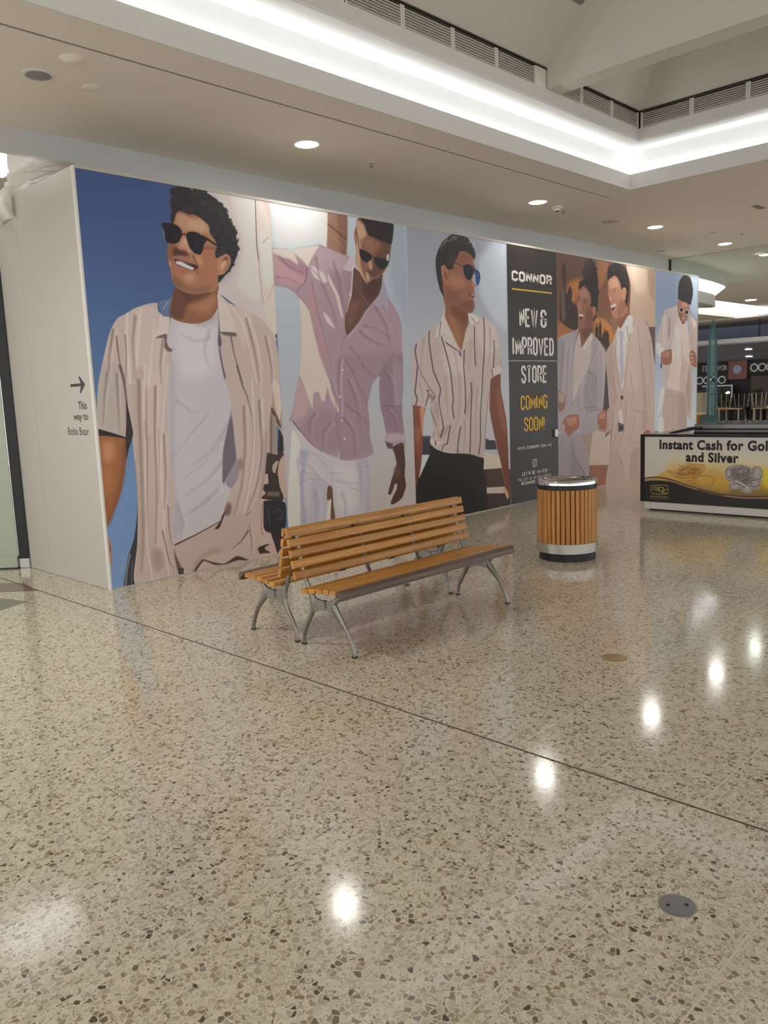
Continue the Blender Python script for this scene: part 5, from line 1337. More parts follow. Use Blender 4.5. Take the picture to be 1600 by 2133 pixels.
ARTK="""
G 0 30302e 300 c9a24e 420 d2b673 560 d6cdb0 700 c9c6bd 840 c3c1ba
P cfcbc0 20 0.9 15 827 446 820 341 504 244 374 19 279
P caa04a 50 0.7 580 345 950 442 1102 307 1095 165 854 193
P e0c93a 26 0.85 1472 460 1619 484 1626 234 1496 266
P cabf9a 30 0.6 949 502 1243 541 1245 452 1001 403
p 2b2a29 0 1 17 257 99 272 211 277 344 270 475 247 625 202 772 163 936 131 1096 113 1253 109 1397 111 1629 119 1634 -58 19 -69
S 6b4a34 2 1 30 30 17 288 121 305 244 308 377 284 539 234 709 191 875 153 1056 131 1253 124 1443 131 1628 145
S c39a73 3 0.9 12 12 17 283 121 298 244 300 377 276 539 227 709 185
S a8866b 3 0.9 14 14 1037 127 1253 116 1443 126 1628 141
S 2a1e1a 1 0.8 5 5 16 296 121 314 244 316 377 295 539 244 709 200 874 163 1056 141 1253 134 1443 142 1628 156
P c59a55 5 0.9 321 403 398 348 495 310 644 327 748 373 803 436 787 497 662 504 536 479 429 423
P 8a5a2c 10 0.5 430 381 536 448 705 453 768 394 643 358 495 342
S 9a6a34 1 0.9 16 16 326 404 387 353 474 315 602 320 727 362
S e0bd7e 1 0.9 7 7 332 393 398 338 496 300 634 322
S e6c890 1 0.9 5 5 458 470 408 467 384 440
S 70451f 1 0.9 5 5 516 434 550 435 609 413
S b8863f 1 0.9 5 5 535 439 553 430 557 395
S d9b06a 1 0.9 5 5 791 482 764 472 750 437
S e6c890 1 0.9 5 5 366 354 400 355 409 329
S 70451f 1 0.9 5 5 640 435 630 439 608 419
S b8863f 1 0.9 5 5 566 508 529 493 511 454
S d9b06a 1 0.9 5 5 675 473 632 465 608 433
S e6c890 1 0.9 5 5 750 426 719 415 693 378
S 70451f 1 0.9 5 5 640 375 690 380 747 362
S b8863f 1 0.9 5 5 599 488 593 487 562 460
S d9b06a 1 0.9 5 5 483 430 489 421 515 387
S e6c890 1 0.9 5 5 492 396 474 392 429 362
S 70451f 1 0.9 5 5 416 377 475 376 526 350
S b8863f 1 0.9 5 5 675 371 619 364 592 333
S d9b06a 1 0.9 5 5 511 489 548 495 561 474
S e6c890 1 0.9 5 5 435 475 453 460 441 418
S 70451f 1 0.9 5 5 678 492 658 479 667 442
S b8863f 1 0.9 5 5 674 467 667 456 649 420
S d9b06a 1 0.9 5 5 565 424 587 425 634 403
S e6c890 1 0.9 5 5 610 429 567 427 554 402
S 70451f 1 0.9 5 5 625 480 596 478 576 451
S b8863f 1 0.9 5 5 735 458 751 455 769 428
S d9b06a 1 0.9 5 5 469 416 432 421 380 400
S e6c890 1 0.9 5 5 804 398 778 389 732 355
S 70451f 1 0.9 5 5 474 434 492 433 506 407
S b8863f 1 0.9 5 5 522 413 515 413 511 388
S d9b06a 1 0.9 5 5 518 391 546 401 573 386
S e6c890 1 0.9 5 5 536 407 565 408 567 383
S 70451f 1 0.9 5 5 462 483 477 483 509 458
S b8863f 1 0.9 5 5 569 362 611 369 641 350
S d9b06a 1 0.9 5 5 705 360 756 365 783 345
S e6c890 1 0.9 5 5 361 413 422 414 455 389
S 70451f 1 0.9 5 5 566 498 615 508 642 493
S 8a5a2a 1 0.9 9 9 644 307 686 350 799 365 891 348 923 309 883 256 843 208
S d9ab62 0.5 0.9 4 4 647 312 689 355 802 370 894 353 926 314 886 261 846 213
S 8a5a2a 1 0.9 9 9 665 349 645 286 635 244
S d9ab62 0.5 0.9 4 4 668 354 648 291 638 249
S 8a5a2a 1 0.9 9 9 707 340 686 288 656 250
S d9ab62 0.5 0.9 4 4 710 346 690 293 659 255
S 8a5a2a 1 0.9 9 9 903 298 863 234 853 203
S d9ab62 0.5 0.9 4 4 906 303 866 240 856 208
S 8a5a2a 1 0.9 9 9 581 293 634 296 686 329
S d9ab62 0.5 0.9 4 4 584 299 637 301 689 334
P a39b96 3 1 1040 445 1079 486 1176 509 1273 502 1340 475 1378 496 1444 459 1465 382 1448 303 1431 243 1365 220 1357 180 1281 161 1231 213 1154 204 1099 236 1102 317 1043 314 1052 365
P 5f5754 12 0.6 1099 447 1225 491 1322 455 1382 319 1326 258 1201 271 1131 328
S 5a514e 1 0.95 13 13 1464 421 1458 385 1440 358 1414 345 1386 351 1364 373 1352 406 1354 442 1369 473 1394 490 1422 489 1446 472 1461 441 1463 405
S cfc7c2 1 0.9 6 6 1460 426 1454 391 1436 364 1410 351 1382 357 1360 378 1348 412 1350 448 1366 478 1390 495 1418 495 1442 477 1457 447 1459 411
P b8afaa 4 0.6 1436 420 1428 393 1408 382 1388 393 1380 420 1389 446 1409 455 1429 442
S 5a514e 1 0.95 13 13 1218 247 1211 229 1191 214 1163 206 1133 208 1109 219 1097 236 1100 255 1117 271 1144 281 1174 281 1200 273 1215 258 1217 239
S cfc7c2 1 0.9 6 6 1214 253 1207 234 1187 220 1159 212 1129 214 1105 225 1093 242 1096 260 1113 277 1140 286 1170 287 1196 279 1211 263 1213 245
P b8afaa 4 0.6 1188 246 1179 232 1157 225 1136 230 1127 244 1137 258 1160 263 1181 257
S 5a514e 1 0.95 13 13 1364 220 1356 199 1335 182 1304 173 1272 175 1247 187 1234 207 1237 229 1255 247 1284 258 1316 259 1344 250 1361 232 1362 210
S cfc7c2 1 0.9 6 6 1360 226 1352 204 1331 187 1300 179 1269 181 1243 193 1230 213 1233 234 1251 253 1280 264 1312 265 1340 255 1357 238 1358 216
P b8afaa 4 0.6 1331 218 1322 202 1298 195 1275 200 1266 216 1277 232 1301 238 1324 232
S 5a514e 1 0.95 13 13 1439 302 1432 283 1414 268 1387 261 1360 263 1337 274 1326 291 1329 311 1345 328 1370 338 1398 338 1422 329 1436 313 1438 294
S cfc7c2 1 0.9 6 6 1435 308 1429 289 1410 274 1383 266 1356 268 1333 280 1322 297 1325 317 1341 334 1366 343 1394 344 1418 335 1432 319 1434 300
P b8afaa 4 0.6 1411 301 1403 287 1382 280 1362 285 1354 300 1364 314 1384 319 1404 313
S 5a514e 1 0.95 13 13 1260 433 1255 416 1241 404 1221 398 1199 400 1182 410 1174 425 1176 441 1188 456 1207 464 1228 464 1247 456 1258 442 1259 425
S cfc7c2 1 0.9 6 6 1256 438 1251 422 1237 409 1217 403 1195 406 1178 415 1170 431 1172 447 1184 461 1203 470 1224 470 1243 462 1254 448 1255 431
P b8afaa 4 0.6 1238 432 1232 420 1216 414 1201 419 1195 431 1202 443 1218 448 1233 442
S 5a514e 1 0.95 13 13 1118 407 1114 383 1102 365 1084 356 1066 360 1051 375 1043 398 1045 422 1055 443 1072 455 1090 454 1106 442 1116 421 1117 397
S cfc7c2 1 0.9 6 6 1114 413 1110 389 1098 371 1080 362 1062 366 1047 381 1039 403 1041 428 1051 449 1068 461 1086 460 1102 448 1112 427 1113 403
P b8afaa 4 0.6 1099 407 1094 389 1080 381 1067 389 1062 407 1068 425 1082 431 1095 422
S e0d8d3 1 0.9 5 5 1157 327 1168 325 1170 304
S 3a3331 1 0.9 5 5 1205 405 1193 403 1168 382
S 9a908b 1 0.9 5 5 1248 472 1257 460 1263 430
S e0d8d3 1 0.9 5 5 1387 513 1408 505 1420 480
S 3a3331 1 0.9 5 5 1301 331 1274 331 1246 313
S 9a908b 1 0.9 5 5 1257 336 1276 330 1291 306
S e0d8d3 1 0.9 5 5 1321 372 1355 381 1374 372
S 3a3331 1 0.9 5 5 1292 341 1305 337 1308 316
S 9a908b 1 0.9 5 5 1145 273 1102 270 1076 250
S e0d8d3 1 0.9 5 5 1117 267 1120 264 1130 243
S 3a3331 1 0.9 5 5 1301 470 1308 461 1306 434
S 9a908b 1 0.9 5 5 1082 290 1089 284 1093 260
S e0d8d3 1 0.9 5 5 1158 269 1172 268 1202 250
S 3a3331 1 0.9 5 5 1309 266 1296 270 1278 256
S 9a908b 1 0.9 5 5 1372 463 1386 454 1390 427
S e0d8d3 1 0.9 5 5 1247 339 1240 336 1226 314
S 3a3331 1 0.9 5 5 1279 327 1278 322 1279 300
S 9a908b 1 0.9 5 5 1379 452 1399 458 1403 445
S e0d8d3 1 0.9 5 5 1401 445 1415 446 1425 429
S 3a3331 1 0.9 5 5 1220 292 1248 289 1277 268
S 9a908b 1 0.9 5 5 1381 296 1359 299 1333 284
S e0d8d3 1 0.9 5 5 1270 466 1280 453 1272 421
S 3a3331 1 0.9 5 5 1081 322 1081 322 1099 305
S 9a908b 1 0.9 5 5 1354 264 1354 258 1353 235
S e0d8d3 1 0.9 5 5 1345 306 1372 314 1382 303
S 3a3331 1 0.9 5 5 1272 335 1256 331 1229 309
S 9a908b 1 0.9 5 5 1233 445 1254 442 1298 422
S e0d8d3 1 0.9 5 5 1307 273 1316 277 1329 263
S 3a3331 1 0.9 5 5 1185 392 1185 379 1204 349
S 9a908b 1 0.9 5 5 1418 489 1402 494 1376 481
S efe7e0 2 0.9 12 12 1161 319 1239 283 1317 237
S d9c068 0.5 1 6 6 113 210 318 216 319 109 114 107 113 210
S d9c068 0.5 1 6 6 206 189 145 190 136 171 145 153 212 153 212 170 162 172
S d9c068 0.5 1 6 6 218 189 213 131
S d9c068 0.5 1 6 6 212 189 268 188 268 162 212 159 279 161 274 135 215 131
S d9c068 0.5 1 6 6 318 165 268 162 251 145 268 121 318 120
"""

def print_mat(name, art, wm, hm, ppm, gain, rough=.45):
    a = paint(art, wm, hm, ppm); lin = np.where(a <= .04045, a/12.92, ((a+.055)/1.055)**2.4)*gain
    lin = np.clip(lin, 0, .82); s = np.where(lin <= .0031308, lin*12.92, 1.055*lin**(1/2.4)-.055)
    H, W = s.shape[:2]; im = bpy.data.images.new(name, W, H)
    px = np.ones((H, W, 4), np.float32); px[..., :3] = s[::-1]; im.pixels.foreach_set(px.ravel()); im.update(); im.pack()
    m, t, b = new_mat(name); tx = t.nodes.new('ShaderNodeTexImage'); tx.image = im; tx.extension = 'EXTEND'
    t.links.new(tx.outputs[0], b.inputs['Base Color']); setp(b, Roughness=rough, IOR=1.4); return m
def print_face(me, face, uvs):
    l = me.uv_layers.new(name='UVMap') if not me.uv_layers else me.uv_layers[0]
    for li, uv in zip(face.loop_indices, uvs): l.data[li].uv = uv

# ================================================================== STRUCTURE
ZC = 4.06
floor = struct(box('floor', (-8, -9, -.2), (45, 24, 0), 'terrazzo'))
jt = box('expansion_joint', (2.8475, -9, -.01), (2.8575, 24, .0012), 'joint', floor)
for y in (.79, 1.21, 2.05): box('divider_strip', (-8, y-.003, -.01), (9.5, y+.003, .0006), 'strip', floor)
MB().prism([(2.653, 7.864), (2.754, 7.786), (2.894, 7.616), (2.843, 7.142), (2.605, 7.39), (2.51, 7.465)], 2, -.01, .0010).build('inlay', 'red', floor)
MB().prism([(2.44, 7.271), (2.512, 7.141), (2.554, 7.053), (2.615, 6.83), (2.349, 6.706), (2.21, 6.631)], 2, -.01, .0010).build('inlay', 'grey', floor)
cl = MB()
for a in (((-6,5.22),(10.25,5.60)), ((-6,5.635),(10.25,10.43)), ((10.25,5.22),(45,10.43)), ((9.997,-8),(45,5.22)), ((-6,-8),(-3.012,5.22)), ((-3.012,-8),(9.997,-4.012)), ((-6,10.43),(20,24))):
    cl.box((a[0][0],a[0][1],ZC), (a[1][0],a[1][1],ZC+.05))
cl.box((-6,5.59,ZC+.05), (10.25,5.645,ZC+.09))
ceiling = struct(cl.build('ceiling', 'ceil'))
box('ceiling_slot', (-6,5.601,ZC+.012), (10.249,5.634,ZC+.049), 'darkslot', ceiling)
# lit coffer over the middle: lip, trough, back wall, soffit, louvred fascia, sloped crown
X0, X1, Y0, Y1 = -3.0, 9.985, -4.0, 5.208
def ring(mb, off, z0, z1, th):       # vertical band round the coffer at plan offset off (th outwards)
    a, b, c, d = X0-off, X1+off, Y0-off, Y1+off
    mb.box((a-th,c-th,z0),(b+th,c,z1)); mb.box((a-th,d,z0),(b+th,d+th,z1)); mb.box((a-th,c,z0),(a,d,z1)); mb.box((b,c,z0),(b+th,d,z1)); return mb
def flat(mb, o1, o2, z0, z1):        # horizontal ring between plan offsets o1 (inner) and o2 (outer)
    a, b, c, d = X0-o2, X1+o2, Y0-o2, Y1+o2; e, f, g, h = X0-o1, X1+o1, Y0-o1, Y1+o1
    mb.box((a,c,z0),(b,g,z1)); mb.box((a,h,z0),(b,d,z1)); mb.box((a,g,z0),(e,h,z1)); mb.box((f,g,z0),(b,h,z1)); return mb
ring(MB(), 0, ZC-.001, ZC+.181, .02).build('coffer_lip', 'white', ceiling)
ring(MB(), .131, ZC+.052, 4.536, .02).build('cove_back_wall', 'cove', ceiling)
flat(MB(), -.25, .15, 4.533, 4.56).build('cove_soffit', 'cove', ceiling)
ring(MB(), -.25, 4.56, 4.683, .02).build('coffer_fascia', 'white', ceiling)
xa, xb, ya, yb = X0+.25, X1-.25, Y0+.25, Y1-.25
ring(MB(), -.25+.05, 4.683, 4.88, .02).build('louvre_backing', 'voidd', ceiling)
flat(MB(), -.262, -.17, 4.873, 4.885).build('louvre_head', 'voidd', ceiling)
# crown: four sloped planes rising at 0.8
rz = 2.2; hz = 4.872
crn = MB(); k = rz/.8
crn.add([(xa-.02,ya-.02,hz),(xb+.02,ya-.02,hz),(xb+.02,yb+.02,hz),(xa-.02,yb+.02,hz),(xa+k,ya+k,hz+rz),(xb-k,ya+k,hz+rz),(xb-k,yb-k,hz+rz),(xa+k,yb-k,hz+rz)],
        [(0,1,5,4),(1,2,6,5),(2,3,7,6),(3,0,4,7),(4,5,6,7)])
crn.build('coffer_crown', 'crown', ceiling)
MB().prism([(7.70,4.683),(7.95,4.683),(8.05,4.93),(8.05,7.2),(7.70,7.2)], 1, ya+.3, yb-.012).build('crown_beam', 'crown', ceiling)
# cove tubes: strips lying in the trough
tb = MB(); z = ZC+.085
for a, b in (((X0,Y1+.045),(X1-.02,Y1+.085)), ((X1+.045,Y0),(X1+.085,Y1-.02)), ((X0-.085,Y0),(X0-.045,Y1)), ((X0,Y0-.085),(X1,Y0-.045))): tb.box((a[0],a[1],z-.03),(b[0],b[1],z))
tb.build('cove_tube', 'tube', ceiling)
# bulkhead over the shopfront with its rounded far end, lit ring and drum
def wallpath(pts, z0, z1, th, name, m, parent=None):
    n = len(pts); P = [Vector((x, y, 0)) for x, y in pts]; mb = MB(); vs = []
    for i, p in enumerate(P):
        d = (P[min(i+1,n-1)]-P[max(i-1,0)]).normalized(); q = Vector((-d.y, d.x, 0))
        for o, z in ((0,z0),(0,z1),(th,z1),(th,z0)): vs.append(p+q*o+Vector((0,0,z)))
    fs = [(0,1,2,3),((n-1)*4+3,(n-1)*4+2,(n-1)*4+1,(n-1)*4)]
    for i in range(n-1):
        for k in range(4): fs.append((i*4+k, i*4+(k+1)%4, (i+1)*4+(k+1)%4, (i+1)*4+k))
    return mb.add(vs, fs).build(name, m, parent, smooth=True)
bp = [(-6,7.51),(8,7.51),(15,7.51),(16.5,7.55),(17.6,7.61),(18.5,7.69),(19.2,7.78),(19.8,7.89),(20.2,8.0),(20.45,8.14),(20.5,8.32),(20.35,8.5),(19.9,8.8),(19,9.2)]
bulk = struct(wallpath(bp, 3.83, ZC, .04, 'trim_1', 'bulk'))
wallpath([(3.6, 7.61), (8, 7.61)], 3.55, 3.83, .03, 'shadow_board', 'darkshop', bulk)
up = [(15.2,7.53),(17.6,7.63),(18.5,7.71),(19.2,7.80),(19.8,7.91),(20.15,8.02),(20.3,8.16),(20.2,8.35),(19.8,8.6)]
dp = [(15.2,7.70),(17,7.74),(18.4,7.83),(19.2,7.93),(19.6,8.03),(19.78,8.13),(19.8,8.22),(19.6,8.4),(19,8.7)]
n = len(up); MB().add([(x, y, 3.825) for x, y in up]+[(x, y, 3.61) for x, y in dp], [(i, i+1, n+i+1, n+i) for i in range(n-1)]).build('lit_ring', 'tubew', bulk, smooth=True)
wallpath(dp, 3.36, 3.62, .25, 'round_drum', 'bulk', bulk)
MB().add([(x, y+.02, 3.37) for x, y in dp]+[(15.2, 9.4, 3.37)], [tuple(range(len(dp)+1))]).build('drum_soffit', 'bulk', bulk)
# far ceiling: lit slot and the lower ceiling behind it
far = struct(MB().box((20,10.40,ZC+.05),(45,10.43,4.5)).box((20,11.19,3.75),(45,11.22,4.5)).box((20,10.43,4.45),(45,11.19,4.5)).box((20,11.2,3.75),(45,24,3.80)).build('trim_2', 'ceil'))
box('slot_light', (20.1,10.44,ZC+.10), (44,11.18,ZC+.12), 'tubew', far)
# food-court end: pale blue wall above, beam, sloped soffit and dark shopfronts
endw = struct(box('wall_far', (33,-2,0), (33.3,24,2.45), 'darkshop'))
box('upper_wall', (33.3,-2,2.4), (33.6,24,4.4), 'bluewall', endw)
MB().prism([(30,2.95),(30.15,2.95),(30.15,3.10),(30,3.10)], 1, -2, 24).build('white_beam', 'white', endw)
MB().prism([(30.02,2.90),(33,2.38),(33,2.44),(30.02,2.96)], 1, -2, 24).build('sloped_soffit', 'bluegrey', endw)
for y in (10.25,10.75): box('hanger_rod', (30.05,y-.02,3.1), (30.10,y+.02,3.75), 'rubber', endw)
box('upper_deck', (29,-2,3.72), (33.3,24,3.78), 'ceil', endw)
# glass smoke baffle across the mall
sb = struct(thing('trim_3', (16.1,2,0), None, None))
for a, b in ((6.09,7.50),(4.0,6.08),(1.9,3.99),(-.2,1.89)): box('baffle_pane', (-.005,a-2,3.45), (.005,b-2,ZC), 'clear', sb)
box('top_channel', (-.012,-2.2,ZC-.012), (.012,5.50,ZC-.001), 'louvre', sb)
box('edge_seal', (-.015,5.50,3.70), (.015,5.53,ZC), 'darkslot', sb)
# ================================================================== HOARDING
D = 6.592; HH = 3.555; GAIN = 1.5
hd = thing('hoarding', (3.25, D, 0), 'long printed shop hoarding with large fashion photographs and a white return panel', 'hoarding')
hx, hy = 3.25, D
def hb(name, a, b, m, par=None, bevel=0): return box(name, (a[0]-hx,a[1]-hy,a[2]), (b[0]-hx,b[1]-hy,b[2]), m, par or hd, bevel)
PX = [3.262, 5.262, 7.262, 9.235, 10.46, 13.568, 15.28]
PL = ['print of a laughing man in sunglasses with an open striped shirt over a white tee', 'print of a man in a pink linen shirt and white trousers looking down',
      'print of a man in a striped white shirt and black trousers in profile', None, 'print of two laughing men in pale suits at a bar', 'print of a man in a pale jacket with his hands on the lapels']
for i, art in enumerate((ART0, ART1, ART2, None, ART4, ART5)):
    if art is None: continue
    x0, x1 = PX[i], PX[i+1]; W = x1-x0
    pm = print_mat('printed_panel_%d' % i, art, W, HH, 330 if i < 3 else 240, GAIN)
    mb = MB().box((x0-hx+.001,0,0), (x1-hx-.001,.045,HH)); o = mb.build('print_panel', 'white', hd)
    o.data.materials.append(pm)
    for p in o.data.polygons:
        if p.normal.y < -.9:
            p.material_index = 1
            print_face(o.data, p, [((o.data.vertices[v].co.x+hx-x0)/W, o.data.vertices[v].co.z/HH) for v in p.vertices])
    o['label'] = PL[i]
M_['blackprint'] = mat('black_printed_vinyl', '37322f', .4, vary=.08, scale=1.2)
bp_ = hb('text_panel', (PX[3]+.001,D,1.999), (PX[4]-.001,D+.045,HH), 'blackprint'); bp_['label'] = 'black upper text panel with white capitals and a yellow line'
dr = hb('door_leaf', (PX[3]+.012,D+.003,.012), (PX[4]-.012,D+.045,1.987), 'blackprint'); dr['label'] = 'black printed door set into the hoarding with a small lock'
hb('door_frame', (PX[3]+.001,D+.006,0), (PX[3]+.011,D+.045,1.998), 'white'); hb('door_frame', (PX[4]-.009,D+.006,0), (PX[4]-.001,D+.045,1.998), 'blackprint'); hb('door_frame', (PX[3]+.012,D+.004,1.988), (PX[4]-.012,D+.045,1.998), 'white')
lk = hb('door_lock', (10.338,D-.03,.885), (10.412,D+.002,.998), 'steel', dr, .006); hb('lock_bolt', (10.40,D-.035,.925), (10.445,D-.012,.955), 'steel', dr, .004)
hb('top_edge', (3.262,D-.004,HH-.022), (15.30,D+.045,HH+.004), 'board'); hb('end_edge', (15.28,D-.003,0), (15.305,D+.30,HH), 'board')
hb('corner_edge', (3.248,D-.003,0), (3.2635,D+.04,HH), 'white'); hb('base_edge', (3.262,D-.004,0), (9.235,D,.012), 'board'); hb('base_edge', (10.46,D-.004,0), (15.28,D,.012), 'board')
rp_ = hb('return_panel', (3.25,D+.041,.003), (3.29,7.80,HH), 'board'); hb('return_panel', (3.25,7.803,.003), (3.29,8.285,HH), 'board')
# lettering: capitals on the black panel, black vinyl on the return
UX, UZ = (1, 0, 0), (0, 0, 1)
def wl(txt, xl, xr, zb, zt, m, w_=.32, st=.1, gap=.12, par=bp_):
    v, f = caps(txt, w_, st, gap); v = v.copy(); v[:, 1] += st/2
    lettering(v, f, (xl-hx, -.0006, zb), UX, UZ, xr-xl, zt-zb, m, par, cap=1+st, gap=max(.2, gap+w_*.45))
wl('CONNOR', 9.338, 10.327, 3.06, 3.20, 'vinyl_w', .85, .31, .32)
hb('yellow_rule', (9.339,D-.0012,2.943), (10.329,D+.001,2.964), 'vinyl_y', bp_)
wl('NEW', 9.502, 9.953, 2.455, 2.710, 'vinyl_w', .33, .15); wl('&', 10.018, 10.187, 2.458, 2.710, 'vinyl_w', .30, .145)
wl('IMPROVED', 9.328, 10.358, 2.065, 2.320, 'vinyl_w', .31, .15)
wl('STORE', 9.525, 10.157, 1.680, 1.930, 'vinyl_w', .31, .15, par=dr); wl('COMING', 9.500, 10.175, 1.313, 1.514, 'vinyl_y', .35, .145, par=dr); wl('SOON!', 9.573, 10.098, 1.009, 1.206, 'vinyl_y', .35, .145, par=dr)
wl('WWW.CONNOR.COM.AU', 9.405, 10.267, .758, .802, 'vinyl_w', .55, .2, .22, par=dr); wl("LET'S BE MATES!", 9.509, 10.155, .386, .436, 'vinyl_w', .5, .22, .2, par=dr)
wl('FOLLOW US ON INSTAGRAM', 9.410, 10.247, .314, .358, 'vinyl_w', .5, .12, .22, par=dr); wl('@CONNOR_C', 9.491, 9.93, .255, .300, 'vinyl_w', .5, .22, .2, par=dr)
def strokes(ls, st, org, ux, uz, m, par, name):     # constant-width line mark
    V = []; F = []
    for l in ls:
        P = [np.array(q, float) for q in l]; n = len(P); o = len(V); cl_ = np.allclose(P[0], P[-1])
        for i in range(n):
            a = P[i-1] if i else (P[-2] if cl_ else 2*P[0]-P[1]); b = P[i+1] if i < n-1 else (P[1] if cl_ else 2*P[-1]-P[-2])
            d = (b-a)/np.linalg.norm(b-a); q = np.array([-d[1], d[0]])*st/2; V += [P[i]+q, P[i]-q]
        F += [(o+2*i, o+2*i+2, o+2*i+3, o+2*i+1) for i in range(n-1)]
    ux, uz = Vector(ux), Vector(uz); nn = ux.cross(uz); O = Vector(org)
    return MB().add([O+ux*float(p[0])+uz*float(p[1])+nn*.0012 for p in V], F).build(name, m, par)
def ell(cx, cy, rx, ry, pw=2, n=28):
    o = []
    for i in range(n+1):
        a = 2*math.pi*i/n; c, s = math.cos(a), math.sin(a); o.append((cx+rx*math.copysign(abs(c)**(2/pw), c), cy+ry*math.copysign(abs(s)**(2/pw), s)))
    return o
strokes([ell(9.826,.545,.055,.05,5), ell(9.826,.545,.026,.025)], .012, (-hx, -.0006, 0), UX, UZ, 'vinyl_w', dr, 'camera_logo'); strokes([[(9.855,.572),(9.863,.572)]], .01, (-hx, -.0006, 0), UX, UZ, 'vinyl_w', dr, 'camera_logo')
RX = (0, -1, 0)
def rl(txt, yl, yr, zb, zt, bold, par=rp_, m='vinyl_k', x=3.25, base=(0, 0), sp=1.0):
    v, f = text_mesh(txt, bold, sp); lettering(v, f, (x-base[0], yl-base[1], zb), RX, UZ, yl-yr, zt-zb, m, par, cap=.70)
rl('This', 6.893, 6.731, 1.582, 1.650, .012, base=(hx, hy)); rl('way to', 6.998, 6.727, 1.490, 1.553, .012, base=(hx, hy)); rl('Boba Bear', 7.137, 6.735, 1.358, 1.426, -.003, base=(hx, hy))
ar = [(0,.012),(.20,.012),(.17,.072),(.19,.072),(.28,0),(.19,-.072),(.17,-.072),(.20,-.012),(0,-.012)]
MB().add([(-.0012, 7.007-hy-p[0], 1.791+p[1]) for p in ar], [(0,1,7,8),(1,2,3,4),(4,5,6,7),(1,4,7)]).build('arrow', 'vinyl_k', rp_)

# ================================================================== BENCHES (back to back)
def rrect(u, z, wd, th, ang, r=.008):
    c, s = math.cos(ang), math.sin(ang); o = []
    for sx, sz in ((1,1),(-1,1),(-1,-1),(1,-1)):
        for k in range(4):
            a = {(1,1):0,(-1,1):90,(-1,-1):180,(1,-1):270}[(sx,sz)]+k*30; a = math.radians(a)
            p, q = sx*(wd/2-r)+r*math.cos(a), sz*(th/2-r)+r*math.sin(a); o.append((-(u+p*c-q*s), z+p*s+q*c))
    return o
def ribbon2(pts, wds, x0, x1, mb):
    P = [np.array(p, float) for p in pts]; L = []; R = []
    for i, p in enumerate(P):
        d = P[min(i+1,len(P)-1)]-P[max(i-1,0)]; d /= np.linalg.norm(d); n = np.array([-d[1], d[0]])*wds[i]/2; L.append(p+n); R.append(p-n)
    for i in range(len(P)-1): mb.prism([(-L[i][0],L[i][1]),(-L[i+1][0],L[i+1][1]),(-R[i+1][0],R[i+1][1]),(-R[i][0],R[i][1])], 0, x0, x1)
def cat(p, n=5):
    return [tuple(q) for q in spline(np.array(p), False, n)]
def solid_ribbon(pts, w0, x0, x1, mb):      # smooth closed strip with end caps, rounded across
    P = [np.array(p, float) for p in pts]; m = len(P); vs = []; xc = (x0+x1)/2; hw = (x1-x0)/2; sec = 8
    for i, p in enumerate(P):
        d = P[min(i+1,m-1)]-P[max(i-1,0)]; d /= np.linalg.norm(d); n = np.array([-d[1], d[0]]); wi = w0[i]/2
        for k in range(sec):
            a = 2*math.pi*(k+.5)/sec; ca, sa = math.cos(a), math.sin(a); f = 1.0/max(abs(ca), abs(sa))**.7
            q = p+n*wi*ca*f; vs.append((xc+hw*sa*f, -q[0], q[1]))
    fs = [(j*sec+k, j*sec+(k+1)%sec, (j+1)*sec+(k+1)%sec, (j+1)*sec+k) for j in range(m-1) for k in range(sec)]
    fs += [tuple(range(sec))[::-1], tuple((m-1)*sec+k for k in range(sec))]; mb.add(vs, fs)
bench = thing('bench', (4.085, 4.052, 0), 'front timber slat bench with cast metal legs, its seat facing the open floor', 'bench')
HL = .885
for u, z, a in ((.168,.390,.02),(.236,.400,.10),(.303,.407,.10),(.370,.412,.08),(.437,.414,.02)):
    MB().prism(rrect(u, z, .060, .030, a), 0, -HL, HL).build('seat_slat', 'honey', bench, smooth=True)
o = MB().prism([(-.472,.428),(-.488,.436),(-.505,.434),(-.517,.424),(-.522,.408),(-.522,.378),(-.510,.374),(-.498,.378),(-.496,.404),(-.472,.404)], 0, -HL-.01, HL+.01).build('front_slat', 'walnut', bench, smooth=True); o['label'] = 'dark stained front slat'
BK = [(.082,.476),(.066,.546),(.052,.614),(.038,.682),(.024,.750)]
for u, z in BK: MB().prism(rrect(u-.006, z, .026, .054, .21), 0, -HL, HL).build('back_slat', 'honey', bench, smooth=True)
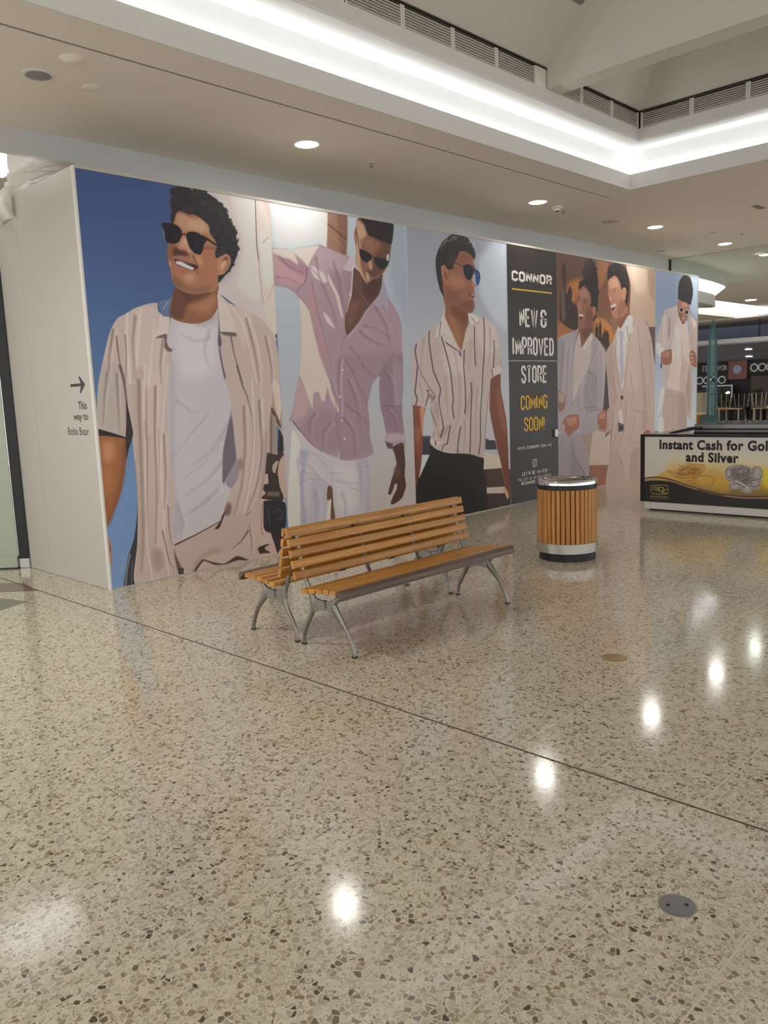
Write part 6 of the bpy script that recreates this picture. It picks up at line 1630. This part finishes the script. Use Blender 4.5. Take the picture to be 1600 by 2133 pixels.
for sx in (-.80, .80):
    fr = MB()
    solid_ribbon(cat([(.036,.0),(.037,.03),(.048,.085),(.082,.150),(.128,.222),(.150,.280),(.143,.335),(.112,.395),(.084,.445),(.064,.50),(.046,.58),(.030,.66),(.014,.73)]), [.030,.029,.028,.028,.028]+list(np.interp(np.arange(56), [0,15,22,30,38,56], [.028,.034,.062,.040,.022,.012])), sx-.013, sx+.013, fr)
    solid_ribbon(cat([(.516,.0),(.514,.03),(.494,.087),(.455,.160),(.400,.228),(.354,.280),(.348,.318),(.385,.352),(.440,.380),(.478,.392)]), [.030,.029,.028,.028,.028]+list(np.interp(np.arange(41), [0,12,20,27,40], [.028,.034,.062,.036,.020])), sx-.013, sx+.013, fr)
    fr.build('end_frame', 'alu', bench, smooth=True)
    wb = [(.135,.285),(.148,.335),(.178,.332),(.215,.325),(.255,.323),(.29,.325),(.33,.333),(.360,.338),(.362,.30),(.345,.265),(.305,.256),(.255,.262),(.205,.255),(.165,.236),(.140,.25)]
    MB().prism([(-a, b) for a, b in wb], 0, sx-.008, sx+.008).build('hub_web', 'alu', bench, bevel=.003)
    h = MB()
    for r, t in ((.030,.011),(.022,.014)):
        vs = [(sx+s*t, -.255+r*math.cos(2*math.pi*k/20), .296+r*math.sin(2*math.pi*k/20)) for s in (-1,1) for k in range(20)]
        h.add(vs, [tuple(range(20))[::-1], tuple(range(20,40))]+[(k,(k+1)%20,20+(k+1)%20,20+k) for k in range(20)])
    h.build('hub_boss', 'alu', bench, smooth=True)
    st_ = MB(); solid_ribbon(cat([(.147,.330),(.158,.362),(.185,.381),(.30,.3935),(.40,.3975),(.478,.397)]), [.022]*8+[.009]*30, sx-.011, sx+.011, st_); st_.build('seat_bearer', 'alu', bench, smooth=True)
    for u in (.036, .516): MB().lathe([(.019,.0),(.019,.010)], 14, (sx, -u)).build('foot_pad', 'rubber', bench)
for sx in (-.24, .27):
    sp = MB(); solid_ribbon(cat([(.010,.74),(.026,.67),(.046,.58),(.064,.50),(.088,.435),(.115,.385),(.16,.370),(.25,.382),(.36,.392),(.44,.394)]), [.008]*50, sx-.016, sx+.016, sp); sp.build('back_strap', 'darkmetal', bench, smooth=True)
b2 = dup(bench, (4.085, 4.052, 0)); b2.rotation_euler = (0, 0, math.pi)
b2['label'] = 'rear timber slat bench with cast metal legs, its seat facing the printed hoarding'
bench['group'] = b2['group'] = 'slatted benches standing back to back'

# ================================================================== LITTER BIN
bn = thing('litter_bin', (6.622, 4.084, 0), 'round timber-slatted litter bin with a chrome rim and steel band', 'litter bin')
MB().lathe([(.255,0),(.262,.004),(.262,.10)], 48).build('base', 'black', bn, smooth=True)
MB().lathe([(.272,.077),(.286,.079),(.287,.168),(.272,.170)], 56).build('steel_band', 'steel', bn, smooth=True)
MB().lathe([(.252,.09),(.252,.70)], 40).build('inner_drum', 'black', bn, smooth=True)
MB().lathe([(.262,.665),(.274,.667),(.274,.712),(.262,.712)], 56).build('top_band', 'black', bn, smooth=True)
sl = MB().prism([(-.0180,.252),(.0180,.252),(.0188,.268),(.0155,.2765),(-.0155,.2765),(-.0188,.268)], 2, .165, .668)
s0 = sl.build('slat', 'honeyv', bn); NS = 38
for i in range(NS):
    o = s0 if i == 0 else s0.copy()
    if i: C.objects.link(o)
    o.parent = bn; o.rotation_euler = (0, 0, 2*math.pi*i/NS)
MB().lathe([(.268,.711),(.279,.713),(.279,.745),(.274,.752),(.264,.750),(.236,.738),(.18,.724),(.12,.716),(.105,.70)], 64, cap=False).build('rim', 'chrome', bn, smooth=True)
MB().lathe([(.106,.702),(.10,.703)], 40).build('opening', 'black', bn)

M_['topgrey'] = mat('grey_glossy_counter_top', '4f4f4d', .12)
# ================================================================== GOLD BUYERS COUNTER
kx, ky = 9.70, 4.87
kc = thing('display_counter', (kx, ky, 0), 'black framed gold and silver buying counter with a printed front sign', 'counter')
def kb(name, a, b, m, par=None, bevel=0): return box(name, (a[0]-kx,a[1]-ky,a[2]), (b[0]-kx,b[1]-ky,b[2]), m, par or kc, bevel)
kb('plinth', (9.712,2.92,.022), (10.95,4.845,.112), 'white', None, .003); kb('toe_kick', (9.76,2.97,0), (10.9,4.80,.03), 'black')
kb('carcass', (9.73,2.93,.112), (10.95,4.84,.942), 'black'); kb('corner_post', (9.70,4.842,.112), (9.775,4.90,.972), 'black', None, .003); kb('corner_post', (9.70,2.90,.112), (9.775,2.955,.972), 'black', None, .003)
kb('top_rail', (9.70,2.955,.942), (9.80,4.842,.972), 'black', None, .003); kb('worktop', (9.775,2.90,.945), (10.97,4.90,.970), 'topgrey', None, .003)
sg = MB().box((.004,2.957-ky,.1125), (.026,4.841-ky,.9415)).build('sign_panel', 'white', kc); pm = print_mat('printed_counter_sign', ARTK, 1.9, .83, 500, 1.25, .35); sg.data.materials.append(pm)
for p in sg.data.polygons:
    if p.normal.x < -.9:
        p.material_index = 1; print_face(sg.data, p, [((4.86-(sg.data.vertices[v].co.y+ky))/1.9, (sg.data.vertices[v].co.z-.115)/.83) for v in p.vertices])
sg['label'] = 'printed sign with gold and silver jewellery above a black wave'
kbse = dict(par=sg, m='vinyl_k', x=9.7035, base=(kx, ky))
rl('Instant Cash for Gold', 4.645, 3.262, .793, .903, .042, sp=1.10, **kbse); rl('and Silver', 4.303, 3.666, .645, .755, .042, sp=1.10, **kbse)
kg = dict(par=sg, m='gold', x=9.7035, base=(kx, ky)); rl('GOLD BUYERS', 4.765, 4.523, .176, .193, .0, **kg); rl('C E N T R A L', 4.765, 4.523, .158, .168, .0, **kg)
cs = thing('display_case', (9.95, 4.40, .971), 'low glass jewellery case with black rails on the counter top', 'display case')
kx2, ky2 = 9.95, 4.40
def cb(name, a, b, m, bevel=0): return box(name, (a[0]-kx2,a[1]-ky2,a[2]-.971), (b[0]-kx2,b[1]-ky2,b[2]-.971), m, cs, bevel)
cb('bottom_rail', (9.95,2.95,.971), (10.85,4.32,.992), 'black', .003); cb('middle_rail', (9.95,2.95,1.012), (9.985,4.32,1.034), 'black', .003)
cb('front_glass', (9.956,2.96,.992), (9.962,4.31,1.085), 'casegl'); cb('top_glass', (9.956,2.96,1.080), (10.84,4.31,1.086), 'casegl'); cb('end_glass', (9.962,4.305,.992), (10.84,4.311,1.080), 'casegl'); cb('back_rail', (10.81,2.95,.992), (10.85,4.32,1.08), 'black', .003)
fl = thing('folding_arm', (9.93, 4.62, .971), 'tapered black arm lying over the corner of the counter top', 'arm')
MB().prism([(-.10,.002),(-.02,.004),(.30,.062),(.30,.085),(.20,.085),(-.10,.016)], 0, 0, .06).build('arm_body', 'black', fl, bevel=.004); fl.rotation_euler = (0, 0, math.pi)
fl.location = (9.93, 4.50, .971)

# ================================================================== CEILING FITTINGS
def downlight(x, y, label, r=.118, power=9, first=[None]):
    if first[0] is None:
        t = thing('downlight', (x, y, ZC), label, 'light', 'round recessed downlights')
        MB().lathe([(r*.97,-.004),(r*1.12,-.007),(r*1.14,0),(r*.97,0)], 40, cap=False).build('trim_ring', 'white', t, smooth=True)
        MB().lathe([(.004,-.016),(r*.45,-.0145),(r*.75,-.011),(r*.92,-.006),(r*.985,-.001)], 40).build('lens', 'lamp', t, smooth=True)
        first[0] = t
    else: t = dup(first[0], (x, y, ZC)); t['label'] = label
    area('downlight_lamp', (x, y, ZC-.022), r*1.9, power, (1, .985, .95), spread=178)
    return t
DL = [(5.54,6.31,'largest lit downlight, above the print of the man in pink'), (9.58,6.32,'lit downlight near the smoke detector above the black text panel'), (12.63,6.15,'lit downlight above the two men in suits'),
      (15.27,6.10,'lit downlight above the far end of the hoarding'), (17.33,6.12,'lit downlight just beyond the glass baffle at the right edge of the photo')]
for x, y, l in DL: downlight(x, y, l)
area('added_fill_lamp', (1.0, 5.7, ZC-.012), .22, 45, (1, .985, .95), spread=150)  # unseen fill lamp added to brighten the floor on the left
for x, y in ((-2.4,6.3),(12.6,1.6),(12.6,-2.2),(15.8,2.6),(19.5,3.5),(19.5,6.1),(23,6.1),(23,2),(15.8,-2)): area('added_fill_lamp', (x, y, ZC-.012), .22, 11, (1, .985, .95), spread=150)  # more unseen lamps without fittings, added for general light
def plate(name, x, y, r, h, m, label, cat, prof=None):
    t = thing(name, (x, y, ZC), label, cat); MB().lathe(prof or [(r*.9,-h),(r,-h*.5),(r,0)], 32).build('cover', m, t, smooth=True); return t
cn = plate('smudge_cone', 2.94, 5.83, .09, .05, 'ceil', 'small beige cone added for a ceiling smudge near the slot joint', 'sensor', [(.03,-.030),(.045,-.026),(.075,-.006),(.09,0)])  # shallow cone added to give the ceiling its smudge of shading
sp = plate('unlit_downlight', 2.88, 6.26, .118, .008, 'white', 'large round unlit downlight with a dark centre, left of the lit downlights', 'speaker'); MB().lathe([(.092,-.0095),(.09,-.008)], 32).build('grille', 'plate', sp)  # unlit recessed downlight; the flat grey disc stands for its dark recess
plate('ceiling_plate', 3.30, 6.26, .075, .005, 'ceil', 'faint round blanking plate right of the large unlit downlight', 'plate')
plate('access_plate', 11.59, 6.36, .13, .012, 'louvre', 'round ceiling plate seen edge-on between two lit downlights', 'plate'); plate('exit_speaker', 15.0, 7.2, .10, .012, 'plate', 'small dark ceiling disc against the bulkhead near the far end', 'speaker')
t = thing('ceiling_vent', (12.55, 4.54, ZC), 'flat grey slot vent on the ceiling right of the coffer corner', 'vent'); box('vent_face', (-.16,-.05,-.006), (.16,.05,0), 'plate', t, .003); plate('blank_plate', 13.94, 5.77, .06, .006, 'louvre', 'tiny ceiling disc left of the far sprinkler', 'plate')
def sprinkler(x, y, label, first=[None]):
    if first[0] is None:
        t = thing('sprinkler', (x, y, ZC), label, 'sprinkler', 'ceiling sprinklers')
        MB().lathe([(.034,-.006),(.036,0)], 20).build('escutcheon', 'white', t); MB().lathe([(.009,-.040),(.012,-.006)], 12).build('body', 'plate', t); MB().lathe([(.022,-.052),(.022,-.049)], 16).build('deflector', 'plate', t)
        MB().tube([(.014,0,-.01),(.018,0,-.03),(.006,0,-.049)], .003, 6).tube([(-.014,0,-.01),(-.018,0,-.03),(-.006,0,-.049)], .003, 6).build('yoke', 'plate', t); first[0] = t
    else: t = dup(first[0], (x, y, ZC)); t['label'] = label
sprinkler(6.48, 6.36, 'sprinkler head right of the largest lit downlight'); sprinkler(10.285, 6.363, 'sprinkler head beside the smoke detector'); sprinkler(14.345, 5.45, 'distant sprinkler head between the two farthest downlights')
sd = thing('smoke_detector', (10.05, 6.32, ZC), 'white dome smoke detector between a downlight and a sprinkler', 'detector'); MB().lathe([(.03,-.055),(.045,-.05),(.052,-.028),(.07,-.022),(.075,0)], 28).build('housing', 'white', sd, smooth=True); MB().lathe([(.02,-.06),(.031,-.055)], 20).build('sensor', 'rubber', sd)
sl_ = thing('spotlight', (7.44, 4.47, 5.44), 'grey cylinder spotlight on the sloped coffer ceiling', 'light'); MB().tube([(0,0,.12),(0,0,-.02)], .02, 10).build('stem', 'plate', sl_); MB().lathe([(.10,-.16),(.105,-.15),(.105,.02),(.09,.04)], 28).build('can', 'plate', sl_, smooth=True)
# louvres of the coffer: each bay between two uprights is a grille of its own
zl = np.linspace(4.697, 4.838, 7)
def grille(cx_, cy_, ln, along, lab):
    t = thing('air_grille', (cx_, cy_, 4.683), lab, 'grille', 'louvred air grilles round the coffer')
    def q(a, b):     # local: length axis, depth axis (into the wall), z
        return ((a[0],a[1],a[2]),(b[0],b[1],b[2])) if along == 'x' else ((a[1],a[0],a[2]),(b[1],b[0],b[2]))
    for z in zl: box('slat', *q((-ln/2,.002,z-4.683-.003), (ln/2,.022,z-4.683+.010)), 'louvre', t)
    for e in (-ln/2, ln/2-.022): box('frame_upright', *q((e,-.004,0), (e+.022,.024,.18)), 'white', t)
    return t
gx = [4.83, 5.502, 6.173, 6.835, 7.507]; yl = Y1-.25
for i in range(4): grille((gx[i]+gx[i+1])/2, yl, gx[i+1]-gx[i]-.004, 'x', ['louvred grille at the top edge of the photo, left of the coffer beam','second louvred grille left of the coffer beam, counted from the top edge','third louvred grille left of the coffer beam, counted from the top edge','louvred grille next to the coffer beam on its left'][i])
for a, b, l in ((7.96,8.397,'short louvred grille just right of the coffer beam'),(8.401,9.066,'middle louvred grille between the coffer beam and the corner'),(9.07,9.715,'louvred grille meeting the coffer corner from the left')): grille((a+b)/2, yl, b-a-.004, 'x', l)
gy = [4.938, 4.305, 3.667, 3.03]; xl = X1-.25
for i in range(3): grille(xl, (gy[i]+gy[i+1])/2, gy[i]-gy[i+1]-.004, 'y', ['louvred grille meeting the coffer corner from the right','second louvred grille right of the coffer corner','louvred grille at the right edge of the photo'][i])
box('grille_blank', (7.51,yl,4.683), (7.955,yl+.02,4.87), 'ceil', ceiling); box('grille_blank', (-2.7,yl,4.683), (4.82,yl+.02,4.87), 'ceil', ceiling); box('grille_blank', (xl,-3.7,4.683), (xl+.02,3.02,4.87), 'ceil', ceiling)

# ================================================================== FLOOR COVERS
fc = thing('brass_floor_cover', (4.239, 2.299, 0), 'round brass floor cover set in the terrazzo right of the bench', 'floor cover'); MB().lathe([(.068,0),(.070,.0015),(.066,.0022)], 40).build('disc', 'brass', fc, smooth=True); MB().lathe([(.0705,0),(.0735,.0012)], 40, cap=True).build('rim', 'brass', fc)
f2 = thing('steel_floor_outlet', (2.243, 1.003, 0), 'round grey steel floor outlet cover with two holes in the foreground', 'floor cover'); MB().lathe([(.0570,0),(.0575,.0016)], 44).build('rim', 'steel', f2); MB().lathe([(.052,.0016),(.053,.0026)], 44).build('disc', 'plate', f2)
for s in (-1, 1): MB().lathe([(.0065,.0026),(.0065,.0030)], 16, (s*.019, -s*.021)).build('hole', 'black', f2)

# ================================================================== LEFT SHOPFRONT AND PLASTIC SHEET
dv = Vector((-.70, .714, 0)); P0 = Vector((3.225, 8.293, 0)); nv = Vector((-.714, -.70, 0))
sf = thing('glass_shopfront', P0, 'pale green glass shopfront with a dark upright, left of the white return panel', 'shopfront')
sf.rotation_euler = (0, 0, math.atan2(dv.y, dv.x))
box('mullion', (-.02,-.075,.10), (.085,.0,3.5), 'black', sf, .004); box('foot_block', (-.02,-.08,0), (.085,.005,.10), 'steel', sf, .004)
box('glass_pane', (.09,-.006,.13), (2.6,.006,3.5), 'shopglass', sf); box('bottom_rail', (.09,-.03,.012), (2.6,.03,.13), 'shopglass', sf, .004); box('sill', (.09,-.04,0), (2.6,.04,.012), 'black', sf)
n1, n2 = 60, 26; vs = []; fs = []
for i in range(n1+1):
    s = i/n1; A = Vector((3.10+.63*s, 7.49, 3.834)); B = Vector((3.262, 8.02-1.35*s, 3.560))
    for j in range(n2+1):
        t_ = j/n2; p = A.lerp(B, t_); e = math.sin(math.pi*t_)**.7*min(1, 3*(1-s)+.1)
        fold_ = .016*math.sin(15*t_+3*s)+.012*math.sin(27*t_-5*s+1)+.007*math.sin(48*t_+9*s)+.010*math.sin(7*s+4*t_+2)+.004*math.sin(80*t_-14*s)
        p += Vector((-.55, -.35, .3))*e*(fold_-.02); vs.append(p)
for i in range(n1):
    for j in range(n2): a = i*(n2+1)+j; fs.append((a, a+n2+1, a+n2+2, a+1))
ps = MB().add(vs, fs).build('plastic_sheet', 'plastic', smooth=True); tag(ps, 'crumpled clear plastic sheet closing the gap above the white return panel', 'sheet')
vs = []; fs = []
for i in range(15):
    for j in range(13):
        s, t_ = i/14, j/12; vs.append((3.240-.018*math.sin(7*s+4*t_)-.012*math.sin(13*s+9*t_)-.02, 7.78+.40*s, 3.66-.30*t_-.05*s*math.sin(3*s)))
for i in range(14):
    for j in range(12): a = i*13+j; fs.append((a, a+13, a+14, a+1))
tag(MB().add(vs, fs).build('plastic_drape', 'plastic', smooth=True), 'loose flap of plastic draped over the left end of the white return panel', 'sheet')
fx = thing('fluorescent_lamp', (3.05, 8.45, 3.985), 'bright fluorescent lamp glowing behind the plastic sheet', 'light'); box('diffuser', (-.45,-.36,-.02), (.55,.40,.03), 'fluoro', fx, .01); box('lamp_body', (-.47,-.38,.03), (.57,.42,.06), 'white', fx)

# ================================================================== FOOD COURT BEYOND THE HOARDING
sp = thing('glass_spire', (20, 8.235, 0), 'tall teal glass spire with a pointed tip, right of the hoarding end', 'spire')
for s in (-1, 1):
    q = [(0,s*.105,0),(0,s*.10,1.2),(0,s*.095,2.1),(0,s*.075,2.6),(0,s*.035,2.95),(0,s*.004,3.08)]; MB().tube(q, [.03,.03,.028,.022,.016,.008], 8).build('post', 'teal', sp, smooth=True)
MB().prism([(-.09,1.75),(.09,1.72),(.09,2.1),(.07,2.6),(.032,2.93),(0,3.04),(-.032,2.93),(-.07,2.6),(-.09,2.1)], 0, -.006, .006).build('glass_blade', 'tealglass', sp)
MB().prism([(-.09,.3),(.09,.3),(.09,1.55),(-.09,1.6)], 0, -.006, .006).build('glass_blade', 'tealglass', sp)
for z, dz in ((1.62,-.04),(1.30,0),(.76,0)): MB().tube([(0,-.1,z+dz),(0,.1,z)], .014, 6).build('rung', 'teal', sp)
box('base_box', (-.15,-.12,0), (.15,.22,.75), 'teal', sp, .01)
tc_ = thing('timber_cabinet', (20.2, 8.58, 0), 'orange timber cabinet partly hidden behind the hoarding end', 'cabinet'); box('carcass', (-.3,-.10,0), (.3,.12,.80), 'timber', tc_, .006); box('cabinet_top', (-.32,-.14,.80), (.32,.14,.83), 'table', tc_, .004)
st_ = thing('stone_counter', (24.5, 10.65, 0), 'beige speckled stone counter behind the teal spire', 'counter'); box('counter_body', (-.3,-.40,0), (.3,.6,1.30), 'beige', st_, .01); box('counter_cap', (-.33,-.43,1.30), (.33,.63,1.34), 'darkshop', st_, .006)
# shop signs on the end wall
sb_ = thing('shop_sign', (33, 13.3, 2.10), 'dark shop sign with pale capitals, left of the copper sign', 'sign'); box('sign_board', (-.04,-.35,-.18), (-.001,.9,.22), 'darkshop', sb_)
v, f = caps('ESE CANYON', .6, .12, .22); lettering(v, f, (-.046, .67, -.06), RX, UZ, .97, .19, 'vinyl_w', sb_, cap=1.0)
def menu(yc, zc, n, wd, label):
    t = thing('menu_board', (33, yc, zc), label, 'menu board', 'menu boards with round plates'); box('board', (-.05,-wd/2,-.22), (-.002,wd/2,.22), 'black', t, .005)
    for k in range(n):
        r_ = .155; y = wd/2-.22-k*.30; vs = []; m = 24
        for rr_, x in ((r_,-.052),(r_,-.06),(r_*.72,-.064),(r_*.72,-.054)): vs += [(x, y+rr_*math.cos(2*math.pi*i/m), rr_*math.sin(2*math.pi*i/m)) for i in range(m)]
        fs = [(j*m+i, j*m+(i+1) % m, (j+1)*m+(i+1) % m, (j+1)*m+i) for j in range(3) for i in range(m)]; MB().add(vs, fs).build('plate_picture', 'vinyl_w', t, smooth=True)
    return t
menu(13.92, 1.66, 6, 1.95, 'menu board of round plates below the pale capitals'); menu(11.28, 2.08, 5, 1.75, 'menu board of round plates right of the copper sign')
cp = thing('copper_sign', (33, 12.55, 2.02), 'square copper coloured sign with a white disc', 'sign'); box('sign_board', (-.12,-.36,-.36), (-.001,.36,.37), 'copper', cp, .01)
vs = [(x, .17*math.cos(2*math.pi*i/32), .02+.17*math.sin(2*math.pi*i/32)) for x in (-.121,-.14) for i in range(32)]; MB().add(vs, [tuple(range(32)), tuple(range(32,64))]+[(i,(i+1)%32,32+(i+1)%32,32+i) for i in range(32)]).build('disc', 'bluewall', cp, smooth=True)
pl_ = thing('brown_pier', (32.8, 11.1, 0), 'brown shop pier under the right-hand menu board', 'pier'); box('pier_body', (-.1,-.9,0), (.18,.85,1.75), 'brownshop', pl_, .01)
wf = thing('white_framed_case', (32.5, 10.7, 1.0), 'white framed display case below the right-hand menu board', 'case'); box('case_back', (-.02,-.6,0), (.02,.38,.55), 'black', wf)
for a, b in (((-.6,.52),(.38,.56)),((.34,0),(.38,.54)),((.02,.12),(.05,.54))): box('frame_bar', (-.05,a[0],a[1]), (-.021,b[0],b[1]), 'vinyl_w', wf)
wf2 = thing('lit_servery', (32.6, 13.1, .75), 'white edged servery opening behind the teal spire', 'servery'); box('servery_back', (-.02,-.5,0), (.02,.7,.70), 'black', wf2); box('frame_bar', (-.05,-.5,.66), (-.021,.7,.70), 'vinyl_w', wf2); box('frame_bar', (-.05,-.5,.2), (-.021,-.46,.655), 'vinyl_w', wf2)
for y, z, x, l in ((12.60,1.16,32,'small bright lamp on the servery below the copper sign'), (13.55,1.12,32,'small bright lamp at the edge of the hoarding end')):
    t = thing('counter_lamp', (x, y, z), l, 'lamp', 'small counter lamps'); MB().lathe([(.02,-.05),(.10,-.03),(.11,.02),(.05,.05)], 16).build('shade', 'glow', t, smooth=True); MB().tube([(0,0,-.05),(0,0,-z)], .015, 6).build('stand', 'black', t)
for y, x, l in ((11.45,31.0,'small downlight in the sloped food-court soffit'), (11.9,32.3,'bright downlight at the lower edge of the food-court soffit')):
    z = 2.90-(x-30.02)*.1745-.004; t = thing('soffit_light', (x, y, z), l, 'light', 'downlights of the food court'); MB().lathe([(.11,-.02),(.12,0)], 20).build('lens', 'glow', t)
for x, y, l in ((26.5,9.75,'slot-like far downlight on the lower ceiling'), (25.0,12.1,'far downlight on the lower ceiling beside the spire')):
    zc_ = 3.75 if y > 11.2 else ZC; t = thing('far_downlight', (x, y, zc_), l, 'light', 'far ceiling lights'); MB().lathe([(.15,-.012),(.16,0)], 24).build('lens', 'lamp', t)
# dining tables with chairs stacked upside down on them
def table(x, y, label, first=[None]):
    if first[0] is None:
        t = thing('dining_table', (x, y, 0), label, 'table', 'food-court tables'); box('tabletop', (-.36,-.36,.725), (.36,.36,.755), 'table', t, .006)
        for sx in (-.3, .3):
            for sy in (-.3, .3): MB().tube([(sx,sy,.725),(sx,sy,0)], .022, 8).build('leg', 'pale', t)
        first[0] = t
    else: t = dup(first[0], (x, y, 0)); t['label'] = label
TB = [(26.0,10.05,'pale dining table directly right of the teal spire'), (26.3,9.1,'pale dining table second from the teal spire'), (25.6,8.30,'pale dining table third from the teal spire'), (27.9,9.65,'dining table in the second row behind the first two'), (27.7,8.4,'dining table in the second row at the right')]
for a in TB: table(*a)
def chair(seat):     # upside down: seat resting on the table, legs up, back hanging past the edge
    t = thing('upturned_chair', (0, 0, 0), None, 'chair', 'chairs stacked upside down on the tables')
    box('seat', (-.20,-.19,0), (.20,.17,.028), seat, t, .01)
    for sx in (-1, 1):
        for sy in (-1, 1): MB().tube([(sx*.15,sy*.13-.01,.028),(sx*.19,sy*.16-.01,.44)], .008, 8).build('leg', 'pale', t)
    MB().prism([(-.195,.0),(-.20,.02),(-.245,-.31),(-.225,-.33)], 0, -.19, .19).build('backrest', seat, t, bevel=.008)
    return t
ch1, ch2 = chair('darkshop'), chair('orange'); k = 0
for i, (x, y, l) in enumerate(TB):
    for j, (dx, dy, rz) in enumerate(((.1,-.225,0),(-.1,.225,math.pi))):
        og = (i, j) in ((0,1),(1,0),(2,1),(2,0)); src = ch2 if og else ch1
        o = src if not src.get('used') else dup(src); src['used'] = 1
        o.location = (x+dx, y+dy, .757); o.rotation_euler = (0, 0, rz)
        o['label'] = ('orange' if og else 'dark')+' chair turned upside down on '+['the table next to the teal spire','the second table from the spire','the third table from the spire','the left table of the back row','the right table of the back row'][i]+[', its right-hand side',', its left-hand side'][j]
for o in bpy.data.objects:
    if 'used' in o: del o['used']
def palm(x, y, h, label, seed):
    rg = random.Random(seed); t = thing('potted_palm', (x, y, 0), label, 'plant', 'dark palms in the food court'); MB().lathe([(.20,0),(.26,.02),(.30,.7),(.28,.72)], 20).build('planter', 'darkshop', t, smooth=True)
    st = MB(); lf = MB()
    for k in range(9):
        a = rg.uniform(0, 6.28); L = rg.uniform(.25, .42); top = Vector((0, 0, h*rg.uniform(.75, 1))); b0 = Vector((0, 0, .7)); pts = []
        for i in range(7):
            s = i/6; pts.append(b0.lerp(top, min(1, s*1.6))+Vector((math.cos(a), math.sin(a), 0))*L*s*s+Vector((0, 0, .22*s-.45*s**3)))
        st.tube(pts, [.012-.0012*i for i in range(7)], 5)
        for i in range(2, 7):
            for sd_ in (-1, 1):
                d = (pts[i]-pts[i-1]).normalized(); sv = d.cross(Vector((0, 0, 1))).normalized()*sd_; p = pts[i]; e = p+sv*.13+d*.12-Vector((0, 0, .05)); q = d*.02
                lf.add([p-q, p+q, e], [(0, 1, 2)]); lf.add([p-q+d*-.06, p+q+d*-.06, e+d*-.06], [(0, 1, 2)])
    st.build('stem', 'leaf', t); o = lf.build('leaf', 'leaf', t); o['kind'] = 'stuff'
for i, (x, y, h, l) in enumerate(((29.3,11.6,1.35,'dark palm in a planter below the copper sign'), (29.5,10.55,1.35,'dark palm in a planter between the other two'), (29.3,9.5,1.5,'dark palm in a planter at the right edge of the photo'))): palm(x, y, h, l, 11+i)
